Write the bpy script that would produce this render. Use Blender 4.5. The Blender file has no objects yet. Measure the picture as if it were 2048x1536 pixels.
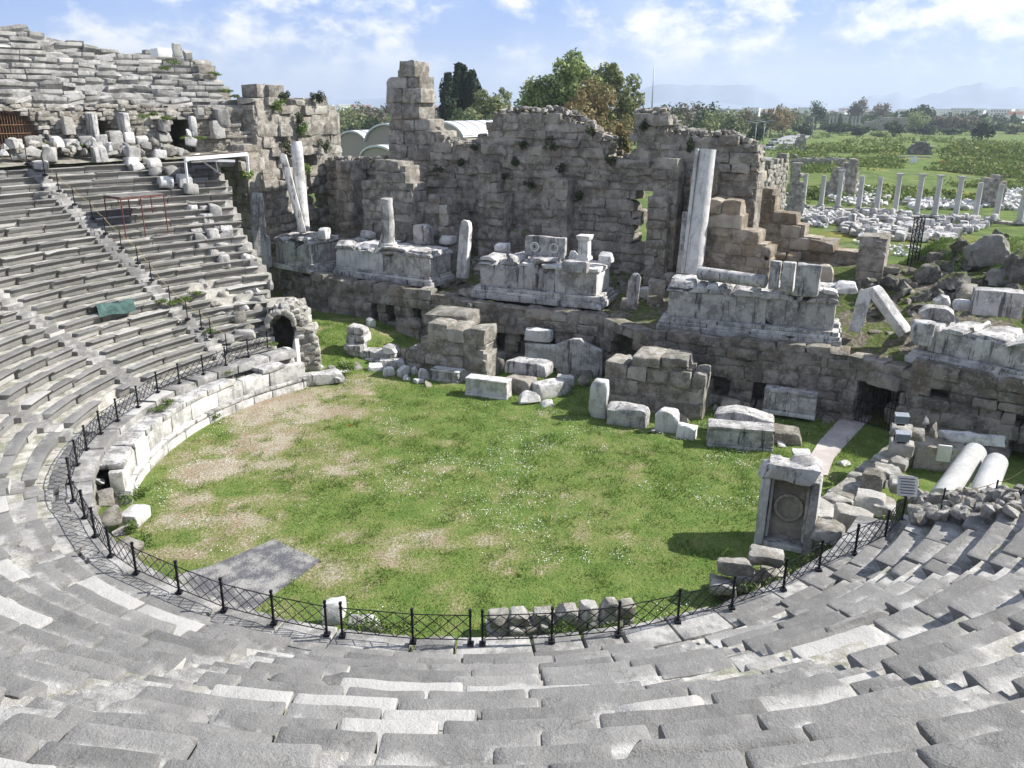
import bpy, math, random
import numpy as np
from mathutils import Matrix, Vector
R = math.radians
rng = np.random.default_rng(7)
random.seed(7)
scn = bpy.context.scene
COL = scn.collection

# ---------------------------------------------------------------- camera
PIT, ROLL, CAMZ, FPX = 0.32367, 0.006885, 15.087, 1656.0
CX, CY = -1.153, 33.891                      # centre of the orchestra
cam_d = bpy.data.cameras.new('camera')
cam = bpy.data.objects.new('camera', cam_d)
COL.objects.link(cam)
cam.matrix_world = Matrix.Translation((0, 0, CAMZ)) @ Matrix.Rotation(math.pi/2 - PIT, 4, 'X') @ Matrix.Rotation(ROLL, 4, 'Z')
cam_d.sensor_width = 36.0
cam_d.lens = FPX / 2048 * 36.0
cam_d.clip_start = 0.1
cam_d.clip_end = 30000
scn.camera = cam

# ---------------------------------------------------------------- light
SUN_EL, SUN_AZ = R(41), R(9)                 # azimuth measured from +X towards +Y
sd = Vector((math.cos(SUN_EL)*math.cos(SUN_AZ), math.cos(SUN_EL)*math.sin(SUN_AZ), math.sin(SUN_EL)))
sun_d = bpy.data.lights.new('sun', 'SUN')
sun_d.energy = 4.9
sun_d.angle = R(0.55)
sun_d.color = (1.0, 0.965, 0.91)
sun = bpy.data.objects.new('sun', sun_d)
COL.objects.link(sun)
sun.rotation_euler = sd.to_track_quat('Z', 'Y').to_euler()
sun.location = (60, 10, 60)
scn.view_settings.view_transform = 'Standard'
scn.view_settings.look = 'None'
scn.view_settings.exposure = 0.78
scn.view_settings.gamma = 1.0

world = bpy.data.worlds.new('World')
scn.world = world
world.use_nodes = True
wn, wl = world.node_tree.nodes, world.node_tree.links
wn.clear()
w_out = wn.new('ShaderNodeOutputWorld')
w_bg = wn.new('ShaderNodeBackground')
sky = wn.new('ShaderNodeTexSky')
sky.sky_type = 'NISHITA'
sky.sun_disc = False
sky.sun_elevation = SUN_EL
sky.sun_rotation = R(90) - SUN_AZ
sky.altitude = 20
sky.air_density = 1.0
sky.dust_density = 1.2
sky.ozone_density = 2.0
# cumulus and veil clouds mixed into the sky itself
geo = wn.new('ShaderNodeTexCoord')
sep = wn.new('ShaderNodeSeparateXYZ')
wl.new(geo.outputs['Generated'], sep.inputs[0])
def wmath(op, a, b=None, c=None):
    n = wn.new('ShaderNodeMath'); n.operation = op
    for i, v in enumerate((a, b, c)):
        if v is None: continue
        if isinstance(v, (int, float)): n.inputs[i].default_value = v
        else: wl.new(v, n.inputs[i])
    return n.outputs[0]
cmb = wn.new('ShaderNodeCombineXYZ')
wl.new(sep.outputs[0], cmb.inputs[0]); wl.new(sep.outputs[1], cmb.inputs[1]); wl.new(wmath('MULTIPLY', sep.outputs[2], 1.7), cmb.inputs[2])
def wnoise(vec, scale, detail, rough, off=(0, 0, 0)):
    mp = wn.new('ShaderNodeMapping'); mp.inputs['Location'].default_value = off
    wl.new(vec, mp.inputs['Vector'])
    n = wn.new('ShaderNodeTexNoise')
    n.inputs['Scale'].default_value = scale; n.inputs['Detail'].default_value = detail; n.inputs['Roughness'].default_value = rough
    wl.new(mp.outputs[0], n.inputs['Vector'])
    return n.outputs['Fac']
def wrange(v, a, b, c, d):
    n = wn.new('ShaderNodeMapRange'); n.interpolation_type = 'SMOOTHSTEP'
    wl.new(v, n.inputs[0])
    for i, x in enumerate((a, b, c, d)): n.inputs[i+1].default_value = x
    return n.outputs[0]
def wmix(f, a, b, mode='MIX'):
    n = wn.new('ShaderNodeMix'); n.data_type = 'RGBA'; n.blend_type = mode
    for sck, v in ((n.inputs[0], f), (n.inputs[6], a), (n.inputs[7], b)):
        if isinstance(v, bpy.types.NodeSocket): wl.new(v, sck)
        elif hasattr(v, '__len__'): sck.default_value = (*v, 1)
        else: sck.default_value = v
    return n.outputs[2]
c_big = wnoise(cmb.outputs[0], 8.5, 9, 0.58, (3.1, 1.2, 0.35))
c_det = wnoise(cmb.outputs[0], 30.0, 8, 0.60, (9.0, 4.0, 2.0))
c_sum = wmath('ADD', wmath('MULTIPLY', c_big, 0.72), wmath('MULTIPLY', c_det, 0.28))
puff = wrange(c_sum, 0.455, 0.60, 0.0, 0.92)
veil = wrange(wnoise(cmb.outputs[0], 2.6, 5, 0.55, (1.0, 7.0, 0)), 0.40, 0.70, 0.0, 0.40)
up_ = wrange(sep.outputs[2], 0.012, 0.075, 0.15, 1.0)
blue = wmix(wrange(sep.outputs[2], 0.0, 0.13, 0.0, 1.0), (4.3, 5.7, 9.4), (2.2, 4.1, 9.2))
base = wmix(0.75, sky.outputs[0], blue)
c1 = wmix(wmath('MULTIPLY', veil, 1.0), base, (8.0, 8.6, 10.0))
c2 = wmix(wmath('MULTIPLY', puff, up_), c1, (11.0, 10.7, 10.1))
fade = wrange(sep.outputs[2], 0.10, 0.45, 1.0, 0.78)
fd = wn.new('ShaderNodeCombineColor')
for q in range(3): wl.new(fade, fd.inputs[q])
wl.new(wmix(1.0, c2, fd.outputs[0], 'MULTIPLY'), w_bg.inputs['Color'])
w_bg.inputs['Strength'].default_value = 0.068
wl.new(w_bg.outputs[0], w_out.inputs[0])

# ---------------------------------------------------------------- projection of the photo's pixels (2048 x 1536) into the place
def pdir(px, py):
    x, y = px - 1024.0, py - 768.0
    c, s = math.cos(ROLL), math.sin(ROLL)
    x, y = c*x + s*y, -s*x + c*y
    return np.array([x, FPX*math.cos(PIT) - y*math.sin(PIT), -(FPX*math.sin(PIT) + y*math.cos(PIT))])
CAM = np.array([0, 0, CAMZ])
def atz(px, py, z=0.0):
    d = pdir(px, py); return CAM + d*((z - CAMZ)/d[2])
def aty(px, py, Y):
    d = pdir(px, py); return CAM + d*(Y/d[1])
def onplane(px, py, P0, t):
    """the pixel's ray met with the vertical plane through P0 along t; returns (point, s along t)"""
    d = pdir(px, py); n = np.array([-t[1], t[0]])
    k = (n @ np.asarray(P0)[:2]) / (n @ d[:2])
    p = CAM + d*k
    return p, float((p[:2] - np.asarray(P0)[:2]) @ np.asarray(t))
def proj(p):
    p = np.asarray(p, float) - CAM
    fw = p[..., 1]*math.cos(PIT) - p[..., 2]*math.sin(PIT); yd = -p[..., 1]*math.sin(PIT) - p[..., 2]*math.cos(PIT)
    x = p[..., 0]/fw*FPX; y = yd/fw*FPX
    c, s = math.cos(ROLL), math.sin(ROLL)
    return np.stack([c*x - s*y + 1024, s*x + c*y + 768], -1)
def fdist(p): return float((np.asarray(p)-CAM) @ (pdir(1024, 768)/FPX))
def pol(r, th, z=0.0):
    a = np.radians(th)
    return np.array([CX + r*np.sin(a), CY - r*np.cos(a), z])

# ---------------------------------------------------------------- noise
def _h(ix, iy, iz, seed):
    h = (ix*374761393 + iy*668265263 + iz*2147483647 + seed*1274126177) & 0xffffffff
    h = ((h ^ (h >> 13)) * 1274126177) & 0xffffffff
    h = (h ^ (h >> 16)) & 0xffff
    return h / 32767.5 - 1.0
def vnoise(p, seed=0):
    p = np.asarray(p, float); f = np.floor(p); i = f.astype(np.int64); u = p - f; u = u*u*(3 - 2*u)
    o = 0
    for dx in (0, 1):
        for dy in (0, 1):
            for dz in (0, 1):
                w = (u[:, 0] if dx else 1-u[:, 0])*(u[:, 1] if dy else 1-u[:, 1])*(u[:, 2] if dz else 1-u[:, 2])
                o = o + w*_h(i[:, 0]+dx, i[:, 1]+dy, i[:, 2]+dz, seed)
    return o
def fbm(p, seed=0, oct=3):
    p = np.asarray(p, float); a, o = 1.0, 0
    for k in range(oct):
        o = o + a*vnoise(p*(2.03**k), seed+k*17); a *= .5
    return o

# ---------------------------------------------------------------- mesh builder
_TPL = {}
def box_tpl(nx, ny, nz):
    k = (nx, ny, nz)
    if k in _TPL: return _TPL[k]
    idx, verts, faces = {}, [], []
    def v(i, j, l):
        if (i, j, l) not in idx:
            idx[(i, j, l)] = len(verts); verts.append((i, j, l))
        return idx[(i, j, l)]
    for i in range(nx):
        for j in range(ny):
            faces.append((v(i, j, 0), v(i, j+1, 0), v(i+1, j+1, 0), v(i+1, j, 0)))
            faces.append((v(i, j, nz), v(i+1, j, nz), v(i+1, j+1, nz), v(i, j+1, nz)))
    for i in range(nx):
        for l in range(nz):
            faces.append((v(i, 0, l), v(i+1, 0, l), v(i+1, 0, l+1), v(i, 0, l+1)))
            faces.append((v(i, ny, l), v(i, ny, l+1), v(i+1, ny, l+1), v(i+1, ny, l)))
    for j in range(ny):
        for l in range(nz):
            faces.append((v(0, j, l), v(0, j, l+1), v(0, j+1, l+1), v(0, j+1, l)))
            faces.append((v(nx, j, l), v(nx, j+1, l), v(nx, j+1, l+1), v(nx, j, l+1)))
    _TPL[k] = (np.array(verts), np.array(faces))
    return _TPL[k]
def axis_div(n, e):
    """n+1 coordinates in [-1,1] with a narrow first and last cell for the rounded edge"""
    if n == 1: return np.array([-1., 1.])
    if n == 2: return np.array([-1., 0, 1.])
    return np.concatenate([[-1.], np.linspace(-1+e, 1-e, n-1), [1.]])

class MB:
    sharp = 33
    def __init__(s): s.v, s.q, s.t, s.n, s.sm, s.smt, s.a = [], [], [], 0, [], [], []
    def add(s, v, quads=None, tris=None, smooth=True, wear=None):
        v = np.asarray(v, float); s.a.append(np.full(len(v), .5) if wear is None else wear)
        if quads is not None and len(quads): s.q.append(np.asarray(quads)+s.n); s.sm += [smooth]*len(quads)
        if tris is not None and len(tris): s.t.append(np.asarray(tris)+s.n); s.smt += [smooth]*len(tris)
        s.v.append(v); s.n += len(v)
    def empty(s): return s.n == 0
    def build(s, name, mat, parent=None, origin=None):
        me = bpy.data.meshes.new(name)
        v = np.concatenate(s.v) if s.v else np.zeros((0, 3))
        if origin is None:
            lo, hi = v.min(0), v.max(0); origin = np.array([(lo[0]+hi[0])/2, (lo[1]+hi[1])/2, lo[2]])
        origin = np.asarray(origin, float)
        v = v - origin
        q = np.concatenate(s.q) if s.q else np.zeros((0, 4), int)
        t = np.concatenate(s.t) if s.t else np.zeros((0, 3), int)
        me.vertices.add(len(v)); me.vertices.foreach_set('co', v.ravel().astype(np.float32))
        me.loops.add(q.size + t.size)
        me.loops.foreach_set('vertex_index', np.concatenate([q.ravel(), t.ravel()]).astype(np.int32))
        nq, nt = len(q), len(t)
        me.polygons.add(nq+nt)
        me.polygons.foreach_set('loop_start', np.concatenate([np.arange(nq)*4, nq*4+np.arange(nt)*3]).astype(np.int32))
        me.polygons.foreach_set('use_smooth', np.array(s.sm + s.smt, bool))
        me.update(calc_edges=True)
        if (s.sm and s.sm[0]) and len(v) > 20: me.set_sharp_from_angle(angle=R(s.sharp))
        if mat is not None and mat.get('wear'):
            at = me.attributes.new('wear', 'FLOAT', 'POINT'); at.data.foreach_set('value', np.concatenate(s.a).astype(np.float32))
        me.validate()
        if mat is not None: me.materials.append(mat)
        o = bpy.data.objects.new(name, me)
        COL.objects.link(o)
        o.location = origin
        if parent is not None:
            o.parent = parent
            o.matrix_parent_inverse = Matrix.Translation(-Vector(parent.location))
        return o

def empty(name, loc):
    o = bpy.data.objects.new(name, None); COL.objects.link(o); o.location = loc; o.empty_display_size = .3
    return o
def tag(o, label=None, cat=None, group=None, kind=None):
    if label: o['label'] = label
    if cat: o['category'] = cat
    if group: o['group'] = group
    if kind: o['kind'] = kind
    return o
def rotm(rz=0, rx=0, ry=0):
    return np.array((Matrix.Rotation(rz, 3, 'Z') @ Matrix.Rotation(ry, 3, 'Y') @ Matrix.Rotation(rx, 3, 'X')))

def stone_local(size, div=(4, 4, 4), rnd=.06, rough=.02, chips=0, chipd=.12, seed=0, freq=2.2):
    """a worn block: rounded edges, uneven faces, broken corners; local coordinates, centred"""
    sx, sy, sz = [x/2 for x in size]
    tv, tf = box_tpl(*div)
    ax = []
    for k, h in enumerate((sx, sy, sz)):
        e = min(.8, rnd/h) if div[k] > 2 else .3
        ax.append(axis_div(div[k], e)*h)
    p = np.stack([ax[0][tv[:, 0]], ax[1][tv[:, 1]], ax[2][tv[:, 2]]], -1)
    h = np.array([sx, sy, sz])
    rr = min(rnd, .45*min(h)*1.0)
    inner = np.clip(p, -(h-rr), h-rr); d = p-inner; ln = np.linalg.norm(d, axis=1)
    m = ln > 1e-9
    p[m] = inner[m] + d[m]/ln[m, None]*np.minimum(ln[m], rr)[:, None]
    r_ = np.random.default_rng(seed)
    for c in range(chips):
        sg = np.sign(r_.uniform(-1, 1, 3)); sg[2] = abs(sg[2]) if r_.random() < .75 else sg[2]
        w = r_.uniform(.25, 1, 3)
        if r_.random() < .5: w[r_.integers(0, 2)] = .05
        nrm = sg*w; nrm /= np.linalg.norm(nrm)
        sup = (np.abs(nrm)*h).sum(); cut = sup - r_.uniform(.3, 1.2)*chipd*min(1.0, 2.4*min(h)/.5)
        dd = p @ nrm - cut
        k = dd > 0
        p[k] -= dd[k, None]*nrm
    if rough > 0:
        o = r_.uniform(-50, 50, 3)
        n3 = np.stack([fbm(p*freq + o, seed % 9973, 2), fbm(p*freq + o + 31, seed % 9973, 2), fbm(p*freq + o + 67, seed % 9973, 2)], -1)
        p = p + n3*rough
        if min(div) > 3: p = p + np.stack([vnoise(p*freq*3.1 + o, 5), vnoise(p*freq*3.1 + o + 31, 6), vnoise(p*freq*3.1 + o + 67, 7)], -1)*rough*.45
    return p, tf
def stone(mb, c, size, rz=0, rx=0, ry=0, **k):
    p, f = stone_local(size, **k)
    mb.add(p @ rotm(rz, rx, ry).T + np.asarray(c, float), f)
_seed = [100]
def sd_():
    _seed[0] += 1; return _seed[0]

def lathe(mb, c, prof, n=20, rx=0, ry=0, rz=0, rough=0, seed=1, flute=0, caps=True):
    """profile [(r, z)] turned about the local z axis"""
    a = np.linspace(0, 2*np.pi, n, endpoint=False)
    V = []
    for (r, z) in prof:
        rr = r*(1 - flute*np.abs(np.sin(a*n/4)))
        V.append(np.stack([rr*np.cos(a), rr*np.sin(a), np.full(n, z)], -1))
    V = np.concatenate(V); F = []
    for i in range(len(prof)-1):
        for j in range(n): F.append((i*n+j, i*n+(j+1) % n, (i+1)*n+(j+1) % n, (i+1)*n+j))
    T = []
    if caps:
        b = len(V); V = np.concatenate([V, [[0, 0, prof[0][1]], [0, 0, prof[-1][1]]]]); m = (len(prof)-1)*n
        for j in range(n): T += [(b, (j+1) % n, j), (b+1, m+j, m+(j+1) % n)]
    if rough: V = V + np.stack([fbm(V*3+seed*3, seed), fbm(V*3+seed*3+9, seed), fbm(V*3+seed*3+19, seed)], -1)*rough
    mb.add(V @ rotm(rz, rx, ry).T + np.asarray(c, float), F, T)
def tube(mb, a, b, r, n=6, r2=None):
    a, b = np.asarray(a, float), np.asarray(b, float); d = b-a; L = np.linalg.norm(d); d /= L
    u = np.cross(d, [0, 0, 1.]);
    if np.linalg.norm(u) < 1e-3: u = np.array([1., 0, 0])
    u /= np.linalg.norm(u); w = np.cross(u, d); r2 = r if r2 is None else r2
    an = np.linspace(0, 2*np.pi, n, endpoint=False) + math.pi/n
    ring = np.cos(an)[:, None]*u + np.sin(an)[:, None]*w
    V = np.concatenate([a + ring*r, b + ring*r2, [a, b]])
    F = [(j, (j+1) % n, n+(j+1) % n, n+j) for j in range(n)]
    T = [(2*n, (j+1) % n, j) for j in range(n)] + [(2*n+1, n+j, n+(j+1) % n) for j in range(n)]
    mb.add(V, [f[::-1] for f in F], [t[::-1] for t in T], smooth=n > 5)
def pbox(mb, c, size, rz=0, rx=0, ry=0):
    tv, tf = box_tpl(1, 1, 1)
    mb.add((tv-.5)*np.asarray(size) @ rotm(rz, rx, ry).T + np.asarray(c, float), tf, smooth=False)
def copy_thing(o, loc, rz=None, scale=None):
    c = o.copy(); COL.objects.link(c); c.location = loc
    if rz is not None: c.rotation_euler = (0, 0, rz)
    if scale is not None: c.scale = (scale,)*3 if not hasattr(scale, '__len__') else scale
    for ch in list(o.children):
        d = ch.copy(); COL.objects.link(d); d.parent = c
        for g in ch.children:
            e = g.copy(); COL.objects.link(e); e.parent = d
    return c
# ---------------------------------------------------------------- materials
class NT:
    def __init__(s, name):
        s.m = bpy.data.materials.new(name); s.m.use_nodes = True
        s.n, s.l = s.m.node_tree.nodes, s.m.node_tree.links
        s.n.clear()
        s.out = s.n.new('ShaderNodeOutputMaterial'); s.b = s.n.new('ShaderNodeBsdfPrincipled')
        s.l.new(s.b.outputs[0], s.out.inputs[0])
        s.b.inputs['Specular IOR Level'].default_value = 0.2
    def put(s, sock, v):
        if isinstance(v, bpy.types.NodeSocket): s.l.new(v, sock)
        elif hasattr(v, '__len__') and len(v) == 3 and sock.type == 'RGBA': sock.default_value = (*v, 1)
        else: sock.default_value = v
    def coord(s, sc=(1, 1, 1), rnd=True):
        t = s.n.new('ShaderNodeTexCoord').outputs['Object']
        if rnd:
            oi = s.n.new('ShaderNodeObjectInfo'); va = s.n.new('ShaderNodeVectorMath'); va.operation = 'MULTIPLY_ADD'
            s.l.new(oi.outputs['Random'], va.inputs[0]); va.inputs[1].default_value = (57, 31, 43); s.l.new(t, va.inputs[2]); t = va.outputs[0]
        if tuple(sc) != (1, 1, 1):
            mp = s.n.new('ShaderNodeMapping'); mp.inputs['Scale'].default_value = sc; s.l.new(t, mp.inputs[0]); t = mp.outputs[0]
        return t
    def noise(s, vec, scale, detail=4, rough=.55, dist=0):
        n = s.n.new('ShaderNodeTexNoise'); s.l.new(vec, n.inputs['Vector'])
        n.inputs['Scale'].default_value = scale; n.inputs['Detail'].default_value = detail; n.inputs['Roughness'].default_value = rough; n.inputs['Distortion'].default_value = dist
        return n.outputs['Fac']
    def vor(s, vec, scale, feat='F1', out='Distance', rnd=1.0):
        n = s.n.new('ShaderNodeTexVoronoi'); n.feature = feat; s.l.new(vec, n.inputs['Vector']); n.inputs['Scale'].default_value = scale; n.inputs['Randomness'].default_value = rnd
        return n.outputs[out]
    def mr(s, v, a, b, c=0., d=1., smooth=True):
        n = s.n.new('ShaderNodeMapRange'); n.interpolation_type = 'SMOOTHSTEP' if smooth else 'LINEAR'
        s.l.new(v, n.inputs[0])
        for i, x in enumerate((a, b, c, d)): n.inputs[i+1].default_value = x
        return n.outputs[0]
    def mth(s, op, a, b=0.):
        n = s.n.new('ShaderNodeMath'); n.operation = op; s.put(n.inputs[0], a); s.put(n.inputs[1], b); return n.outputs[0]
    def mix(s, f, a, b, mode='MIX'):
        n = s.n.new('ShaderNodeMix'); n.data_type = 'RGBA'; n.blend_type = mode
        s.put(n.inputs[0], f); s.put(n.inputs[6], a); s.put(n.inputs[7], b); return n.outputs[2]
    def island(s): return s.n.new('ShaderNodeNewGeometry').outputs['Random Per Island']
    def nz(s):
        g = s.n.new('ShaderNodeNewGeometry'); x = s.n.new('ShaderNodeSeparateXYZ'); s.l.new(g.outputs['Normal'], x.inputs[0]); return x.outputs[2]
    def bump(s, h, dist, strength=1.0):
        n = s.n.new('ShaderNodeBump'); n.inputs['Strength'].default_value = strength; n.inputs['Distance'].default_value = dist
        s.l.new(h, n.inputs['Height']); s.l.new(n.outputs[0], s.b.inputs['Normal'])
    def done(s, col, rough=.9):
        s.put(s.b.inputs['Base Color'], col); s.put(s.b.inputs['Roughness'], rough); return s.m

def stone_mat(name, base, dark, light, sc=1.0, var=.35, pits=.6, patch=(.42, .62), lich=0, lichc=(.75, .75, .72), streak=0, streakc=(.06, .06, .065), bumpd=.02, pale=.45, warm=0, warmc=(.36, .24, .14), moss=0, wear=0, cracks=0):
    t = NT(name)
    v = t.coord()
    n1 = t.noise(v, .9*sc, 6, .65)
    n2 = t.noise(v, 5*sc, 5, .7)
    n3 = t.noise(v, 24*sc, 3, .7)
    isl = t.island()
    c = t.mix(t.mr(n1, patch[0], patch[1]), dark, base)
    c = t.mix(t.mr(n2, .5, .75), c, light)
    c = t.mix(t.mr(n3, .56, .76, 0, .55), c, dark)
    if warm:
        c = t.mix(t.mth('MULTIPLY', t.mr(t.noise(v, .6*sc, 4, .6, .6), .5, .68), warm), c, warmc)
    if streak:
        vs = t.coord((3.2, 3.2, .30))
        c = t.mix(t.mth('MULTIPLY', t.mr(t.noise(vs, 1.3, 7, .70), .53, .64), streak), c, streakc)
    if lich:
        d = t.vor(v, 3.6*sc); d2 = t.noise(v, 1.7*sc, 3, .6)
        c = t.mix(t.mth('MULTIPLY', t.mth('MULTIPLY', t.mr(d, .17, .12), t.mr(d2, .48, .56)), lich), c, lichc)
    if moss:
        mz = t.mr(t.nz(), .3, .8)
        c = t.mix(t.mth('MULTIPLY', t.mth('MULTIPLY', mz, t.mr(t.noise(v, 1.1, 5, .65), .46, .60)), moss), c, (.10, .13, .03))
    if wear:
        wa = t.n.new('ShaderNodeAttribute'); wa.attribute_name = 'wear'; t.m['wear'] = 1
        wk = t.mth('ADD', wa.outputs['Fac'], t.mth('MULTIPLY', t.mth('SUBTRACT', n1, .5), 1.1))
        c = t.mix(t.mth('MULTIPLY', t.mr(wk, .62, .38), wear), c, dark)
        c = t.mix(t.mth('MULTIPLY', t.mr(wk, .55, .95), wear*.75), c, light)
    if cracks:
        n4 = t.noise(v, 75, 2, .8); c = t.mix(t.mr(n4, .54, .72, 0, .55), c, dark); c = t.mix(t.mr(n4, .46, .30, 0, .45), c, light)
        st_ = t.noise(v, .45, 5, .6, .5); c = t.mix(t.mr(st_, .54, .66, 0, .5), c, tuple(x*.75 for x in dark))
        wv = t.n.new('ShaderNodeVectorMath'); wv.operation = 'ADD'; t.l.new(v, wv.inputs[0])
        nn_ = t.n.new('ShaderNodeTexNoise'); nn_.inputs['Scale'].default_value = 2.5; nn_.inputs['Detail'].default_value = 5; t.l.new(v, nn_.inputs['Vector'])
        t.l.new(nn_.outputs['Color'], wv.inputs[1])
        ck = t.mth('MULTIPLY', t.mr(t.vor(wv.outputs[0], .55, 'DISTANCE_TO_EDGE'), .010, .004), t.mr(t.noise(v, .7, 2, .5), .47, .55))
        c = t.mix(t.mth('MULTIPLY', ck, cracks), c, (.06, .058, .05))
    pit = t.mr(t.vor(v, 15*sc), .28, .10)
    pitm = t.mth('MULTIPLY', pit, t.mr(n2, .42, .6))
    c = t.mix(t.mth('MULTIPLY', pitm, pits), c, tuple(x*.35 for x in dark))
    val = t.mr(isl, 0, 1, 1-var, 1+var*.75, False)
    hs = t.n.new('ShaderNodeHueSaturation'); t.put(hs.inputs['Value'], val); t.put(hs.inputs['Color'], c)
    hs_c = t.mix(t.mth('MULTIPLY', t.mr(isl, .90, .92), pale), hs.outputs[0], light)
    hgt = t.mth('ADD', t.mth('MULTIPLY', n2, .6), t.mth('SUBTRACT', t.mth('MULTIPLY', n3, .35), t.mth('MULTIPLY', pitm, .5*min(1, pits*2))))
    t.bump(hgt, bumpd*3)
    return t.done(hs_c, .92)

M = {}
M['seat'] = stone_mat('seat_limestone', (.385, .376, .355), (.185, .181, .172), (.55, .535, .50), 1.0, .20, .0, (.40, .60), pale=.55, wear=.8, lich=.5, lichc=(.66, .65, .62), bumpd=.02, cracks=.4, warm=.12, warmc=(.33, .29, .22))
M['seat_up'] = stone_mat('upper_seat_limestone', (.40, .39, .365), (.21, .205, .19), (.55, .535, .50), 1.1, .36, .6, (.38, .6), bumpd=.022)
M['core'] = stone_mat('mortar_core', (.46, .435, .385), (.26, .24, .20), (.58, .55, .50), 2.0, .1, .9, bumpd=.04, moss=.35)
M['marble'] = stone_mat('weathered_marble', (.56, .545, .52), (.27, .265, .255), (.78, .77, .75), 1.3, .18, .45, (.40, .58), streak=.85, bumpd=.022, warm=.25, warmc=(.44, .38, .30))
M['marble_clean'] = stone_mat('white_marble', (.68, .67, .645), (.40, .39, .37), (.82, .81, .785), 1.3, .16, .35, (.38, .55), streak=.4, bumpd=.02)
M['ashlar'] = stone_mat('conglomerate_ashlar', (.54, .495, .425), (.26, .235, .195), (.68, .635, .56), 1.3, .13, 1.0, (.42, .60), bumpd=.08, pale=.15, warm=.25, warmc=(.45, .36, .26), moss=.25)
M['ashlar_dark'] = stone_mat('dark_ashlar', (.45, .415, .36), (.20, .183, .155), (.60, .56, .50), 1.3, .18, 1.0, (.42, .60), bumpd=.08, pale=.2, warm=.25, moss=.3)
M['ashlar_warm'] = stone_mat('warm_sandstone', (.46, .40, .32), (.24, .20, .155), (.58, .53, .45), 1.3, .25, .95, (.42, .60), bumpd=.06, warm=.6, warmc=(.44, .31, .19))
M['rubble'] = stone_mat('rubble_masonry', (.52, .49, .435), (.25, .23, .195), (.66, .635, .58), 2.0, .26, 1.0, bumpd=.06, warm=.25, moss=.15)
M['grey_rock'] = stone_mat('lichen_boulder', (.33, .315, .28), (.14, .132, .115), (.47, .45, .41), 1.6, .25, .95, bumpd=.07, moss=.9)

M['pale_rubble'] = stone_mat('pale_pitted_stone', (.60, .58, .53), (.33, .31, .27), (.72, .70, .66), 2.0, .22, .9, bumpd=.05, warm=.2, moss=.1)
M['shaded_marble'] = stone_mat('shaded_panel_marble', (.45, .41, .34), (.30, .27, .22), (.55, .52, .46), 1.2, .1, .2, bumpd=.012)  # slab's own marble, the sunken panel's shade put into a darker tan
M['footway'] = stone_mat('dusty_footway', (.60, .58, .53), (.40, .38, .34), (.70, .68, .64), 2.0, .1, .3, bumpd=.02, moss=.45)
def plain(name, col, rough=.6, metal=0, var=.15, scale=6):
    t = NT(name); v = t.coord()
    n = t.noise(v, scale, 5, .6)
    t.b.inputs['Metallic'].default_value = metal
    return t.done(t.mix(t.mr(n, .35, .7), tuple(x*(1-var) for x in col), tuple(min(1, x*(1+var)) for x in col)), rough)
M['iron'] = plain('black_painted_iron', (.022, .022, .028), .45, .3, .3)
M['red_steel'] = plain('red_oxide_steel', (.17, .06, .05), .7, .1, .35)
M['white_steel'] = plain('white_painted_steel', (.80, .80, .80), .5, 0, .05)
M['rust'] = plain('rusty_bars', (.24, .13, .08), .8, .2, .3)
M['void'] = plain('unlit_earth', (.03, .027, .024), 1.0)
M['tin'] = plain('corrugated_sheet', (.70, .71, .72), .45, .0, .08, 2)
M['hall_wall'] = plain('ribbed_cladding', (.42, .37, .32), .8, 0, .12, 3)
M['asphalt'] = plain('road_asphalt', (.30, .30, .31), .9, 0, .15, .4)
M['rope'] = plain('straw_rope', (.42, .33, .16), .9)
M['path'] = plain('path_paving', (.46, .41, .38), .9, 0, .12, 1.5)
M['lamp_grey'] = plain('grey_metal', (.33, .35, .38), .5, .4)
M['glass'] = plain('floodlight_glass', (.16, .19, .24), .45, .0, .05)
M['paper'] = plain('sign_board', (.62, .61, .56), .7, 0, .05)
M['ink'] = plain('sign_ink', (.12, .12, .13), .8)
M['green_net'] = plain('green_netting', (.055, .10, .09), .9, 0, .35, 3)

def leaf_mat(name, c1, c2, c3=None):
    t = NT(name); isl = t.island(); v = t.coord()
    n = t.noise(v, .35, 4, .6)
    c = t.mix(isl, c1, c2)
    if c3: c = t.mix(t.mr(n, .45, .65), c, c3)
    t.b.inputs['Roughness'].default_value = .7
    tr = t.n.new('ShaderNodeBsdfTranslucent'); ms = t.n.new('ShaderNodeMixShader'); ms.inputs[0].default_value = .25
    t.put(t.b.inputs['Base Color'], c); t.put(tr.inputs['Color'], c)
    t.l.new(t.b.outputs[0], ms.inputs[1]); t.l.new(tr.outputs[0], ms.inputs[2]); t.l.new(ms.outputs[0], t.out.inputs[0])
    return t.m
M['leaf_cypress'] = leaf_mat('cypress_needles', (.018, .032, .014), (.04, .06, .025))
M['leaf_green'] = leaf_mat('fresh_leaves', (.19, .25, .08), (.31, .37, .15))
M['leaf_olive'] = leaf_mat('olive_leaves', (.15, .18, .07), (.25, .27, .125))
M['leaf_brown'] = leaf_mat('budding_twigs', (.23, .18, .09), (.32, .25, .12), (.18, .17, .07))
M['leaf_dark'] = leaf_mat('dark_foliage', (.04, .065, .028), (.085, .115, .045))
M['scrub'] = leaf_mat('field_scrub_leaves', (.085, .14, .03), (.17, .235, .05), (.20, .21, .06))
M['leaf_grey'] = leaf_mat('grey_bare_twigs', (.16, .14, .10), (.23, .20, .14), (.12, .12, .07))
M['grass_blade'] = leaf_mat('grass_blades', (.105, .185, .032), (.20, .27, .06), (.095, .175, .03))
M['herb'] = leaf_mat('weed_leaves', (.085, .14, .03), (.15, .20, .055))
M['grey_herb'] = leaf_mat('wall_weed_leaves', (.055, .075, .04), (.10, .115, .06))
M['daisy'] = plain('daisy_petals', (.85, .85, .82), .8, 0, .02)
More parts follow.
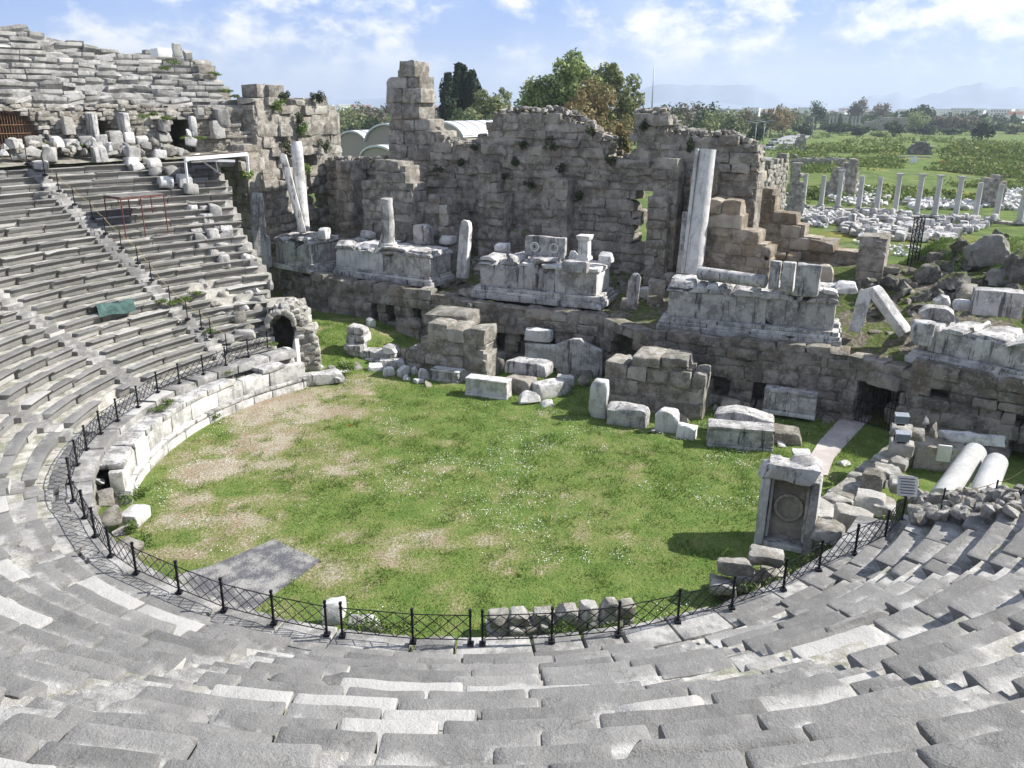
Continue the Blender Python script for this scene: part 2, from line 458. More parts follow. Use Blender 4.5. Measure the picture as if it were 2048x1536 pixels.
M['poppy'] = plain('poppy_petals', (.62, .07, .02), .7, 0, .1)
M['bark'] = plain('bark', (.12, .095, .07), .9, 0, .3)
# ---------------------------------------------------------------- ground
def seg_inside(p, a, b): return 0
LAWN_PATCH = [  # pixel centre, radius across (m), radius away (m), bareness
 (640, 800, 4.5, 2.2, .85), (560, 850, 2.6, 2.0, .7), (480, 880, 2.2, 1.6, .6), (880, 1080, 2.4, .8, 1.0), (760, 1075, 2.0, .6, .8), (700, 1160, 1.2, 1.3, .75),
 (420, 940, 1.6, 1.2, .8), (340, 1050, 1.0, .9, .9), (360, 1000, 1.3, .8, .55), (1085, 1140, .5, .4, .8), (990, 1140, .8, .5, .6), (780, 930, 2.6, .8, .45), (600, 940, 2.4, 1.0, .55), (330, 1110, 1.2, .5, .9),
 (700, 1130, 2.0, 1.2, .45), (1170, 985, 1.2, .7, .35), (1260, 930, 1.0, .5, .4), (890, 885, 1.0, .5, .5), (1220, 1080, 1.6, .6, .4), (700, 760, 2.5, 1.0, .6), (620, 640, 1.2, 2.2, .7), (1570, 850, 1.4, .8, .5), (1600, 900, 1.0, .8, .4), (520, 1000, 1.8, .5, .5), (450, 1040, 1.5, .6, .45), (840, 1130, 1.5, .5, .6)]
_lp = [(atz(a, b, 0.0)[:2], c, d, e) for a, b, c, d, e in LAWN_PATCH]
def bareness(x, y):
    v = np.zeros_like(x)
    P = np.stack([x, y, 0*x], -1)
    n = fbm(P*.55, 3, 4); n2 = fbm(P*1.9, 8, 3)
    for (c, rx, ry, e) in _lp:
        d = ((x-c[0])/rx)**2 + ((y-c[1])/ry)**2
        v = np.maximum(v, e*np.clip(1.35 - d*.8, 0, 1))
    west = np.clip((1.5 - x)/13, 0, 1)
    v = v*.50 + .34*west + n*.34 + n2*.22
    return np.clip(v*1.25 - .10, 0, 1)
def ground_z(x, y):
    """level inside the theatre: flat orchestra, rising into the side passage on the left of the stage"""
    n = (x+9.0)*(-.45) + (y-51.0)*.89 - 0
    t = np.clip(((-x) - 4.5)/6, 0, 1)*np.clip((y-44.5)/8, 0, 1)
    return 1.15*t*t*(3-2*t)

gx = np.concatenate([-np.geomspace(9000, 60, 26), np.linspace(-56, 90, 60), np.geomspace(96, 9000, 30)])
gy = np.concatenate([-np.geomspace(3000, 60, 10), np.linspace(-50, 60, 24), np.linspace(64, 460, 100), np.geomspace(470, 14000, 30)])
GX, GY = np.meshgrid(gx, gy, indexing='ij')
P2 = np.stack([GX.ravel(), GY.ravel(), 0*GX.ravel()], -1)
hgt = fbm(P2*.035, 5, 3)*.9*np.clip((P2[:, 1]-150)/60, 0, 1) + fbm(P2*.12, 9, 2)*.25*np.clip((P2[:, 1]-130)/40, 0, 1)
hgt *= np.clip((900-P2[:, 1])/300, 0, 1)
P2[:, 2] = np.maximum(hgt, -.4) - .12
def field_bulge(x, y):
    d = ((x-150)/75)**2 + ((y-300)/90)**2
    return 2.6*np.exp(-d*1.2)
P2[:, 2] += field_bulge(P2[:, 0], P2[:, 1])
I = np.arange(P2.shape[0]).reshape(GX.shape)
Q = np.stack([I[:-1, :-1], I[1:, :-1], I[1:, 1:], I[:-1, 1:]], -1).reshape(-1, 4)
t = NT('field_ground'); v = t.coord(rnd=False)
f1 = t.noise(v, .03, 6, .65); f2 = t.noise(v, .25, 6, .7); f3 = t.noise(v, 2.0, 5, .7)
c = t.mix(t.mr(f2, .36, .62), (.075, .125, .028), (.15, .20, .045))
c = t.mix(t.mr(f1, .54, .66), c, (.23, .21, .05))
c = t.mix(t.mr(f3, .5, .7), c, (.085, .12, .03))
c = t.mix(t.mth('MULTIPLY', t.mr(t.noise(v, .13, 5, .7), .58, .68), .6), c, (.28, .25, .19))
t.bump(f3, .35)
mat_field = t.done(c, .95)
mb = MB(); mb.add(P2, Q)
ground = mb.build('ground', mat_field, origin=(0, 0, 0)); tag(ground, kind='structure')

# orchestra lawn: a fine sheet a little above the ground, bare patches written as a mask
lx, ly = np.arange(-19, 30, .22), np.arange(15.5, 66, .22)
LX, LY = np.meshgrid(lx, ly, indexing='ij')
lp = np.stack([LX.ravel(), LY.ravel(), 0*LX.ravel()], -1)
lp[:, 2] = ground_z(lp[:, 0], lp[:, 1]) + .03*fbm(lp*.9, 4, 3)
I = np.arange(len(lp)).reshape(LX.shape)
Q = np.stack([I[:-1, :-1], I[1:, :-1], I[1:, 1:], I[:-1, 1:]], -1).reshape(-1, 4)
bar = bareness(lp[:, 0], lp[:, 1])
mb = MB(); mb.add(lp, Q)
t = NT('orchestra_turf'); v = t.coord(rnd=False)
at = t.n.new('ShaderNodeAttribute'); at.attribute_name = 'bare'
g1 = t.noise(v, 1.1, 6, .7); g2 = t.noise(v, 9, 4, .7); g3 = t.noise(v, .5, 5, .65)
gr = t.mix(t.mr(g1, .36, .62), (.10, .175, .032), (.18, .235, .06))
gr = t.mix(t.mr(g2, .48, .72), gr, (.085, .15, .03))
so = t.mix(t.mr(g3, .44, .58), (.40, .345, .265), (.30, .225, .155))
so = t.mix(t.mr(g2, .45, .75), so, (.47, .42, .33))
k = t.mth('ADD', at.outputs['Fac'], t.mth('MULTIPLY', t.mth('SUBTRACT', g2, .5), 2.2))
c = t.mix(t.mr(k, .0, .55), gr, (.205, .215, .075)); c = t.mix(t.mr(k, .40, 1.05), c, so)
t.bump(t.mth('ADD', g2, t.mth('MULTIPLY', g1, .5)), .12)
mat_turf = t.done(c, .95)
lawn = mb.build('lawn', mat_turf, origin=(0, 34, 0)); tag(lawn, kind='structure')
a_ = lawn.data.attributes.new('bare', 'FLOAT', 'POINT'); a_.data.foreach_set('value', bar.astype(np.float32))

def sheet(name, pts, mat, th=.05, kind='structure', z=None):
    """a thin slab over a ground polygon"""
    pts = np.array(pts, float)
    n = len(pts); top = pts.copy(); bot = pts.copy(); bot[:, 2] -= th
    c = top.mean(0)
    V = np.concatenate([top, bot, [c]])
    T = [(i, (i+1) % n, 2*n) for i in range(n)]
    # outward order is taken care of by the caller (counter-clockwise from above)
    Qd = [(n+i, n+(i+1) % n, (i+1) % n, i) for i in range(n)]
    m = MB(); m.add(V, Qd, T, smooth=False)
    o = m.build(name, mat)
    return tag(o, kind=kind)
def gp(px, py, z=.06): return atz(px, py, z)
sheet('path', [gp(1596, 948), gp(1655, 950), gp(1668, 915), gp(1700, 880), gp(1745, 832), gp(1690, 826), gp(1640, 880)], M['path'], .06)
t = NT('grey_gravel_pad'); v = t.coord(rnd=False)
n1 = t.noise(v, 1.2, 5, .65); n2 = t.noise(v, 14, 4, .7)
t.bump(n2, .05)
mat_pad = t.done(t.mix(t.mr(t.mth('ADD', n1, t.mth('MULTIPLY', n2, .35)), .58, .82), (.115, .115, .125), (.33, .32, .30)), .95)
sheet('paved_pad', [gp(350, 1150), gp(440, 1250), gp(515, 1212), gp(640, 1120), gp(548, 1078), gp(430, 1128)], mat_pad, .06)

# ---------------------------------------------------------------- seating
def ab(th):
    w = np.clip((np.abs(th)-60)/60, 0, 1); w = w*w*(3-2*w)
    return .80 + (.665-.80)*w, .465 + (.385-.465)*w
R0, Z0 = 16.4, 2.1
def rk(k, th): return R0 + ab(th)[0]*k
def zk(k, th): return Z0 + ab(th)[1]*k
STAIRS = [-122, -102.5, -82, -63, -45, -14, 18.5, 38.5]
TH_R = 58.0
def th_left(k): return -(132.5 + min(k*.95, 7.5)) - (k > 12)*(k-12)*.25
def map_arc(p, thc, rc, zc):
    """block coordinates (x along the row, y outwards) to the bent row"""
    r = rc + p[:, 1]; th = np.radians(thc) + p[:, 0]/rc
    return np.stack([CX + r*np.sin(th), CY - r*np.cos(th), zc + p[:, 2]], -1)
def seat_block(mb, k, thc, L, a, b, jr, jz, tilt, tw, r_, fine, chips, full=False, worn=0, chipd=.16):
    """one seat: front at r_k, top at z_k, with the hollowed riser under the nosing"""
    dep = (a + .10) if full else a*r_.uniform(.60, .70); hh = b + .04
    nx = max(3, int(L/(.13 if fine else .40))); ny = 7 if fine else 3
    p, f = stone_local((L, dep, hh), (nx, ny, 5 if fine else 4), rnd=.03 if not fine else .06, rough=.008 if not fine else .016, chips=chips, chipd=chipd, seed=int(r_.integers(1, 10**6)), freq=1.9)
    fr = np.clip((-(dep/2) + .24 - p[:, 1])/.2, 0, 1)
    lo = np.clip((.28*hh - p[:, 2])/(.22*hh), 0, 1)
    p[:, 1] += fr*lo*.21
    w = np.clip((p[:, 2])/(hh/2), 0, 1)
    p[:, 2] += w*(fbm(p*np.array([1.1, 1.6, 0]) + r_.uniform(-50, 50, 3), 21, 3)*(.012+worn) - .006 - worn*.6)
    p[:, 2] += tilt*p[:, 1] + tw*p[:, 0]
    th = thc; wr = np.clip((p[:, 1]+dep/2)/dep, 0, 1)
    if not full: wr = wr*.55
    mb.add(map_arc(p, th, rk(k, th) + dep/2 + jr, zk(k, th) - hh/2 + jz), f, wear=wr)
seat_rows = empty('lower_seating', pol(20, -60, 0))
tag(seat_rows, 'curved lower bank of worn grey stone seat rows descending to the orchestra', 'theatre seating')
front_blocks = []
E_ROWS = {}
for k in range(25):
    r_ = np.random.default_rng(500+k)
    mb = MB()
    th = TH_R + r_.uniform(-1.5, 1) - max(0, 6-k)*.2
    end = th_left(k) + r_.uniform(-.7, .7)
    cuts = sorted([s for s in STAIRS if end < s < th], reverse=True)
    segs, cur = [], th
    for s in cuts:
        hw = math.degrees(.50/rk(k, s)); segs.append((cur, s+hw)); cur = s-hw
    segs.append((cur, end))
    for (hi, lo) in segs:
        x = hi
        while x > lo + .4:
            rr = rk(k, x)
            L = r_.uniform(1.3, 2.7) if abs(x) < 75 else r_.uniform(1.3, 3.0)
            dth = math.degrees(L/rr)
            if x - dth < lo + math.degrees(.7/rr): dth = x - lo; L = math.radians(dth)*rr
            thc = x - dth/2
            x -= dth
            a, b = ab(thc)
            c = pol(rr, thc, zk(k, thc)); q = proj(c)
            near = abs(thc) < 62 and k < 18
            fine = abs(thc) < 55 and 2 <= k <= 17
            ruined = thc < -128 and k < 9
            miss = .10 if (near and k >= 5) else .02
            if ruined: miss = .22
            if r_.random() < miss: continue
            big = ruined or r_.random() < (.28 if near and k > 3 else .10)
            jz = r_.normal(0, .006) - (r_.random() < .05)*.05; jr = r_.normal(0, .008) + (near and r_.random() < .05)*r_.uniform(-.05, .10)
            ch = int(r_.integers(0, 2)) if near else int(r_.random() < .15)
            if big: ch += 3
            full = near and r_.random() < .88
            worn = r_.uniform(.02, .07) if near and k > 3 and r_.random() < .3 else 0
            args = (k, thc, L - (.014 if not big else .04), a, b, jr, jz, r_.normal(0, .008)*(5 if ruined else 1), r_.normal(0, .003)*(6 if ruined else 1), r_, fine, ch, full, worn, .16 if not (big and near) else .34)
            size = L/np.linalg.norm(c-CAM)*FPX
            if near and 0 < q[0] < 2048 and 1250 < q[1] < 1560 and k >= 7 and size > 100:
                front_blocks.append((size, k, args))
            seat_block(mb, *args) if not (front_blocks and front_blocks[-1][2] is args) else None
    E_ROWS[k] = mb
front_blocks.sort(key=lambda x: -x[0])
sub = {}
for i, (s, k, args) in enumerate(front_blocks):
    if i < 100: sub.setdefault(k, []).append(args)
    else: seat_block(E_ROWS[k], *args)
for k in range(25):
    o = E_ROWS[k].build('seat_row', M['seat'], seat_rows)
    for args in sub.get(k, []):
        m2 = MB(); seat_block(m2, *args)
        so_ = m2.build('seat_block', M['seat'], o)
# stairways cut through the rows: two steps to a seat
for s in STAIRS:
    mb = MB(); r_ = np.random.default_rng(int(s*7+999))
    for k in range(0, 25):
        if s == -122 and k < 0: continue
        a, b = ab(s)
        for h in (0, 1):
            p, f = stone_local((.98, a/2 + .2, b/2 + .25), (3, 2, 3), rnd=.03, rough=.012, chips=int(r_.integers(0, 2)), chipd=.06, seed=int(r_.integers(1, 10**6)))
            mb.add(map_arc(p, s + r_.normal(0, .05), rk(k, s) + h*a/2 + (a/2+.2)/2 - .02, zk(k, s) - (b/2 if h == 0 else 0) - (b/2+.25)/2 + r_.normal(0, .008) - .01), f)
    mb.build('stairway', M['seat'], seat_rows)
# packed masonry under the seats
mb = MB(); ths = np.arange(TH_R+1, -147.5, -1.0)
V = []
for th in ths:
    col = [(R0-.2, -.3)]
    for k in range(25):
        if th < th_left(k)-.6 and k < 24:
            pass
        a_ = ab(th)[0]; col += [(rk(k, th)+.2, zk(k-1, th)-.05+.025*math.sin(th*2.1+k*5)), (rk(k, th)+.5*a_, zk(k-1, th)-.07), (rk(k, th)+.52*a_, zk(k, th)-.04+.02*math.sin(th*1.3+k*3))]
    col += [(rk(25, th)+.2, zk(24, th)-.06), (rk(25, th)+1.2, zk(24, th)-.04)]
    V.append([pol(r, th, z) for r, z in col])
V = np.array(V); m_ = V.shape[1]
I = np.arange(V.shape[0]*m_).reshape(V.shape[0], m_)
Q = np.stack([I[:-1, :-1], I[:-1, 1:], I[1:, 1:], I[1:, :-1]], -1)
keep = []
for i in range(Q.shape[0]):
    for j in range(Q.shape[1]):
        kk = max(0, (j-1)//3)
        if ths[i] < th_left(min(kk, 24)) - .2 and kk < 24: continue
        keep.append(Q[i, j])
mb.add(V.reshape(-1, 3), np.array(keep), smooth=False)
mb.build('footways', M['footway'], seat_rows)

# ---------------------------------------------------------------- block masonry
def block_wall(mb, P0, tdir, L, z0, top, h=.55, lens=(.7, 1.7), depth=.9, hole=None, out=.05, rough=.045, rnd=.045, chips=(0, 3), s0=0.0, seed=1, div=(4, 3, 4), core=True, hj=.12, chipd=.16, bend=None, freq=2.8):
    P0 = np.asarray(P0, float)[:2]; tdir = np.asarray(tdir, float)[:2]; tdir = tdir/np.linalg.norm(tdir)
    nrm = np.array([tdir[1], -tdir[0]]); r_ = np.random.default_rng(seed); rz = math.atan2(tdir[1], tdir[0])
    zmax = max(top(s) for s in np.linspace(s0, L, 160)); z = z0
    place = (lambda s: (P0 + tdir*s, nrm, rz)) if bend is None else bend
    while z < zmax:
        hh = h*r_.uniform(1-hj*2, 1+hj*2)
        s = s0 - r_.uniform(0, .6*lens[0])
        while s < L:
            ln = r_.uniform(*lens)
            a, b = max(s, s0), min(s+ln, L)
            s += ln
            if b-a < .25: continue
            zc = z+hh/2; runs = [(a, b)]
            if hole is not None:
                g = np.arange(a, b+.03, .06); ok = [not hole(x, zc) for x in g]; runs = []; st_ = None
                for x, o_k in list(zip(g, ok))+[(b, False)]:
                    if o_k and st_ is None: st_ = x
                    if not o_k and st_ is not None: runs.append((st_, min(x, b))); st_ = None
            for a, b in runs:
                if b-a < .2: continue
                sc_ = (a+b)/2
                if zc > top(sc_) + r_.uniform(-.1, .1): continue
                q, nn, rr = place(sc_)
                o = r_.normal(0, out)
                stone(mb, (*(q - nn*(depth/2 - o)), zc+r_.normal(0, .012)), (b-a+.004, depth, hh+.004), rr + r_.normal(0, .016), r_.normal(0, .016), r_.normal(0, .016), div=(max(3, min(7, int((b-a)/.3)+2)), div[1], div[2]), rnd=rnd, rough=rough, chips=int(r_.integers(*chips)), chipd=chipd, seed=int(r_.integers(1, 10**6)), freq=freq)
        z += hh
    if core:
        cs = .5
        for s in np.arange(s0, L, cs):
            e = min(cs, L-s)
            zz = z0
            tp = min(top(s), top(s+e), top(s+e/2)) - .25
            while zz < tp:
                zh = min(cs, tp-zz)
                if hole is None or not any(hole(s+e*u, zz+zh*w) for u in (-.1, .5, 1.1) for w in (-.1, .5, 1.1)):
                    q, nn, rr = place(s+e/2)
                    pbox(mb, (*(q - nn*(depth*.53)), zz+zh/2), (e+.004, depth*.90, zh+.003), rr)
                zz += cs
def prof(pts):
    xs = [p[0] for p in pts]; ys = [p[1] for p in pts]
    return lambda s: float(np.interp(s, xs, ys))
def step_prof(pts):
    """height stays at each point's value up to the next point"""
    xs = np.array([p[0] for p in pts]); ys = [p[1] for p in pts]
    return lambda s: float(ys[max(0, int(np.searchsorted(xs, s, 'right'))-1)])
def pix_prof(pix, P0, t):
    out = []
    for px, py in pix:
        p, s = onplane(px, py, P0, t); out.append((s, p[2]))
    return out
# ---------------------------------------------------------------- podium wall and ledge
TS, NA = np.array([.859, -.512]), np.array([.512, .859])
def arc_course(mb, th0, th1, r, dep, z0, z1, lens, seed, out=.01, rough=.01, chips=(0, 2), chipd=.08, miss=0, rnd=.02, div=(5, 3, 3)):
    r_ = np.random.default_rng(seed); th = th1
    while th > th0:
        L = r_.uniform(*lens); d = math.degrees(L/r); thc = th-d/2; th -= d
        if r_.random() < miss: continue
        p, f = stone_local((L-.012, dep, z1-z0), div, rnd=rnd, rough=rough, chips=int(r_.integers(*chips)), chipd=chipd, seed=int(r_.integers(1, 10**6)))
        mb.add(map_arc(p, thc, r+dep/2+r_.normal(0, out), (z0+z1)/2+r_.normal(0, out*.6)), f)
M['podium'] = stone_mat('podium_marble', (.58, .57, .54), (.33, .32, .30), (.72, .71, .68), 1.3, .14, .4, (.40, .58), streak=.35, bumpd=.02)
pod = empty('podium_wall', pol(14.8, -112, 0))
tag(pod, 'curved white marble podium wall with moulding along the left rim of the lawn', 'podium wall')
def cpart(name, mat, parent, fn):
    m = MB(); fn(m); return m.build(name, mat, parent)
cpart('plinth', M['podium'], pod, lambda m: arc_course(m, -137, -73, 14.55, .8, -.2, .36, (1.2, 2.2), 1, rough=.015))
cpart('moulding', M['marble'], pod, lambda m: (arc_course(m, -137, -73, 14.62, .5, .36, .46, (1.4, 2.6), 2), arc_course(m, -137, -73, 14.52, .6, .46, .60, (1.4, 2.6), 3)))
cpart('wall_panel', M['podium'], pod, lambda m: arc_course(m, -134, -73, 14.72, .5, .60, 1.42, (1.2, 2.4), 4, rough=.02))
cpart('capping', M['marble'], pod, lambda m: arc_course(m, -128, -74, 14.66, 1.1, 1.42, 1.68, (1.0, 2.2), 5, rough=.03, chips=(1, 4), chipd=.2, miss=.06))
def ledge(m): arc_course(m, -134, 57, 15.55, 1.05, 1.55, 1.98, (1.0, 2.2), 6, rough=.02, chips=(0, 3), chipd=.12, miss=.03)
cpart('ledge', M['seat'], seat_rows, ledge)
cpart('ledge_wall', M['rubble'], seat_rows, lambda m: [arc_course(m, -134, 57, 15.72+.04*j, .7, -.15+.43*j, .285+.43*j, (.4, 1.1), 70+j, rough=.04, chips=(1, 4), chipd=.2, out=.04, rnd=.05) for j in range(4)])

# ---------------------------------------------------------------- iron fence
FP = [(497, 714), (452, 731), (407, 749), (359, 767), (316, 785), (277, 815), (236, 842), (202, 868), (174, 899), (155, 930), (142, 967), (147, 1002), (170, 1036), (191, 1073), (222, 1113), (273, 1147), (359, 1186), (448, 1222), (548, 1248), (654, 1270), (685, 1273), (826, 1286), (941, 1289), (965, 1289), (1103, 1284), (1236, 1271), (1355, 1245), (1463, 1217), (1566, 1180), (1637, 1141), (1709, 1108), (1769, 1078), (1803, 1041)]
fpts = [atz(536, 697, 2.0)] + [atz(x, y, 2.0) for x, y in FP]
fence = empty('iron_fence', fpts[16])
tag(fence, 'black iron lattice fence curving along the front of the seats above the lawn', 'fence')
for p in fpts:
    m = MB(); pbox(m, p+[0, 0, .49], (.055, .055, .98)); pbox(m, p+[0, 0, .03], (.17, .17, .06)); pbox(m, p+[0, 0, 1.0], (.075, .075, .07)); pbox(m, p+[0, 0, .86], (.08, .08, .03))
    m.build('post', M['iron'], fence)
for i in range(len(fpts)-1):
    a, b = fpts[i], fpts[i+1]; L = np.linalg.norm(b-a)
    if L < .6: continue
    m = MB(); up = np.array([0, 0, 1.]); at_ = lambda u, z: a+(b-a)*u+up*z
    for z in (.14, .86): tube(m, at_(.02, z), at_(.98, z), .014, 4)
    n = max(2, int(round(L/.42))); st = 1/n
    for j in range(-1, n):
        for sg in (1, -1):
            u0, u1 = (j*st, (j+2)*st) if sg > 0 else ((j+2)*st, j*st)
            z0, z1 = .14, .86
            lo, hi = .02, .98
            def clipu(u0, z0, u1, z1):
                if u0 > u1: u0, z0, u1, z1 = u1, z1, u0, z0
                if u1 <= lo or u0 >= hi: return None
                f = lambda u: z0+(z1-z0)*(u-u0)/(u1-u0)
                A, B = max(u0, lo), min(u1, hi); return A, f(A), B, f(B)
            c_ = clipu(u0, z0, u1, z1)
            if c_: tube(m, at_(c_[0], c_[1]), at_(c_[2], c_[3]), .0125, 4)
    m.build('lattice_panel', M['iron'], fence)

# posts with a straw rope up the stairs
RAIL = [(55, 326), (90, 349), (118, 381), (149, 408), (184.6, 436), (211, 466), (243, 495), (276, 525), (303, 559), (341, 607), (375, 637), (403, 656), (422, 672), (454, 702)]
def on_seats(px, py):
    d = pdir(px, py); ts_ = np.linspace(4/d[1], 70/d[1], 3000); P = CAM + d[None]*ts_[:, None]
    r = np.hypot(P[:, 0]-CX, P[:, 1]-CY); th = np.degrees(np.arctan2(P[:, 0]-CX, -(P[:, 1]-CY)))
    a, b = ab(th); z = Z0 + b*((r-R0)/a)
    i = np.where((P[:-1, 2] > z[:-1]) & (P[1:, 2] <= z[1:]))[0]
    return P[i[0]] if len(i) else None
ords = ['topmost', 'second', 'third', 'fourth', 'fifth', 'sixth', 'seventh', 'eighth', 'ninth', 'tenth', 'eleventh', 'twelfth', 'thirteenth', 'fourteenth']
def rail_post(p, label, group):
    m = MB(); tube(m, p-[0, 0, .15], p+[0, 0, 1.0], .028, 6); lathe(m, p+[0, 0, -.08], [(.16, 0), (.16, .09), (.05, .13)], 8)
    return tag(m.build('rail_post', M['iron'], origin=p), label, 'rail post', group)
tops = []
for i, (x, y) in enumerate(RAIL):
    p = on_seats(x, y)
    if p is None: continue
    rail_post(p, ords[i] + ' black rope post counted down the stairs beside the red canopy', 'rope posts on the left stairs'); tops.append(p+[0, 0, .93])
def rope(pts, label, sag=.12):
    m = MB()
    for a, b in zip(pts[:-1], pts[1:]):
        q = [a+(b-a)*u - np.array([0, 0, sag*4*u*(1-u)]) for u in np.linspace(0, 1, 7)]
        for c, d in zip(q[:-1], q[1:]): tube(m, c, d, .011, 4)
    return tag(m.build('guide_rope', M['rope']), label, 'rope')
rope(tops, 'thin straw rope sagging between the black posts of the left stairs')
rp = [(1880, 1032, 2.6), (1984, 1018, 3.2), (2047, 985, 3.9)]
tp = []
for i, (x, y, z) in enumerate(rp):
    p = atz(x, y, z); tp.append(p+[0, 0, .93])
    rail_post(p, ['short black rope post nearest the small notice by the fence', 'black rope post standing before the two smooth lying columns', 'black rope post at the far right edge of the seats'][i], 'rope posts on the right seats')
rope(tp, 'thin straw rope before the two smooth lying columns')

# ---------------------------------------------------------------- stage front
W = [(-17.5, 61.8), (-13.2, 57.2), (-5.5, 53.3), (-2.6, 50.6), (5.3, 47.3), (7.6, 43.0), (16.7, 39.6), (18.8, 37.3), (26, 31.9)]
W = [np.array(w) for w in W]
STZ = 3.62
sfw = empty('stage_front_wall', (*W[4], 0))
tag(sfw, 'long dark rough block wall with low openings below the white pedestals', 'wall')
def rect_hole(*rs):
    return lambda s, z: any(a < s < b and c < z < d for a, b, c, d in rs)
def arch_hole(s0, s1, z0, zs, rise):
    def f(s, z):
        if not (s0 < s < s1 and z > z0): return False
        u = (s-(s0+s1)/2)/((s1-s0)/2); return z < zs + rise*math.sqrt(max(0, 1-u*u))
    return f
def void_box(c, size, rz, parent=None, name='passage'):
    """an open-fronted dark passage behind an opening"""
    m = MB(); sx, sy, sz = size
    for cc, ss in (((0, sy/2, 0), (sx+.2, .1, sz+.2)), ((-sx/2-.05, 0, 0), (.1, sy, sz+.2)), ((sx/2+.05, 0, 0), (.1, sy, sz+.2)), ((0, 0, sz/2+.05), (sx, sy, .1))):
        q = rotm(rz) @ np.array(cc); pbox(m, np.asarray(c)+q, ss, rz)
    return m.build(name, M['core'], parent)
seginfo = []
for i in range(len(W)-1):
    d = W[i+1]-W[i]; L = np.linalg.norm(d); t_ = d/L; n_ = np.array([t_[1], -t_[0]])
    hl, dep = None, 1.1
    if i == 1: hl = rect_hole((3.9, 4.4, .8, 2.4), (5.2, 5.9, 1.0, 2.5), (7.3, 7.9, 1.0, 2.2))
    if i == 3: hl = rect_hole((1.5, 2.2, .7, 1.7), (3.2, 3.9, .7, 1.7), (4.9, 5.6, .7, 1.6))
    if i == 4: hl = arch_hole(1.0, 3.2, -.5, 2.0, .8)
    if i == 5: hl = rect_hole((3.3, 4.1, .3, 1.6), (5.3, 6.0, .3, 1.6))
    if i == 6: hl = arch_hole(.65, 2.75, -.5, 1.9, .45)
    if i == 7: hl = rect_hole((.9, 1.8, 2.1, 2.5), (2.6, 3.6, 2.0, 2.4), (4.5, 5.5, 1.9, 2.35), (4.6, 5.6, -.2, 1.3))
    m = MB()
    top = lambda s: STZ-.05
    block_wall(m, W[i], t_, L+.15, -.2, top, h=.62, lens=(.7, 1.9), depth=dep, hole=hl, out=.09, seed=40+i, chips=(1, 4), chipd=.2, hj=.14)
    m.build('wall_segment', M['ashlar_dark'], sfw)
    seginfo.append((W[i], t_, n_, L))
for i, (a, b, zt) in {4: (1.0, 3.2, 2.9), 6: (.65, 2.75, 2.5)}.items():
    P, t_, n_, L = seginfo[i]; c = P+t_*(a+b)/2 - n_*(1.1+2.2)
    void_box((*c, zt/2), (b-a+.1, 4.4, zt+.2), math.atan2(t_[1], t_[0]), sfw)
for i, hs in {1: [(4.15, 1.6), (5.5, 1.7), (7.6, 1.6)], 3: [(1.85, 1.2), (3.55, 1.2), (5.25, 1.2)], 5: [(3.7, .95), (5.65, .95)], 7: [(1.35, 2.3), (3.1, 2.2), (5.0, 2.1), (5.1, .6)]}.items():
    P, t_, n_, L = seginfo[i]
    for s, z in hs:
        c = P+t_*s - n_*1.25; void_box((*c, z), (1.05, .5, 1.7), math.atan2(t_[1], t_[0]), sfw)
# barred gate in the right doorway
P, t_, n_, L = seginfo[6]
m = MB(); rz = math.atan2(t_[1], t_[0])
for j in range(13):
    q = P+t_*(.68+j*.172)-n_*.35; tube(m, (*q, .02), (*q, 2.35), .014, 4)
for z in (.12, 1.2, 2.2): tube(m, (*(P+t_*.66-n_*.35), z), (*(P+t_*2.74-n_*.35), z), .02, 4)
m.build('barred_gate', M['iron'], sfw)

# stage floor: earth rising to the back wall
BW0 = np.array([3.0, 58.5])
fr = []
for i in range(len(W)-1):
    for u in np.linspace(0, 1, 14, endpoint=False): fr.append(W[i]+(W[i+1]-W[i])*u)
fr = np.array(fr)+NA*1.35
nv = 26; V = []
for p in fr:
    s = (p-BW0) @ TS; q = BW0+TS*s + NA*1.0
    for u in np.linspace(0, 1, nv):
        g = p+(q-p)*u; V.append((g[0], g[1], STZ-.42+1.6*u**1.3))
V = np.array(V); nz_ = fbm(V*.7, 11, 4)
V[:, 2] += nz_*.16
V[:, 2] += np.clip((V[:, 0]-13)/8, 0, 1)*np.clip((V[:, 1]-40-(22-V[:, 0])*.3)/7, 0, 1)*1.6
I = np.arange(len(V)).reshape(-1, nv)
Q = np.stack([I[:-1, :-1], I[1:, :-1], I[1:, 1:], I[:-1, 1:]], -1).reshape(-1, 4)
def ground_mat(name, lo, hi):
    t = NT(name); v = t.coord(rnd=False); e1 = t.noise(v, .6, 6, .7); e2 = t.noise(v, 5, 5, .7)
    c = t.mix(t.mr(e2, .4, .7), (.15, .13, .095), (.32, .29, .24)); c = t.mix(t.mr(e1, lo, hi), c, t.mix(t.mr(e2, .4, .65), (.085, .125, .03), (.16, .19, .055))); t.bump(e2, .25)
    return t.done(c, .95)
M['earth'] = ground_mat('stage_earth', .46, .56); M['mound'] = ground_mat('grassy_mound', .38, .50)
STAGE_V = V.copy()
m = MB(); m.add(V, Q); tag(m.build('stage_floor', M['earth'], origin=(0, 50, 0)), kind='structure')
m = MB(); r_ = np.random.default_rng(15); Vg = V.reshape(-1, nv, 3)
for i in range(520):
    j = int(r_.integers(0, len(Vg))); k = int(np.clip(r_.beta(1.6, 1.2)*nv, 2, nv-1)); p = Vg[j, k]+[r_.uniform(-.4, .4), r_.uniform(-.4, .4), 0]
    if p[0] > 14 and r_.random() < .75: continue
    sz = r_.uniform(.18, .42)*(1+1.1*(r_.random() < .22)); stone(m, p+[0, 0, sz*.2], (sz*1.3, sz, sz*.8), r_.uniform(0, 3), r_.normal(0, .3), r_.normal(0, .3), div=(4, 4, 4), rnd=.04, rough=.05, chips=4, chipd=.3, seed=int(r_.integers(1, 10**6)))
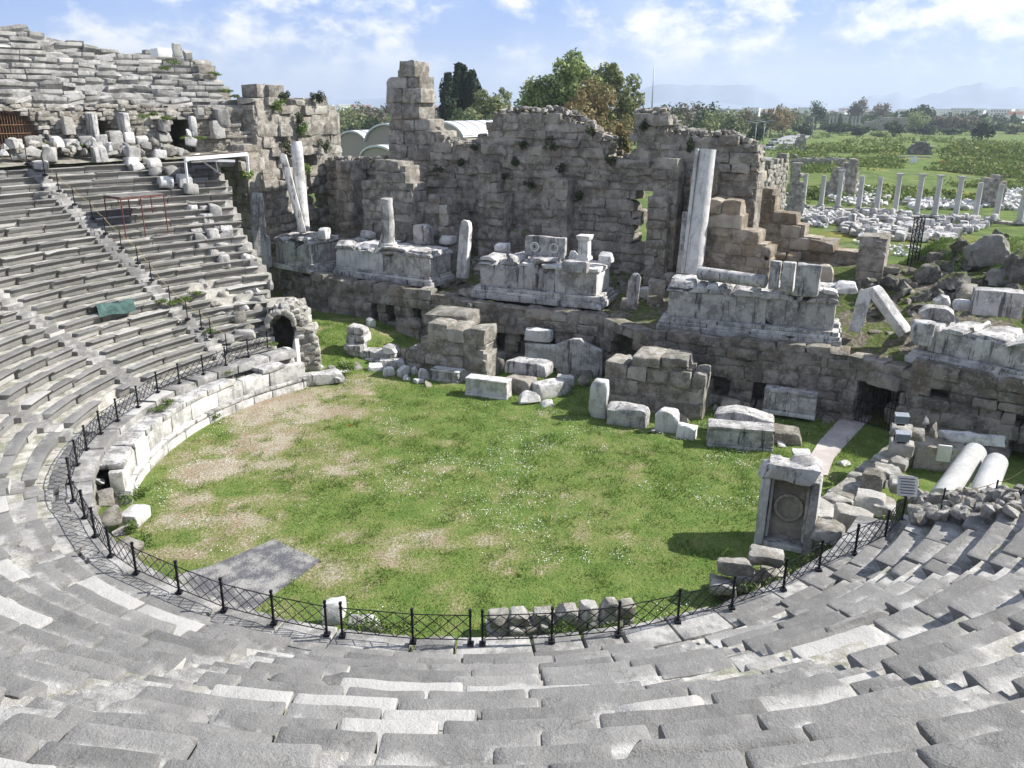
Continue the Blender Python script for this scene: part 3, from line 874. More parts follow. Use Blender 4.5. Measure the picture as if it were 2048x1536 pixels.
tag(m.build('rubble', M['ashlar'], origin=(0, 52, 0)), kind='stuff')

# ---------------------------------------------------------------- back wall of the stage building
_ha, _hb = onplane(1276, 385, BW0, TS), onplane(1312, 492, BW0, TS)
def bw_hole(s, z):
    return _ha[1]-.35*math.sin(z*2.9) < s < _hb[1] and _hb[0][2] < z < _ha[0][2]
TOPPIX = [(716, 322), (777, 318), (780, 300), (840, 292), (862, 262), (870, 275), (895, 284), (930, 290), (965, 274), (985, 250), (992, 220), (1012, 229), (1030, 222), (1110, 222), (1140, 234), (1165, 240), (1186, 255), (1190, 270), (1225, 275), (1228, 305), (1232, 318), (1258, 318), (1262, 268), (1268, 225), (1330, 225), (1340, 242), (1352, 262), (1400, 270), (1470, 268), (1482, 288), (1508, 290), (1518, 322)]
tp_ = pix_prof(TOPPIX, BW0, TS)
s_lo, s_hi = tp_[0][0]-3.5, tp_[-1][0]
bwt = prof([(s_lo, tp_[0][1])] + tp_)
sbw = empty('stage_back_wall', (*BW0, 4))
tag(sbw, 'tall ruined stage back wall of brown blocks with jagged top and pillar stump', 'wall')
m = MB()
P0b = BW0 + TS*s_lo
LB = s_hi-s_lo
block_wall(m, P0b, TS, LB, 3.4, lambda s: bwt(s+s_lo), h=.55, lens=(.6, 2.4), depth=1.5, hole=lambda s, z: bw_hole(s+s_lo, z), out=.10, seed=77, chips=(0, 4), chipd=.25, rough=.085, hj=.16, freq=2.2)
m.build('wall_masonry', M['ashlar'], sbw)
# rough crest of small stones
m = MB(); r_ = np.random.default_rng(5)
for s in np.arange(s_lo+.3, s_hi, .17):
    for q in range(2):
        z = bwt(s) + r_.uniform(-.15, .22)
        if 775 < 0: pass
        p = BW0+TS*s - (-NA)*r_.uniform(.1, 1.3)
        sz = r_.uniform(.18, .42)
        stone(m, (*p, z), (sz*1.3, sz, sz*.7), r_.uniform(0, 3), r_.uniform(-.3, .3), r_.uniform(-.3, .3), div=(3, 3, 3), rnd=.1, rough=.05, chips=2, seed=sd_())
m.build('crest', M['rubble'], sbw)
# projecting piers of the back wall
def bpier(px0, px1, pyt, pr, seed, mat='ashlar', prof_=None, name='pier', rise=None):
    P = BW0 - NA*pr
    a = onplane(px0, pyt, P, TS); b = onplane(px1, pyt, P, TS); L = b[1]-a[1]; zt = a[0][2]
    m = MB(); block_wall(m, P+TS*a[1], TS, L, 3.5, (lambda s: zt) if prof_ is None else (lambda s: zt+prof_(s/L)), h=.6, lens=(.9, 1.8), depth=pr, out=.08, seed=seed, chips=(1, 4), chipd=.25, rough=.06)
    m.build(name, M[mat], sbw)
P = BW0 - NA*.05; pr = pix_prof([(778, 300), (779, 178), (784, 150), (788, 146), (789, 133), (818, 133), (824, 148), (842, 150), (845, 180), (840, 215), (848, 240), (850, 246), (866, 252), (884, 282)], P, TS)
m = MB(); block_wall(m, P+TS*pr[0][0], TS, pr[-1][0]-pr[0][0], 11.2, lambda s: prof(pr)(s+pr[0][0]), h=.95, lens=(1.0, 1.9), depth=1.9, out=.07, seed=79, chips=(1, 3), chipd=.2, rough=.07, hj=.1); m.build('wall_stump', M['rubble'], sbw)
bpier(955, 1010, 332, 1.2, 81, prof_=lambda u: 0 if u < .45 else -1.6)
bpier(1085, 1135, 352, 1.1, 82)
bpier(1308, 1358, 322, 1.4, 83, prof_=lambda u: 0)
bpier(1295, 1335, 402, 2.0, 84)

# left wing wall
C0 = np.array([-18.9, 64.0])
wp = pix_prof([(522, 203), (524, 172), (552, 172), (556, 188), (577, 188), (581, 204), (600, 202), (640, 196), (662, 203), (690, 224)], C0, NA)
wing = empty('left_wing_wall', (*C0, 3.5))
tag(wing, 'sunlit pitted block wall with a stub on top behind the leaning marble column', 'wall')
m = MB(); wpr = prof(wp)
def whole(s, z): return (2.6 < s < 3.5 and 10.6 < z < 11.6) or (4.6 < s < 6.0 and 10.2 < z < 11.3) or (5.5 < s < 7.2 and 6.6 < z < 8.2)
block_wall(m, C0-NA*.2, NA, 9.2, 3.2, wpr, h=.72, lens=(.8, 1.7), depth=1.6, hole=whole, out=.16, seed=91, chips=(1, 4), chipd=.25, rough=.06)
m.build('wall_masonry', M['rubble'], wing)
m = MB(); block_wall(m, C0-TS*7.5, TS, 7.5, 1.0, prof([(0, 13.0), (3.5, 14.2), (5, 15.1), (7.5, 15.3)]), h=.72, lens=(.8, 1.7), depth=1.5, out=.08, seed=92, chips=(1, 4), chipd=.25, rough=.06, hole=lambda s, z: False)
m.build('shaded_face', M['ashlar'], wing)
# buttresses beside the column
m = MB(); block_wall(m, C0+TS*.2-NA*2.4, NA, 1.6, 3.2, lambda s: 9.2, h=.8, lens=(1.0, 1.7), depth=1.5, out=.1, seed=93, chips=(1, 4), chipd=.25, rough=.05)
m.build('buttress', M['rubble'], wing)
m = MB(); block_wall(m, C0+TS*3.4+NA*4.3, TS, 1.6, 3.2, prof([(0, 11.4), (1.6, 10.6)]), h=.7, lens=(.8, 1.7), depth=1.5, out=.12, seed=94, chips=(1, 4), chipd=.25, rough=.06)
m.build('buttress', M['ashlar'], wing)
# right wing: sunlit upper piece and stepped front piece
def pix_wall(name, label, mat, pix, Y0, tdir, z0, seed, depth=1.4, h=.7, lens=(.9, 1.7), hole=None, stepped=True, out=.08, parent=None, cat='wall', part=None, crest=True, chipd=.25):
    px0 = pix[0][0]; a = aty(px0, pix[0][1], Y0); P = a[:2]
    pr = pix_prof(pix, P, tdir)
    m = MB(); L = pr[-1][0]
    block_wall(m, P, tdir, L, z0, prof(pr), h=h, lens=lens, depth=depth, hole=hole, out=out, seed=seed, chips=(1, 4), chipd=chipd, rough=.055)
    o = m.build(part or name, M[mat], parent)
    if parent is None: tag(o, label, cat)
    return o
rw = empty('right_wing_wall', (14.5, 52.5, 4))
tag(rw, 'warm brown stepped wall piece beside the tall marble column', 'wall')
pix_wall('w', '', 'ashlar_warm', [(1429, 337), (1470, 333), (1524, 331), (1527, 358), (1528, 380)], 51.5, NA, 3.6, 101, parent=rw, part='sunlit_wall', h=.8, hole=lambda s, z: 1.5 < s < 3.0 and 9.6 < z < 10.2)
pix_wall('w', '', 'ashlar_warm', [(1419, 389), (1476, 410), (1478, 414), (1494, 437), (1496, 468), (1502, 466), (1527, 459), (1530, 480), (1538, 483), (1540, 514)], 49.3, TS, 3.6, 102, parent=rw, part='stepped_wall', h=.75, lens=(.9, 2.0), out=.05)
rb = empty('stepped_boundary_wall', (18, 49.5, 5))
tag(rb, 'low brown stepped wall falling to the right in front of the agora columns', 'wall')
pix_wall('w', '', 'ashlar_warm', [(1520, 374), (1548, 376), (1558, 397), (1557, 425), (1568, 434), (1585, 440), (1612, 443), (1616, 466), (1641, 468), (1644, 486), (1651, 491), (1722, 497), (1730, 500)], 53.5, TS, 4.2, 103, parent=rb, part='wall_masonry', h=.62)
pier = empty('stacked_pier', (20.6, 47.5, 5))
o = pix_wall('stacked_pier', 'short pier of three stacked dark stones at the end of the low stepped wall', 'ashlar', [(1722, 466), (1750, 463), (1776, 470)], 47.4, TS, 4.6, 104, depth=1.5, lens=(1.4, 2.4), h=.72)
bpy.data.objects.remove(pier)
# piers standing in front of the back wall, left part
o = pix_wall('masonry_pier', 'stacked sunlit stone pier with a wide cap behind the left white pedestals', 'rubble', [(722, 364), (748, 362), (750, 325), (808, 325), (812, 352), (818, 384), (824, 392)], 62.0, TS, 3.6, 111, depth=1.8, h=.75, lens=(.9, 1.7), cat='pier')
o = pix_wall('masonry_pier', 'low pier of pale square stones standing right of the wide capped pier', 'rubble', [(828, 418), (836, 400), (888, 394), (893, 420), (896, 452)], 60.2, TS, 3.6, 112, depth=1.6, h=.7, lens=(.8, 1.4), cat='pier')
# ---------------------------------------------------------------- white pedestals of the stage front
def pedestal(label, pl, pr_, ztop_px, depth, seed, z0=STZ, broken=(), taper=.25, lean=0):
    A, B = atz(*pl, z0)[:2], atz(*pr_, z0)[:2]
    d = B-A; L = np.linalg.norm(d); t_ = d/L; n_ = np.array([-t_[1], t_[0]])  # n_ points away
    zt = onplane(*ztop_px, A + n_*(taper+.05), t_)[0][2]; H = zt-z0; rz = math.atan2(t_[1], t_[0])
    root = empty('marble_pedestal', (*((A+B)/2+n_*depth/2), z0)); tag(root, label, 'pedestal', 'white pedestals along the stage front')
    r_ = np.random.default_rng(seed)
    ctr = (A+B)/2 + n_*depth/2
    def course(m, inset, za, zb, n, rough=.03, chips=(1, 4), chipd=.2, miss=0, jit=.02, side=True, rnd=.04, zj=0):
        """front, side and back blocks of one course, the heart filled by a plain block"""
        ln = L-2*inset; cuts = [0]+sorted(r_.uniform(.12, .88, n-1))+[1]
        for i in range(n):
            u0, u1 = cuts[i]*ln+inset, cuts[i+1]*ln+inset
            if u1-u0 < .15: continue
            if r_.random() < miss: continue
            dz = r_.uniform(-zj, zj)
            c = A + t_*(u0+u1)/2 + n_*depth/2
            stone(m, (*c, (za+zb+dz)/2), (u1-u0-.004, depth-2*inset+r_.normal(0, jit), zb-za+dz+.006), rz, div=(max(5, int((u1-u0)/.16)), 9, 6), rnd=rnd, rough=rough, chips=int(r_.integers(*chips)), chipd=chipd, seed=int(r_.integers(1, 10**6)), freq=2.6)
    m = MB(); course(m, 0, z0-.1, z0+.10*H, 3, .03, (1, 3)); course(m, .10, z0+.10*H, z0+.17*H, 4, .02, (0, 2), .1); course(m, .18, z0+.17*H, z0+.25*H, 3, .02, (0, 2), .1); m.build('base_moulding', M['marble'], root)
    m = MB(); course(m, taper+.02, z0+.25*H, z0+.80*H, 3, .04, (0, 3), .3, jit=.02); m.build('body', M['marble'], root)
    m = MB(); course(m, taper-.10, z0+.80*H, z0+.90*H, 6, .06, (3, 8), .45, zj=.04, jit=.1); course(m, taper+.05, z0+.88*H, zt, 7, .07, (3, 8), .5, miss=.16, zj=.08, jit=.12); m.build('cornice', M['marble'], root)
    return dict(A=A, t=t_, n=n_, zt=zt, L=L, rz=rz, root=root)
def corner_px(p): return p
PED = {}
PED[2] = pedestal('broad white pedestal with black streaks carrying a short broken column', (664, 548), (862, 574), (668, 482), 3.0, 202, taper=.2)
PED[3] = pedestal('wide white pedestal topped by carved slabs and a small altar', (940, 592), (1202, 618), (985, 512), 3.6, 203, taper=.45)
PED[4] = pedestal('wide streaked white pedestal carrying a lying shaft and three upright blocks', (1312, 657), (1682, 693), (1365, 563), 3.6, 204, taper=.45)
PED[5] = pedestal('white pedestal at the right edge carrying one big panelled block', (1808, 718), (2180, 800), (1850, 640), 3.4, 205, taper=.4)
PED[1] = pedestal('smaller white pedestal under the leaning columns beside the left wing wall', (546, 532), (624, 547), (550, 466), 3.2, 201, z0=STZ+.05, taper=.2)

# white curved base piece left of the small pedestal
c = aty(548, 540, 59.5)
def bx(name, label, cat, mat, x0, y0, x1, y1, d, yaw=-25, z=0.0, group=None, chips=4, chipd=.2, rough=.035, rnd=.06, rx=0, ry=0, div=None, w=None, h=None, sink=.06, bury=0, parent=None, Y=None, gable=0, mould=0):
    """a block that fills the photo's box x0..y1, standing at height z, its long side turned by yaw degrees"""
    c = atz((x0+x1)/2, y1, z) if Y is None else aty((x0+x1)/2, y1, Y)
    z = c[2]; dist = fdist(c); mpp = dist/FPX
    az = math.atan2(c[0], c[1]); ya = R(yaw)+az
    ph = math.atan2(CAMZ-z, math.hypot(c[0], c[1]))
    if w is None: w = max(.18, ((x1-x0)*mpp - d*abs(math.sin(ya)))/max(.3, abs(math.cos(ya))))
    foot = w*abs(math.sin(ya))+d*abs(math.cos(ya))
    if w < .6*d: w = d = (x1-x0)*mpp/(abs(math.sin(ya))+abs(math.cos(ya))); foot = w*abs(math.sin(ya))+d*abs(math.cos(ya))
    py_ = (y1-y0)*mpp
    if h is None and py_-foot*math.sin(ph)*.9 < .42*py_:
        d = max(.15, d*min(1, .58*py_/(foot*math.sin(ph)*.9))); foot = w*abs(math.sin(ya))+d*abs(math.cos(ya)); h = .45*py_/math.cos(ph)
    if h is None: h = max(.15, ((y1-y0)*mpp - foot*math.sin(ph)*.9)/math.cos(ph))
    fw = np.array([math.sin(az), math.cos(az)])
    cc = c[:2]+fw*foot/2
    m = MB()
    if div is None: div = (max(4, min(9, int(w/.2)+2)), max(4, min(7, int(d/.2)+2)), max(4, min(7, int(h/.2)+2)))
    if gable:
        p_, f_ = stone_local((w, d, h), (8, 4, 6), rnd=rnd, rough=rough, chips=chips, chipd=chipd*.6, seed=sd_(), freq=2.4); u_ = np.clip(p_[:, 2]/h+.5, 0, 1); p_[:, 2] -= u_*gable*h*np.clip(np.abs(p_[:, 0]+.08*w)/(w/2), 0, 1)
        m.add(p_ @ rotm(R(yaw), rx, ry).T + np.array([*cc, z+h/2-sink]), f_)
    else: stone(m, (*cc, z+h/2-sink), (w, d, h), R(yaw), rx, ry, div=div, rnd=rnd, rough=rough, chips=chips, chipd=chipd, seed=sd_(), freq=2.4)
    if mould:
        for zz_, hh_, gr_ in ((.09, .18, .13), (.22, .07, .07), (.93, .12, .08)): stone(m, (*cc, z+h*zz_-sink), (w+gr_*.3, d+gr_, h*hh_), R(yaw), rx, ry, div=(8, 5, 3), rnd=.015, rough=.012, chips=2, chipd=.1, seed=sd_())
    o = m.build(name, M[mat], parent)
    if parent is None: tag(o, label, cat, group)
    return o, np.array([*cc, z+h-sink]), (w, d, h)
# things on the pedestals (z = pedestal top)
z2, z3, z4, z5, z1 = (PED[k]['zt'] for k in (2, 3, 4, 5, 1))
def lathe_thing(name, label, cat, mat, base, profl, n=20, rx=0, ry=0, rz=0, rough=.01, group=None, flute=0, extra=None):
    root = MB(); lathe(root, base, profl, n, rx, ry, rz, rough=rough, seed=sd_(), flute=flute)
    if extra: extra(root)
    return tag(root.build(name, M[mat], origin=base), label, cat, group)
def shaft(r0, r1, h, k=8, wob=.02):
    return [(r0*1.0+(r1-r0)*i/k + random.uniform(-wob, wob)*r0*.3, h*i/k) for i in range(k+1)]
# column stump with base on pedestal 2
p = aty(777, 474, 56.4); p[2] = z2
zt = aty(776, 396, 56.4)[2]
root = empty('broken_column', p); tag(root, 'short broken white column stump on the second pedestal from the left', 'column')
m = MB(); lathe(m, p, [(.62, 0), (.64, .1), (.55, .16), (.56, .24), (.5, .3)], 18, rough=.02); m.build('foot', M['marble_clean'], root)
m = MB(); lathe(m, p+[0, 0, .28], shaft(.43, .39, zt-z2-.28), 18, rough=.04, seed=3, rx=R(3)); m.build('shaft', M['marble'], root)
bx('marble_block', 'tan white square block with a rust stain on the second pedestal from the left', 'block', 'marble', 826, 446, 868, 489, .8, -24, z2)
bx('moulded_base', 'low round white base lying at the left end of the second pedestal', 'column base', 'marble_clean', 720, 458, 752, 477, .8, -20, z2, chips=6)
p = aty(757, 474, 56.2); m = MB(); tube(m, (*p[:2], z2), aty(771, 448, 56.6), .10, 6, .09); tag(m.build('leaning_fragment', M['marble_clean']), 'thin white fragment leaning against the short column stump', 'fragment')
bx('marble_slab', 'flat cracked white slab on the right end of the second pedestal', 'slab', 'marble', 878, 468, 914, 488, 1.0, -24, z2)
# tall slab standing at the right end of pedestal 2
def upright(name, label, cat, mat, foot, head, Yf, Yh, w, d, yaw, seed, chips=3, group=None, taper=.0, rough=.02):
    a, b = aty(*foot, Yf), aty(*head, Yh); ax = b-a; Ln = np.linalg.norm(ax); ax /= Ln
    side = np.array([math.cos(R(yaw)), math.sin(R(yaw)), 0]); side -= ax*(side@ax); side /= np.linalg.norm(side); fr_ = np.cross(ax, side)
    p, f = stone_local((w, d, Ln), (5, 4, 10), rnd=.05, rough=rough, chips=chips, chipd=.2, seed=seed, freq=1.6)
    if taper: p[:, :2] *= (1 - taper*(p[:, 2:]/Ln+.5))
    V = (a+b)/2 + p[:, :1]*side + p[:, 1:2]*fr_ + p[:, 2:]*ax
    m = MB(); m.add(V, f); return tag(m.build(name, M[mat]), label, cat, group)
upright('marble_pillar', 'slim broken white pillar standing against the right end of the second pedestal', 'pillar', 'marble_clean', (925, 556), (933, 440), 55.4, 55.6, .72, .55, -25, 11)
# pedestal 3
bx('marble_block', 'plain grey square block behind the carved slabs of the wide pedestal', 'block', 'grey_rock', 1019, 454, 1064, 492, .9, -24, z3+.25)
bx('moulded_base', 'small white moulded base at the left end of the carved slab pedestal', 'column base', 'marble_clean', 987, 482, 1022, 503, .8, -24, z3)
def carved(label, x0, y0, x1, y1, seed):
    root, top, (w, d, h) = bx('carved_slab', label, 'relief slab', 'marble', x0, y0, x1, y1, .45, -24, z3, chips=3, rx=R(-4))
    c = np.array(root.location)
    for k in (-1, 1):
        m = MB(); rr = min(.3, w*.16)
        cc = np.array([top[0], top[1], z3]) + np.array([math.cos(R(-24))*k*w*.24, math.sin(R(-24))*k*w*.24, h*.45]) + np.array([-.41, -.91, 0])*.24
        for q in (1.0, .55):
            lathe(m, cc, [(rr*q, -.03), (rr*q, .03), (rr*q*.75, .04), (rr*q*.7, -.03)], 16, rx=R(90), rz=R(-24), caps=False)
        m.build('rosette', M['marble_clean'], root)
carved('carved white slab with round rosettes leaning on the middle pedestal', 1048, 468, 1134, 516, 1)
p = aty(1168, 524, 50.6); p[2] = z3; w_ = .72
root = empty('small_altar', p); tag(root, 'small white square altar with flared cap on the middle pedestal', 'altar')
h_ = aty(1168, 470, 50.6)[2]-z3
for nm, a, b, w0, w1 in (('altar_foot', 0, .14, .86, .78), ('altar_shaft', .14, .8, .66, .62), ('altar_cap', .8, 1.0, .76, .88)):
    m = MB(); q, f = stone_local((1, 1, (b-a)*h_), (4, 4, 4), rnd=.03, rough=.012, chips=2, chipd=.05, seed=sd_())
    u = (q[:, 2:]/((b-a)*h_)+.5); q[:, :2] *= (w0+(w1-w0)*u); m.add(q @ rotm(R(-24)).T + p+[0, 0, (a+b)/2*h_], f); m.build(nm, M['marble_clean'], root)
for (x0, y0, x1, y1, lab) in [(1196, 500, 1228, 524, 'small tilted white fragment right of the little altar'), (1136, 498, 1158, 518, 'small white lump left of the little altar')]:
    bx('marble_fragment', lab, 'fragment', 'marble_clean', x0, y0, x1, y1, .5, -24, z3, chips=6)
bx('marble_block', 'white moulded block in a gap on top of the middle pedestal', 'block', 'marble', 1122, 516, 1180, 545, .8, -24, z3-.35)
# between pedestals 3 and 4
upright('marble_jamb', 'leaning fluted white jamb piece right of the middle pedestal', 'pillar', 'marble', (1262, 610), (1272, 545), 50.2, 50.4, .75, .5, -10, 21)
bx('marble_fragment', 'bright white broken chunk lying between the two widest pedestals', 'fragment', 'marble_clean', 1272, 570, 1322, 602, .8, -40, STZ, chips=6)
for i, (x0, y0, x1, y1) in enumerate([(1296, 556, 1330, 590), (1318, 540, 1352, 572), (1340, 548, 1362, 575), (1252, 508, 1276, 530), (1270, 502, 1292, 520), (1366, 528, 1384, 548), (1298, 520, 1322, 538)]):
    bx('fallen_stone', ['first', 'second', 'third', 'fourth', 'fifth', 'sixth', 'seventh'][i] + ' brown stone, counted along the dark heap behind the gap right of the middle pedestal', 'stone', 'ashlar', x0, y0, x1, y1, .7, random.uniform(-50, 40), STZ+.7+i*.06, 'brown stones heaped behind the gap', chips=4)
# pedestal 4: tall column, slab behind it, lying shaft, three uprights
a, b = aty(1386, 548, 48.2), aty(1416, 299, 49.0)
root = empty('tall_column', a); tag(root, 'tall leaning white marble column, the highest one among the ruins', 'column')
ax = b-a; Ln = np.linalg.norm(ax); qx = Vector(ax).to_track_quat('Z', 'Y').to_matrix()
m = MB(); lathe(m, (0, 0, 0), [(.52, 0), (.53, Ln*.3), (.5, Ln*.36), (.49, Ln*.62), (.465, Ln*.985), (.48, Ln)], 26, rough=.012)
m.v = [v @ np.array(qx).T + a for v in m.v]; m.build('shaft', M['marble'], root)
m = MB(); p_, f_ = stone_local((.2, .42, Ln), (3, 3, 8), rnd=.03, rough=.01, seed=5); p_ = p_+[.52, .2, Ln/2]; m.add(p_ @ np.array(qx).T + a, f_); m.build('pilaster_strip', M['marble_clean'], root)
upright('broken_pilaster', 'broken dark edged white pilaster standing left of the tallest column', 'pillar', 'marble', (1364, 552), (1378, 424), 49.0, 49.2, .62, .6, -25, 31, chips=4)
a, b = aty(1399, 550, 44.5), aty(1531, 569, 42.2); a[2] = b[2] = z4+.36
m = MB(); d_ = b-a; qx = Vector(d_).to_track_quat('Z', 'Y').to_matrix(); Ln = np.linalg.norm(d_)
lathe(m, (0, 0, 0), [(.34, 0), (.36, .05), (.345, Ln*.5), (.33, Ln-.05), (.32, Ln)], 20, rough=.012); m.v = [v @ np.array(qx).T + a for v in m.v]
tag(m.build('lying_shaft', M['marble']), 'long grey white shaft lying on the widest pedestal', 'column shaft')
UPR = [(1536, 518, 1558, 578, 'narrow upright white block, slimmest of three on the widest pedestal', .5), (1560, 520, 1587, 582, 'upright white block with black drips between two upright blocks', .5), (1588, 524, 1636, 590, 'broad upright white block with dark stains, widest of the three uprights', .5)]
for x0, y0, x1, y1, lab, d in UPR: bx('upright_block', lab, 'block', 'marble', x0, y0, x1, y1, d, -24, z4, 'upright blocks on the widest pedestal', chips=3, chipd=.12)
bx('marble_slab', 'flat pointed white slab lying before the upright blocks', 'slab', 'marble_clean', 1644, 572, 1674, 588, .8, -15, z4, chips=5)
bx('moulded_base', 'round layered white base at the right end of the widest pedestal', 'column base', 'marble_clean', 1667, 558, 1716, 588, 1.2, -15, z4-.1, chips=5, rnd=.2)
for i, (x0, y0, x1, y1) in enumerate([(1536, 500, 1570, 524), (1572, 500, 1600, 526), (1636, 524, 1664, 566)]):
    bx('sandstone_block', ['pointed', 'squat', 'slanting'][i]+' brown sandstone block behind the three upright white blocks', 'block', 'ashlar_warm', x0, y0, x1, y1, .9, -20, z4-.3, 'brown blocks behind the upright blocks', chips=5, chipd=.3)
# between pedestals 4 and 5
upright('leaning_slab', 'long white slab leaning to the left over the right doorway gap', 'slab', 'marble_clean', (1812, 668), (1742, 570), 41.0, 42.6, .62, .5, 25, 41, rough=.02)
upright('leaning_slab', 'short white slab propped upright right of the widest pedestal', 'slab', 'marble_clean', (1708, 664), (1733, 580), 42.2, 42.6, .62, .35, -20, 42)
bx('marble_block', 'small white block under the long leaning slab', 'block', 'marble', 1746, 615, 1775, 636, .6, -10, STZ+.6)
for i in range(5):
    x = 1735+i*16
    bx('fallen_stone', ['first', 'second', 'third', 'fourth', 'fifth'][i]+' dark stone, counted along the ledge above the barred gate', 'stone', 'ashlar', x, 655+i*2, x+22, 676+i*2, .6, -20+i*13, STZ-.05, 'dark stones above the barred gate', chips=5)
# pedestal 5
bx('panelled_block', 'big grey white block with a sunken panel on the pedestal at the right edge', 'block', 'marble', 1941, 572, 2034, 632, 1.1, -24, z5, chips=1, chipd=.06, rnd=.03)
bx('moulded_base', 'round white base left of a matching base on the right edge pedestal', 'column base', 'marble_clean', 1864, 586, 1900, 610, .9, -15, z5, 'pair of round bases', rnd=.25, chips=3)
bx('moulded_base', 'round white base touching the big panelled block', 'column base', 'marble_clean', 1902, 593, 1940, 622, .9, -15, z5, 'pair of round bases', rnd=.25, chips=3)
bx('marble_block', 'white block with a scooped face on the left corner of the right edge pedestal', 'block', 'marble', 1832, 604, 1905, 640, 1.2, -22, z5-.1, chips=6, chipd=.4)
bx('carved_block', 'carved white corner block against the left end of the right edge pedestal', 'block', 'marble', 1818, 636, 1862, 690, .8, -30, STZ+.9, chips=5, chipd=.2)
# pedestal 1: standing and leaning column
a, b = aty(607, 463, 61.0), aty(593, 283, 61.6)
root = MB(); d_ = b-a; Ln = np.linalg.norm(d_); qx = Vector(d_).to_track_quat('Z', 'Y').to_matrix()
lathe(root, (0, 0, 0), [(.44, 0), (.42, Ln*.3), (.43, Ln*.6), (.40, Ln*.93), (.30, Ln)], 20, rough=.05, seed=9); root.v = [v @ np.array(qx).T + a for v in root.v]
tag(root.build('standing_column', M['marble_clean']), 'bright worn white column standing before the left wing wall', 'column')
upright('leaning_column', 'slim grey white square shaft leaning across the bright worn column', 'column', 'marble', (606, 466), (565, 308), 60.0, 61.0, .5, .5, 10, 51, chips=2)
bx('marble_fragment', 'small fluted white fragment on the right end of the leftmost pedestal', 'fragment', 'marble_clean', 636, 452, 662, 478, .7, -20, z1, chips=6)
upright('marble_pilaster', 'pale block pilaster standing at the left end of the stage pedestals', 'pillar', 'marble', (522, 540), (512, 385), 60.5, 60.9, .95, .8, 20, 53, chips=4, rough=.04)
bx('moulded_base', 'white bulging moulded base beside the pale block pilaster', 'pedestal', 'marble_clean', 520, 470, 546, 536, 1.2, -20, STZ+.05, chips=3, chipd=.3)

rks = ['first', 'second', 'third', 'fourth', 'fifth', 'sixth', 'seventh', 'eighth', 'ninth', 'tenth', 'eleventh', 'twelfth', 'thirteenth', 'fourteenth', 'fifteenth', 'sixteenth', 'seventeenth', 'eighteenth', 'nineteenth', 'twentieth']
def ordn(i):
    n = i+1
    if n <= 20: return rks[i]
    pre = ''
    if n > 100: pre, n = 'hundred and ', n-100
    if n <= 20: return pre+rks[n-1]
    if n == 100: return 'hundredth'
    tens = ['twent', 'thirt', 'fort', 'fift', 'sixt', 'sevent', 'eight', 'ninet'][n//10-2]
    return pre + (tens+'ieth' if n % 10 == 0 else tens+'y-'+rks[n % 10-1])
# ---------------------------------------------------------------- stones on the lawn side of the stage
def pile(name, label, mat, x0, y0, x1, y1, d, yaw, prof_u, seed, h=.62, cat='pier', z=-.1, out=.12):
    c = atz((x0+x1)/2, y1, 0); mpp = float((c-CAM) @ (pdir(1024, 768)/FPX))/FPX
    A = atz(x0, y1, 0)[:2]; t_ = np.array([math.cos(R(yaw)), math.sin(R(yaw))]); L = (x1-x0)*mpp/math.cos(R(yaw)+math.atan2(c[0], c[1]))
    ph = math.atan2(CAMZ, math.hypot(c[0], c[1])); Ht = ((y1-y0)*mpp-d*.8*math.sin(ph))/math.cos(ph)
    m = MB(); block_wall(m, A, t_, L, z, lambda s: Ht*prof_u(s/L), h=h, lens=(.9, 1.6), depth=d, out=out, seed=seed, chips=(1, 4), chipd=.22, rough=.06, rnd=.08, core=True)
    return tag(m.build(name, M[mat]), label, cat)
pile('ruined_pier', 'stepped pile of rough brown blocks behind the white blocks, left of centre', 'rubble', 812, 628, 968, 744, 1.7, -22, prof([(0, .40), (.14, .45), (.16, .75), (.26, .8), (.28, 1.0), (.9, .98), (.92, .7), (1, .6)]), 301, h=.8)
pile('ruined_pier', 'stepped pile of rough brown blocks behind the white blocks, right of centre', 'rubble', 1206, 690, 1396, 812, 1.7, -24, prof([(0, .7), (.2, .72), (.22, .9), (.36, .92), (.38, 1.0), (.86, .98), (.88, .85), (1, .8)]), 302, h=.8)
bx('vault_stone', 'thick curved brown stone topping the left pile of brown blocks', 'stone', 'rubble', 846, 606, 962, 656, 1.5, -22, 2.55, chips=5, chipd=.4)
bx('capstone', 'flat pale brown stone topping the right pile of brown blocks', 'stone', 'rubble', 1296, 676, 1400, 714, 1.3, -24, 2.35, chips=5, chipd=.3)
pile('ruined_pier', 'single squat brown pier against the dark stage wall, left', 'ashlar', 792, 628, 836, 682, .9, -22, lambda u: 1, 303)
pile('ruined_niche', 'two small white posts and slabs forming an open niche on the grass', 'marble', 694, 652, 790, 726, 1.0, -15, prof([(0, .9), (.2, 1.0), (.25, .5), (.9, .55), (1, .3)]), 304, h=.5)
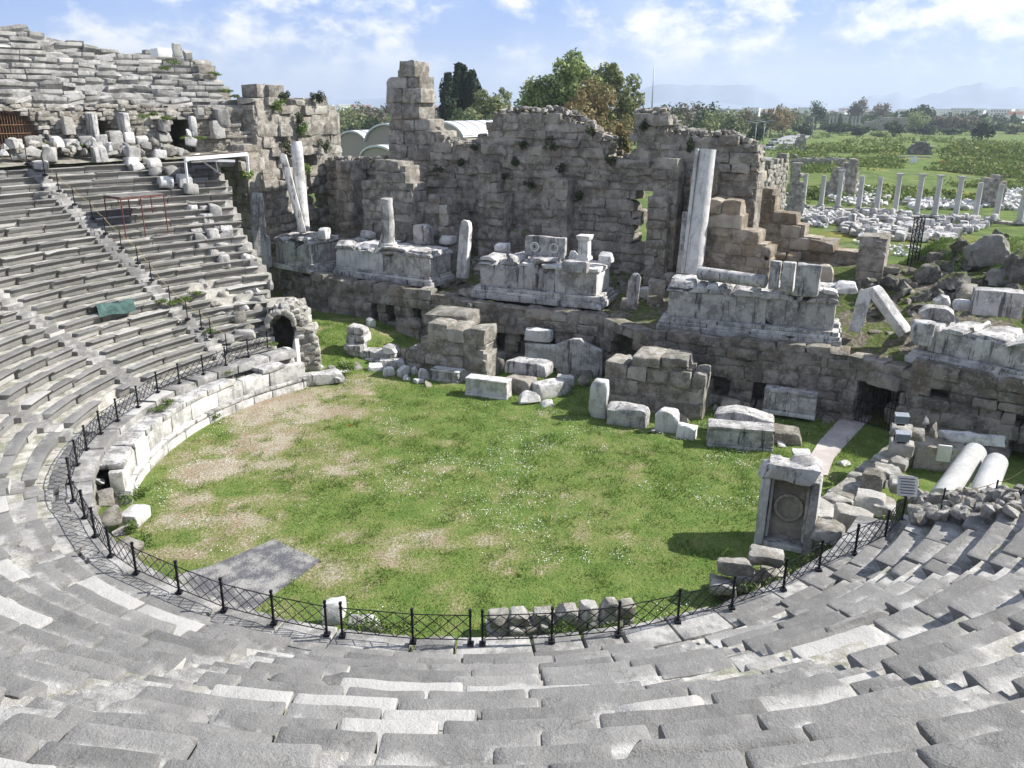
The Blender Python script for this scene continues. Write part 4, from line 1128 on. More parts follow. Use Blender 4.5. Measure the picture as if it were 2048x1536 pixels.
LB = [ # name, label, category, material, box, depth, yaw, extras
 ('white_block', 'white panelled block leftmost in the row on the lawn edge', 'block', 'marble', 862, 728, 930, 768, .8, -22, dict(mould=1)),
 ('white_block', 'long white moulded block in the middle of the row on the lawn edge', 'block', 'marble_clean', 930, 745, 1024, 800, .75, -20, dict(mould=1, chips=2)),
 ('white_block', 'big flat white block with holes on top resting on darker blocks', 'block', 'marble', 1008, 708, 1107, 755, 1.2, -24, dict(z=.75, chips=5)),
 ('grey_block', 'dark grey block carrying the big flat white block', 'block', 'ashlar', 1000, 742, 1075, 792, 1.1, -24, {}),
 ('grey_block', 'pale grey block at the right end under the big flat white block', 'block', 'marble', 1062, 752, 1136, 800, 1.0, 30, {}),
 ('marble_fragment', 'jagged white fragment pile in front of the pale grey block', 'fragment', 'marble_clean', 1036, 776, 1084, 812, .6, 15, dict(chips=7, chipd=.3)),
 ('marble_fragment', 'small white block right of the flat topped blocks', 'fragment', 'marble_clean', 1112, 745, 1150, 775, .5, -15, {}),
 ('upright_slab', 'white upright slab with a separate block on its head', 'slab', 'marble_clean', 1048, 680, 1122, 735, .55, -18, dict(z=.2, chips=1)),
 ('gable_slab', 'grey white slab with a pointed gable top standing on edge', 'slab', 'marble', 1110, 668, 1206, 755, .4, -18, dict(chips=2, gable=.28)),
 ('lying_block', 'long white moulded block propped against the dark wall, right of centre', 'block', 'marble', 1526, 772, 1628, 832, .7, -24, dict(mould=1, chips=3, z=.25)),
 ('sandstone_block', 'brown lump under the right pile beside the dark wall', 'stone', 'ashlar', 1410, 768, 1450, 800, .8, 10, dict(chips=6)),
 ('ashlar_block', 'square dark block standing left of the barred gate', 'block', 'ashlar', 1625, 770, 1678, 835, .9, -20, {}),
 ('white_post', 'white upright carved post at the left of the right hand row', 'pillar', 'marble_clean', 1176, 754, 1216, 838, .6, -20, {}),
 ('white_block', 'white block with a broken crest right of the upright carved post', 'block', 'marble', 1212, 800, 1298, 856, .9, -20, dict(chips=5)),
 ('white_block', 'white L shaped fragment in the middle of the right hand row', 'block', 'marble_clean', 1308, 812, 1356, 866, .6, -10, dict(chips=6, chipd=.3)),
 ('marble_fragment', 'small bright fan shaped fragment in front of the right hand row', 'fragment', 'marble_clean', 1350, 843, 1394, 880, .5, -30, dict(chips=5)),
 ('pediment_slab', 'slab with a low gable profile lying on the largest white block', 'slab', 'marble', 1428, 806, 1546, 850, 1.2, -20, dict(z=.75, chips=4, gable=.45)),
 ('white_block', 'largest white block of the right hand row with a dark base', 'block', 'marble', 1412, 838, 1542, 900, 1.0, -12, dict(chips=3, mould=1)),
 ('grey_block', 'layered dark grey block behind the largest white block', 'block', 'ashlar', 1520, 845, 1600, 890, 1.1, -15, dict(chips=4)),
 ('flat_slab', 'flat white slab lying on the grass at the left side of the path', 'slab', 'marble_clean', 1582, 890, 1622, 912, .7, -10, dict(h=.12)),
 ('flat_slab', 'white slab lying beside the shadow on the right side of the path', 'slab', 'marble_clean', 1672, 908, 1700, 934, .6, 35, dict(h=.25)),
 ('white_stone', 'tilted white stone against the wall behind the grass bank', 'fragment', 'marble_clean', 732, 632, 752, 656, .5, 30, dict(z=1.0)),
 ('flat_slab', 'pale flat slab at the top of the grass bank', 'slab', 'marble', 585, 586, 632, 612, 1.0, -20, dict(z=1.0, h=.35)),
 ('grey_block', 'grey block with white top left of the brown pile', 'block', 'marble', 760, 712, 812, 740, .8, 5, {}),
]
for nm, lab, cat, mat, x0, y0, x1, y1, d, yaw, ex in LB: bx(nm, lab, cat, mat, x0, y0, x1, y1, d, yaw, **ex)
bx('head_block', 'oblong white block lying across the top of an upright slab', 'block', 'marble_clean', 1048, 652, 1106, 684, .6, -18, z=1.75, chips=3)
EX2 = [('ashlar', 944, 640, 976, 668, 1.5), ('ashlar', 1012, 668, 1050, 712, .2), ('ashlar', 948, 690, 980, 724, .2), ('ashlar', 980, 706, 1012, 742, .1), ('marble', 1090, 700, 1118, 724, .3), ('ashlar', 1200, 700, 1232, 742, .4), ('ashlar', 1396, 724, 1428, 770, .3), ('ashlar', 1440, 790, 1480, 824, .1), ('ashlar', 1484, 800, 1516, 826, .1), ('rubble', 1392, 776, 1424, 812, .1), ('marble', 1290, 848, 1316, 872, 0), ('ashlar', 1348, 820, 1380, 846, .1), ('ashlar', 1150, 742, 1180, 770, .1), ('marble', 1076, 796, 1110, 816, 0), ('rubble', 700, 716, 730, 742, .1), ('ashlar', 866, 700, 896, 734, .4), ('ashlar', 908, 716, 944, 748, .3), ('ashlar', 800, 690, 830, 728, .2), ('rubble', 964, 722, 992, 752, .1), ('marble', 1118, 768, 1142, 788, 0), ('ashlar', 1266, 706, 1300, 742, 1.2), ('ashlar', 1300, 730, 1340, 768, .9), ('rubble', 1240, 792, 1262, 812, .1), ('ashlar', 1600, 800, 1630, 834, .1), ('ashlar', 1780, 760, 1830, 800, 1.2), ('ashlar', 1766, 796, 1800, 850, .2), ('ashlar', 1640, 828, 1668, 848, 0), ('marble', 1552, 880, 1576, 896, 0), ('ashlar', 850, 756, 872, 776, 0), ('ashlar', 1012, 636, 1046, 668, 1.0), ('ashlar', 1160, 640, 1196, 672, 1.2), ('ashlar', 1400, 690, 1436, 716, 1.6), ('ashlar', 1456, 706, 1500, 734, 1.5)]
_r = random.Random(8); _pl = [(690, 738), (800, 726), (900, 742), (1010, 716), (1140, 742), (1200, 790), (1390, 812), (1500, 824), (1630, 836)]
for k in range(64):
    u_ = _r.uniform(0, 7.99); a_, b_ = _pl[int(u_)], _pl[int(u_)+1]; f_ = u_-int(u_); s_ = _r.uniform(14, 34); x_, y_ = a_[0]+(b_[0]-a_[0])*f_, a_[1]+(b_[1]-a_[1])*f_+_r.uniform(-26, 12)
    EX2.append((_r.choice(['ashlar', 'rubble', 'rubble', 'marble']), x_-s_/2, y_-s_*.8, x_+s_/2, y_, 0))
for i, (mm, x0, y0, x1, y1, z) in enumerate(sorted(EX2, key=lambda e: e[1])):
    bx('fallen_stone', ordn(i)+' fallen stone from the left among the heaps between lawn and stage wall', 'stone', mm, x0, y0, x1, y1, .7, random.uniform(-70, 40), z, 'fallen stones between lawn and stage wall', chips=5, chipd=.3, rnd=.05, rough=.05)
# row of small white drums and fragments by the left pile
FR = [(736, 722, 766, 746), (765, 730, 792, 754), (792, 726, 822, 756), (820, 728, 838, 752), (836, 734, 862, 762), (826, 752, 850, 768), (804, 748, 822, 764), (840, 716, 868, 736), (772, 716, 800, 732)]
for i, f_ in enumerate(sorted(FR)):
    bx('marble_fragment', ordn(i)+' small white fragment from the left, scattered before the left brown pile', 'fragment', 'marble_clean', *f_, .45, random.uniform(-60, 60), 0, 'white fragments before the left brown pile', chips=6, chipd=.2, rnd=.1)
# ends of the podium: upright slab, low blocks
bx('upright_slab', 'slim white upright slab at the end of the podium wall', 'slab', 'marble_clean', 588, 674, 604, 745, .35, -30, z=.3, chips=1)
bx('white_block', 'square white block behind the slim slab at the podium end', 'block', 'marble_clean', 566, 688, 590, 726, .7, -20, z=1.2)
bx('white_beam', 'long pale beam stone continuing the podium toward the bush', 'block', 'marble', 600, 738, 690, 770, .6, 20, z=.1)
bx('floodlight_box', 'small glass fronted floodlight box on the grass at the podium end', 'floodlight', 'glass', 594, 754, 614, 774, .25, 0, rnd=.02, chips=0, rough=0)
for i, (x0, y0, x1, y1) in enumerate([(604, 712, 626, 730), (622, 706, 648, 726), (640, 704, 660, 722), (628, 724, 652, 742), (650, 726, 676, 744), (676, 716, 700, 736), (664, 746, 690, 766), (610, 728, 630, 744)]):
    bx('white_rubble', ordn(i)+' white rubble stone, counted from the podium end toward the bush', 'stone', 'marble', x0, y0, x1, y1, .6, random.uniform(-60, 60), .15, 'white rubble past the podium end', chips=5)
# broken end of the podium, left foreground
bx('white_slab', 'flat white slab tipped onto the grass at the broken podium end', 'slab', 'marble_clean', 240, 1010, 306, 1056, 1.1, -5, h=.5, z=.3, chips=2)
for i, (x0, y0, x1, y1, mm) in enumerate([(190, 968, 232, 1020, 'rubble'), (200, 1006, 246, 1052, 'rubble'), (236, 1066, 292, 1112, 'rubble'), (226, 1040, 262, 1072, 'rubble'), (184, 940, 214, 976, 'marble')]):
    bx('rough_block', ordn(i)+' rough pale stone from the top at the broken left podium end', 'stone', mm, x0, y0, x1, y1, 1.0, -55, .9, 'rough stones at the broken podium end', chips=5, chipd=.3, rnd=.12)
# stones of the vanished podium below the camera
NEAR = [(643, 1190, 694, 1252, 'tall square pale block standing alone behind the fence gate', 'marble'), (694, 1226, 770, 1268, 'low white block right of the tall square pale block', 'marble')]
for x0, y0, x1, y1, lab, mm in NEAR: bx('pale_block', lab, 'block', mm, x0, y0, x1, y1, .7, 0, chips=4, z=.3)
RW = [(975, 1214, 1020, 1256), (1018, 1210, 1066, 1254), (1064, 1206, 1110, 1252), (1108, 1200, 1156, 1250), (1154, 1194, 1200, 1246), (1190, 1189, 1236, 1244), (1232, 1192, 1272, 1242)]
for i, f_ in enumerate(RW): bx('rough_block', ordn(i)+' pitted stone from the left in the short wall behind the near fence', 'stone', 'pale_rubble', *f_, .55, 3+i, .42, 'pitted stones of the short wall behind the near fence', chips=1, chipd=.2, rnd=.09, rough=.05)
m = MB(); A = atz(975, 1262, .3)[:2]; B = atz(1270, 1246, .3)[:2]; d_ = B-A
block_wall(m, A, d_, np.linalg.norm(d_), -.1, lambda s: .42, h=.24, lens=(.25, .6), depth=.8, out=.05, seed=310, chips=(2, 5), rough=.05, rnd=.1)
tag(m.build('rubble_footing', M['pale_rubble']), 'rubble footing under the pitted stones behind the near fence', 'wall')
R2 = [(1430, 1096, 1506, 1150, 1.0, 'round edged grey boulder left of two blocks before the wreath relief'), (1494, 1086, 1564, 1140, 1.0, 'square brown boulder right in front of the wreath relief'), (1416, 1142, 1470, 1202, .2, 'dark grey stone below the round edged boulder, by the fence'), (1466, 1132, 1520, 1186, .2, 'pale stone between two boulders, lower tier by the fence'), (1516, 1120, 1586, 1170, .3, 'long pale stone lowest before the wreath relief')]
for x0, y0, x1, y1, z, lab in R2: bx('boulder_block', lab, 'stone', 'pale_rubble', x0, y0, x1, y1, .9, -15, z, chips=4, chipd=.3, rnd=.1, rough=.06)
RP = [(1622, 1034, 1684, 1088, .9), (1662, 1004, 1738, 1066, .9), (1706, 975, 1764, 1030, .9), (1742, 990, 1786, 1030, 1.0), (1720, 930, 1764, 985, .9), (1742, 922, 1800, 960, 1.2), (1774, 946, 1830, 990, 1.1), (1730, 972, 1760, 996, .8), (1796, 950, 1836, 980, .8), (1776, 905, 1812, 940, 1.3), (1776, 870, 1824, 912, 1.5), (1780, 842, 1820, 872, 2.0)]
for i, (x0, y0, x1, y1, z) in enumerate(RP): bx('wall_block', ordn(i)+' rough stone of the low wall running back from the wreath relief', 'stone', ('pale_rubble', 'rubble', 'pale_rubble')[i % 3], x0, y0, x1, y1, 1.0, -22+random.uniform(-8, 8), z, 'rough stones of the low wall right of the path', chips=3, chipd=.22, rnd=.09, rough=.05)
m = MB(); A = atz(1600, 1100, 0)[:2]; B = atz(1800, 930, 0)[:2]; d_ = B-A
block_wall(m, A+[.5, 0], d_, np.linalg.norm(d_), -.1, lambda s: 1.05, h=.55, lens=(.7, 1.3), depth=1.0, out=.06, seed=311, chips=(1, 3), rough=.045, rnd=.08)
tag(m.build('wall_footing', M['pale_rubble']), 'rubble wall under the row of rough stones right of the path', 'wall')

# relief with a wreath
p0, p1 = atz(1507, 1088, 0), atz(1622, 1112, 0)
t_ = (p1-p0)[:2]; W_ = np.linalg.norm(t_); rz = math.atan2(t_[1], t_[0]); org = np.array([*((p0+p1)[:2]/2), 0.0])
root = empty('wreath_relief', org); tag(root, 'upright coffered marble relief slab with a round wreath in its sunken panel', 'relief')
Rm = rotm(rz, R(-7)); Hs = 3.25; dpt = 1.0
def rl(m, c, size, **k):
    q, f = stone_local(size, k.pop('div', (5, 4, 6)), seed=sd_(), **k); m.add((q+np.array(c)) @ Rm.T + org, f)
m = MB(); rl(m, (0, .85, Hs*.42), (W_, .45, Hs*.84), rnd=.04, rough=.02, chips=1, chipd=.1); m.build('back_slab', M['marble'], root)
m = MB()
for sx in (-1, 1): rl(m, (sx*(W_/2-.16), .30, Hs*.42), (.32, .86, Hs*.84), rnd=.04, rough=.02, chips=2, chipd=.12)
rl(m, (0, .28, .11), (W_-.62, .62, .22), rnd=.03, rough=.01)
for sx in (-1, 1): rl(m, (sx*(W_/2-.38), .38, Hs*.44), (.1, .4, Hs*.68), rnd=.02, rough=.008)
m.build('frame', M['marble'], root)
m = MB(); rl(m, (-.05, .45, Hs*.89), (W_+.16, 1.3, .62), rnd=.06, rough=.06, chips=6, chipd=.35, div=(9, 6, 5)); rl(m, (.3, .5, Hs*.98), (W_*.55, .8, .4), rnd=.1, rough=.08, chips=6, chipd=.3, div=(7, 5, 5)); rl(m, (-.6, .45, Hs*.97), (.5, .7, .3), rnd=.1, rough=.06, chips=5, chipd=.2); m.build('broken_crown', M['marble'], root)
m = MB(); rl(m, (0, .62, Hs*.44), (W_-.7, .1, Hs*.66), rnd=.01, rough=.006); m.build('panel', M['shaded_marble'], root)
m = MB()
for i in range(30):
    a = i/30*2*math.pi; q = np.array([math.cos(a)*.46, .52, Hs*.45+math.sin(a)*.46])
    pp, f = stone_local((.12, .17, .12), (3, 3, 3), rnd=.04, rough=.01, seed=i+1); pp = pp @ np.array(Matrix.Rotation(-a-1.2, 3, 'Y')).T
    m.add((pp+q) @ Rm.T + org, f)
m.build('wreath', M['shaded_marble'], root)

# right hand corner: block wall with a notice, two floodlights, beam, smooth columns
o_, top_, _ = bx('masonry_block', 'large mossy block wall piece with a small notice fixed on it', 'wall', 'ashlar', 1815, 868, 1920, 945, 1.4, -16, chips=3, chipd=.25)
p = atz(1884, 912, .9)
bx('notice_slab', 'small pale tablet hanging on the mossy block wall piece', 'sign', 'paper', 1872, 886, 1898, 922, .12, -16, z=.75, chips=0, rnd=.02, rough=.003, div=(3, 3, 3))
bx('rough_block', 'rough stone on top of the mossy block wall piece, left end', 'stone', 'rubble', 1812, 850, 1848, 880, .8, -20, z=1.75, chips=5)
bx('rough_block', 'rough stone on top of the mossy block wall piece, right end', 'stone', 'rubble', 1852, 840, 1882, 876, .8, 10, z=1.75, chips=6, chipd=.3)
bx('broken_slab', 'thin pointed white slab behind the floodlights', 'slab', 'marble', 1838, 812, 1860, 850, .3, 20, z=2.1, chips=6, chipd=.4)
bx('white_beam', 'long white broken beam lying behind the mossy block wall piece', 'block', 'marble_clean', 1876, 852, 2002, 892, .8, -14, z=1.1, chips=5, chipd=.3)
def floodlight(label, px, py, z):
    p = atz(px, py, z); root = empty('floodlight', p); tag(root, label, 'floodlight', 'floodlights on the low wall')
    m = MB(); pbox(m, p+[0, .12, .3], (.55, .3, .4), R(-12), R(18)); m.build('housing', M['lamp_grey'], root)
    m = MB(); pbox(m, p+[-.02, -.06, .3], (.5, .03, .34), R(-12), R(18)); m.build('lamp_glass', M['glass'], root)
    m = MB(); pbox(m, p+[0, .12, .04], (.3, .2, .08), R(-12)); tube(m, p+[-.3, .12, .08], p+[-.3, .15, .35], .02, 5); tube(m, p+[.3, .08, .08], p+[.3, .1, .35], .02, 5); m.build('bracket', M['iron'], root)
floodlight('grey floodlight on the farther stone of the low wall', 1803, 852, 2.5)
floodlight('grey floodlight on the nearer stone of the low wall', 1804, 888, 2.0)
def lying_col(label, a, b, r0, r1):
    d_ = b-a; Ln = np.linalg.norm(d_); qx = Vector(d_).to_track_quat('Z', 'Y').to_matrix()
    m = MB(); lathe(m, (0, 0, 0), [(r0*.97, 0), (r0, .04)]+[(r0+(r1-r0)*k/8, Ln*k/8) for k in range(1, 8)]+[(r1, Ln-.05), (r1*.9, Ln)], 30, rough=.006)
    m.v = [v @ np.array(qx).T + a for v in m.v]
    return tag(m.build('lying_column', M['white_col']), label, 'column', 'smooth lying columns')
M['white_col'] = stone_mat('smooth_column_marble', (.50, .50, .48), (.38, .38, .365), (.58, .575, .56), .9, .05, .08, bumpd=.006, warm=.2, warmc=(.42, .38, .31))
lying_col('smooth white column lying on the left of a parallel pair', atz(1884, 1000, 1.7), atz(1950, 905, 2.0), .47, .44)
lying_col('smooth white column lying on the right of a parallel pair', atz(1958, 1004, 2.0), atz(1992, 925, 2.1), .45, .42)
# information board on a post
p = atz(1803, 1040, 2.0); root = empty('notice_board', p); tag(root, 'small square notice with lines of text on a black post by the fence', 'sign')
m = MB(); tube(m, p, p+[0, 0, 1.0], .03, 6); m.build('post', M['iron'], root)
m = MB(); Rb = rotm(R(-12), R(-25)); pbox(m, p+[0, 0, 1.25], (.62, .03, .66), R(-12), R(-25)); bd = m.build('board', M['paper'], root)
m = MB()
for i in range(6): pbox(m, p+[0, 0, 1.25]+Rb @ np.array([.0 if i else -.02, -.019, .24-i*.095]), (.48-.05*(i % 2), .004, .035), R(-12), R(-25))
m.build('text_lines', M['ink'], bd)
# rubble at the right end of the rows
r_ = np.random.default_rng(12)
RR = []
for i in range(90):
    px, py = r_.uniform(1828, 2046), 0
    py = r_.uniform(985, 1035) - (px-1828)*.10
    RR.append((px, py))
for i, (px, py) in enumerate(sorted(RR)):
    s = r_.uniform(11, 26)
    q = on_seats(px, py+s*.4)
    if q is None: continue
    sz = s*fdist(q)/FPX
    m = MB(); stone(m, q+[0, 0, sz*.15], (sz*1.2, sz, sz*.8), r_.uniform(0, 3), r_.uniform(-.3, .3), r_.uniform(-.3, .3), div=(5, 5, 5), rnd=sz*.22, rough=.05, chips=5, chipd=.2, seed=sd_())
    tag(m.build('rubble_stone', M['pale_rubble']), ordn(i)+' rubble stone from the left at the broken right end of the seats', 'stone', 'rubble at the broken right end of the seats')
# ---------------------------------------------------------------- diazoma (walkway), its wall with arches, upper seats
RD = 33.2
dz = empty('walkway_wall', pol(35.2, -130, 12)); tag(dz, 'rough rubble wall with dark arches behind the walkway above the left seats', 'wall')
ZF = 11.9
def th_of(px, py, r):
    d = pdir(px, py)[:2]; u = d/np.linalg.norm(d); c = np.array([CX, CY]); b = u@c; t_ = b+math.sqrt(b*b-c@c+r*r); P = u*t_
    return math.degrees(math.atan2(P[0]-CX, -(P[1]-CY)))
RW_ = 35.2
def zpx(px, py, r):
    th = th_of(px, py, r); P = pol(r, th); d = pdir(px, py); return CAMZ + d[2]*(P[1]/d[1])
A_TH0 = -149.0
def arc_place(r, th0):
    def f(s):
        th = th0 + math.degrees(s/r); a = math.radians(th); p = pol(r, th)[:2]
        nn = np.array([-math.sin(a), math.cos(a)])       # towards the orchestra
        return p, nn, a
    return f
def s_of(px, r=RW_): return math.radians(th_of(px, 260, r)-A_TH0)*r
ARCH = [(s_of(78), s_of(-40), 12.0, 13.2, 1.45), (s_of(226), s_of(192), 12.0, 13.3, .8), (s_of(388), s_of(342), 12.0, 13.3, .85)]
def dz_hole(s, z):
    for a, b, z0, zs, rise in ARCH:
        a, b = min(a, b), max(a, b)
        if a < s < b and z > z0-.2:
            u = (s-(a+b)/2)/((b-a)/2)
            if z < zs+rise*math.sqrt(max(0, 1-u*u)): return True
    return False
LZ = math.radians(38)*RW_
def dz_top(s):
    return 14.95 + .25*math.sin(s*.9) - 1.5*max(0, 1-(s-1.0)/2.2)*(s < 3.2)
m = MB(); block_wall(m, (0, 0), (1, 0), LZ, 11.2, dz_top, h=.27, lens=(.3, .9), depth=1.0, hole=dz_hole, out=.09, seed=400, chips=(1, 4), rough=.05, rnd=.09, bend=arc_place(RW_, A_TH0))
m.build('rubble_face', M['rubble'], dz)
for a, b, z0, zs, rise in ARCH:
    a, b = min(a, b), max(a, b); th = A_TH0+math.degrees((a+b)/2/RW_); p = pol(RW_+2.5, th, 12.9); w = (b-a)
    void_box(pol(RW_+2.95, th, 13.2), (w+.05, 4.0, 3.5), math.radians(th)+math.pi, dz, 'arch_recess')
# walkway floor and its front row of stones
m = MB(); ths = np.arange(-148, -104, 1.0); rs = [rk(24, -123)+.5, 33.4, 34.3, 35.6, 36.4]
V = np.array([pol(r, th, ZF-.25+-.12*(i==0)+.05*i+.02*math.sin(th*1.7+i*2)) for th in ths for i, r in enumerate(rs)]); I = np.arange(len(V)).reshape(len(ths), len(rs))
m.add(V, np.stack([I[:-1, :-1], I[1:, :-1], I[1:, 1:], I[:-1, 1:]], -1).reshape(-1, 4)); m.build('walkway_floor', M['core'], dz)
# rusty grille in the big arch
m = MB(); a, b = sorted(ARCH[0][:2])
for s in np.arange(a+.1, b, .17):
    q, nn, rr = arc_place(RW_+.35, A_TH0)(s); u = (s-(a+b)/2)/((b-a)/2); tube(m, (*q, 11.9), (*q, 13.2+1.4*math.sqrt(max(0, 1-u*u))), .022, 4)
for z in (12.6, 13.3, 13.8):
    q0 = arc_place(RW_+.35, A_TH0)(a)[0]; q1 = arc_place(RW_+.35, A_TH0)(b)[0]; tube(m, (*q0, z), (*q1, z), .03, 4)
tag(m.build('barred_grille', M['rust']), 'rusty barred grille closing the big arch at the left edge', 'grille')
# upper seats
up = empty('upper_seating', pol(42, -130, 15)); tag(up, 'ruined upper bank of broken grey seat rows rising against the sky, left', 'theatre seating')
ZTOP = prof([(-149, 14.6), (-147.2, 15.2), (-146.6, 17.0), (-145.5, 18.8), (-142, 19.0), (-139, 18.9), (-137.3, 19.3), (-134, 19.8), (-131, 20.3), (-128, 20.7), (-124, 21.1), (-112, 21.4)])
AU, BU = .80, .44
for k in range(16):
    r = 36.2+AU*k; z = 15.0+BU*k; r_ = np.random.default_rng(800+k); th = -112.0; mb = MB()
    while th > -149:
        L = r_.uniform(.8, 2.0); d = math.degrees(L/r); thc = th-d/2; th -= d
        if z > ZTOP(thc)+r_.normal(0, .12): continue
        hole = 0
        if -139 < thc < -131 and k < 6: hole = .25
        if r_.random() < .015+hole*.6: continue
        loose = r_.random() < (.36 + hole)
        p, f = stone_local((L-.03, AU+.14, BU+.06), (5, 3, 4), rnd=.02, rough=.014, chips=int(r_.integers(0, 4)), chipd=.22, seed=int(r_.integers(1, 10**6)))
        dep = AU+.12; fr_ = np.clip((-(dep/2)+.3-p[:, 1])/.2, 0, 1); lo = np.clip(-p[:, 2]/(.35*BU), 0, 1); p[:, 1] += fr_*lo*.24
        if loose: p = p @ rotm(r_.normal(0, .12), r_.normal(0, .16), r_.normal(0, .1)).T
        mb.add(map_arc(p, thc, r+dep/2+r_.normal(0, .05)*(1+2*loose), z-BU/2+r_.normal(0, .03)*(1+2*loose)), f)
    if not mb.empty(): mb.build('seat_row', M['seat_up'], up)
m = MB(); ths = np.arange(-112, -148.5, -1.0); V = []
for th in ths:
    zt = ZTOP(th)
    col = [(36.0, 11.5+3.2)]
    for k in range(16):
        z = min(15.0+BU*(k-1)-.06, zt-.3); col += [(36.35+AU*k, z), (36.37+AU*k, min(15.0+BU*k-.12, zt-.25))]
    col += [(50, min(15+BU*15, zt-.3)), (51, 8)]
    V.append([pol(r, th, z+.05*math.sin(r*5+th*3)) for r, z in col])
V = np.array(V); n_ = V.shape[1]; I = np.arange(V.shape[0]*n_).reshape(V.shape[0], n_)
m.add(V.reshape(-1, 3), np.stack([I[:-1, :-1], I[:-1, 1:], I[1:, 1:], I[1:, :-1]], -1).reshape(-1, 4), smooth=False); m.build('masonry_core', M['seat_up'], up)
m = MB(); e0 = pol(36.0, -148.3)[:2]; e1 = pol(45.0, -146.8)[:2]
block_wall(m, e0, e1-e0, 9.0, 8.0, prof([(0, 14.6), (2, 15.4), (4, 17), (6, 18.4), (9, 18.7)]), h=.55, lens=(.6, 1.5), depth=1.4, out=.14, seed=402, chips=(1, 4), rough=.06, rnd=.1); m.build('broken_end', M['rubble'], up)
# loose stones along the walkway and the broken end of the lower rows
LOOSE = [(155, 225, 198, 272, 'tall pale slab standing left of the narrow arch', 'marble', .35), (222, 224, 262, 268, 'pale slab leaning right of the narrow arch', 'marble', .4), (244, 228, 258, 266, 'narrow upright jamb stone right of the narrow arch', 'marble', .4),
 (284, 236, 340, 262, 'long pale wall slab left of the wide dark arch', 'marble', .5), (380, 232, 398, 278, 'white jamb stone standing in the wide dark arch', 'marble_clean', .4), (428, 218, 460, 250, 'grey block tumbled beside the left wing wall', 'seat_up', .8), (418, 240, 452, 276, 'square grey block below the tumbled one at the wing wall', 'seat_up', .9),
 (100, 272, 118, 292, 'thin dark upright stone in the walkway row', 'seat_up', .4), (118, 276, 156, 294, 'pale block with grass beside the thin upright stone', 'marble', .8), (158, 270, 188, 290, 'grey block with a weed on it in the walkway row', 'seat_up', .8), (190, 268, 216, 290, 'squarish pale block in the middle of the walkway row', 'marble', .8), (214, 260, 248, 290, 'rounded pale block under the narrow arch', 'seat_up', .9), (246, 262, 270, 284, 'round white stone right of the rounded pale block', 'marble', .8), (272, 270, 298, 290, 'small square grey block of the walkway row', 'seat_up', .8), (14, 276, 46, 298, 'pale block before the barred arch', 'marble', .9), (50, 270, 86, 292, 'grey block with dark top right of the barred arch', 'seat_up', .9), (300, 262, 345, 282, 'broad flat block below the long pale wall slab', 'seat_up', .9), (372, 256, 384, 276, 'small white egg shaped stone in the wide dark arch', 'marble_clean', .4), (125, 232, 152, 268, 'rough pale block below the slanting seats', 'rubble', .8), (392, 214, 410, 236, 'tilted slab over the wide dark arch', 'seat_up', .5)]
def ring_Y(px, py, r): return pol(r, th_of(px, py, r))[1]
for x0, y0, x1, y1, lab, mm, d in LOOSE: bx('loose_block', lab, 'block', mm, x0, y0, x1, y1, d, -48+random.uniform(-10, 10), Y=ring_Y((x0+x1)/2, y1, 34.4 if y1 < 284 else 33.8), chips=3, chipd=.2)
for i in range(34):
    px = 4+i*11.2+random.uniform(-4, 4); py = 296+random.uniform(-8, 16); s_ = random.uniform(14, 30)
    bx('walkway_stone', ordn(i)+' tumbled pale stone from the left along the front edge of the walkway', 'stone', ('marble', 'seat_up', 'rubble')[i % 3], px, py-s_*.75, px+s_, py, .8, -48+random.uniform(-40, 40), Y=ring_Y(px, py, 33.4), group='tumbled stones on the front edge of the walkway', chips=5, chipd=.25, rx=random.uniform(-.2, .2), ry=random.uniform(-.2, .2))
L2 = [(184, 288, 216, 324), (206, 292, 236, 310), (242, 290, 282, 320), (238, 312, 278, 330), (290, 300, 336, 320), (286, 314, 324, 334), (254, 322, 290, 340), (296, 330, 326, 350), (328, 330, 360, 348), (310, 350, 352, 378), (352, 345, 388, 376), (366, 364, 398, 388), (0, 296, 18, 312), (20, 296, 56, 318), (84, 292, 118, 324), (62, 318, 100, 338)]
for i, (x0, y0, x1, y1) in enumerate(sorted(L2)):
    q_ = on_seats((x0+x1)/2, y1+2); Yq = q_[1] if q_ is not None and y1 > 312 else ring_Y((x0+x1)/2, y1, 33.2)
    bx('tumbled_block', ordn(i)+' tumbled block from the left at the top of the lower seats', 'block', ('marble', 'seat_up', 'marble_clean', 'seat_up')[i % 4], x0, y0, x1, y1, .8, -50+random.uniform(-15, 15), Y=Yq, group='tumbled blocks at the top of the lower seats', chips=4, chipd=.25, rx=random.uniform(-.15, .15), ry=random.uniform(-.15, .15))
# ragged right edge of the lower rows
L3 = [(352, 398, 386, 412), (372, 388, 392, 402), (350, 412, 392, 432), (348, 428, 392, 450), (388, 412, 420, 432), (408, 425, 436, 446), (418, 410, 446, 446), (360, 448, 402, 470), (396, 430, 424, 452), (390, 468, 414, 490), (412, 460, 436, 488), (436, 468, 458, 486), (420, 448, 446, 466), (446, 455, 464, 480), (390, 488, 416, 504), (430, 508, 460, 536), (464, 492, 494, 510), (478, 508, 506, 526), (402, 500, 434, 518), (452, 488, 478, 500), (488, 520, 512, 536), (482, 528, 520, 542), (368, 470, 392, 486), (352, 380, 372, 398), (432, 488, 456, 504)]
for i, (x0, y0, x1, y1) in enumerate(sorted(L3)):
    x0 -= 5; x1 += 5; y0 -= 7
    q = on_seats((x0+x1)/2, y1+3)
    zz = q[2]-.05 if q is not None else 8
    bx('edge_block', ordn(i)+' loose block from the left along the ragged right edge of the left seats', 'block', ('seat', 'marble', 'seat_up')[i % 3], x0, y0, x1, y1, .7, -40+random.uniform(-25, 25), z=zz, group='loose blocks on the ragged right edge of the left seats', chips=4, chipd=.2)
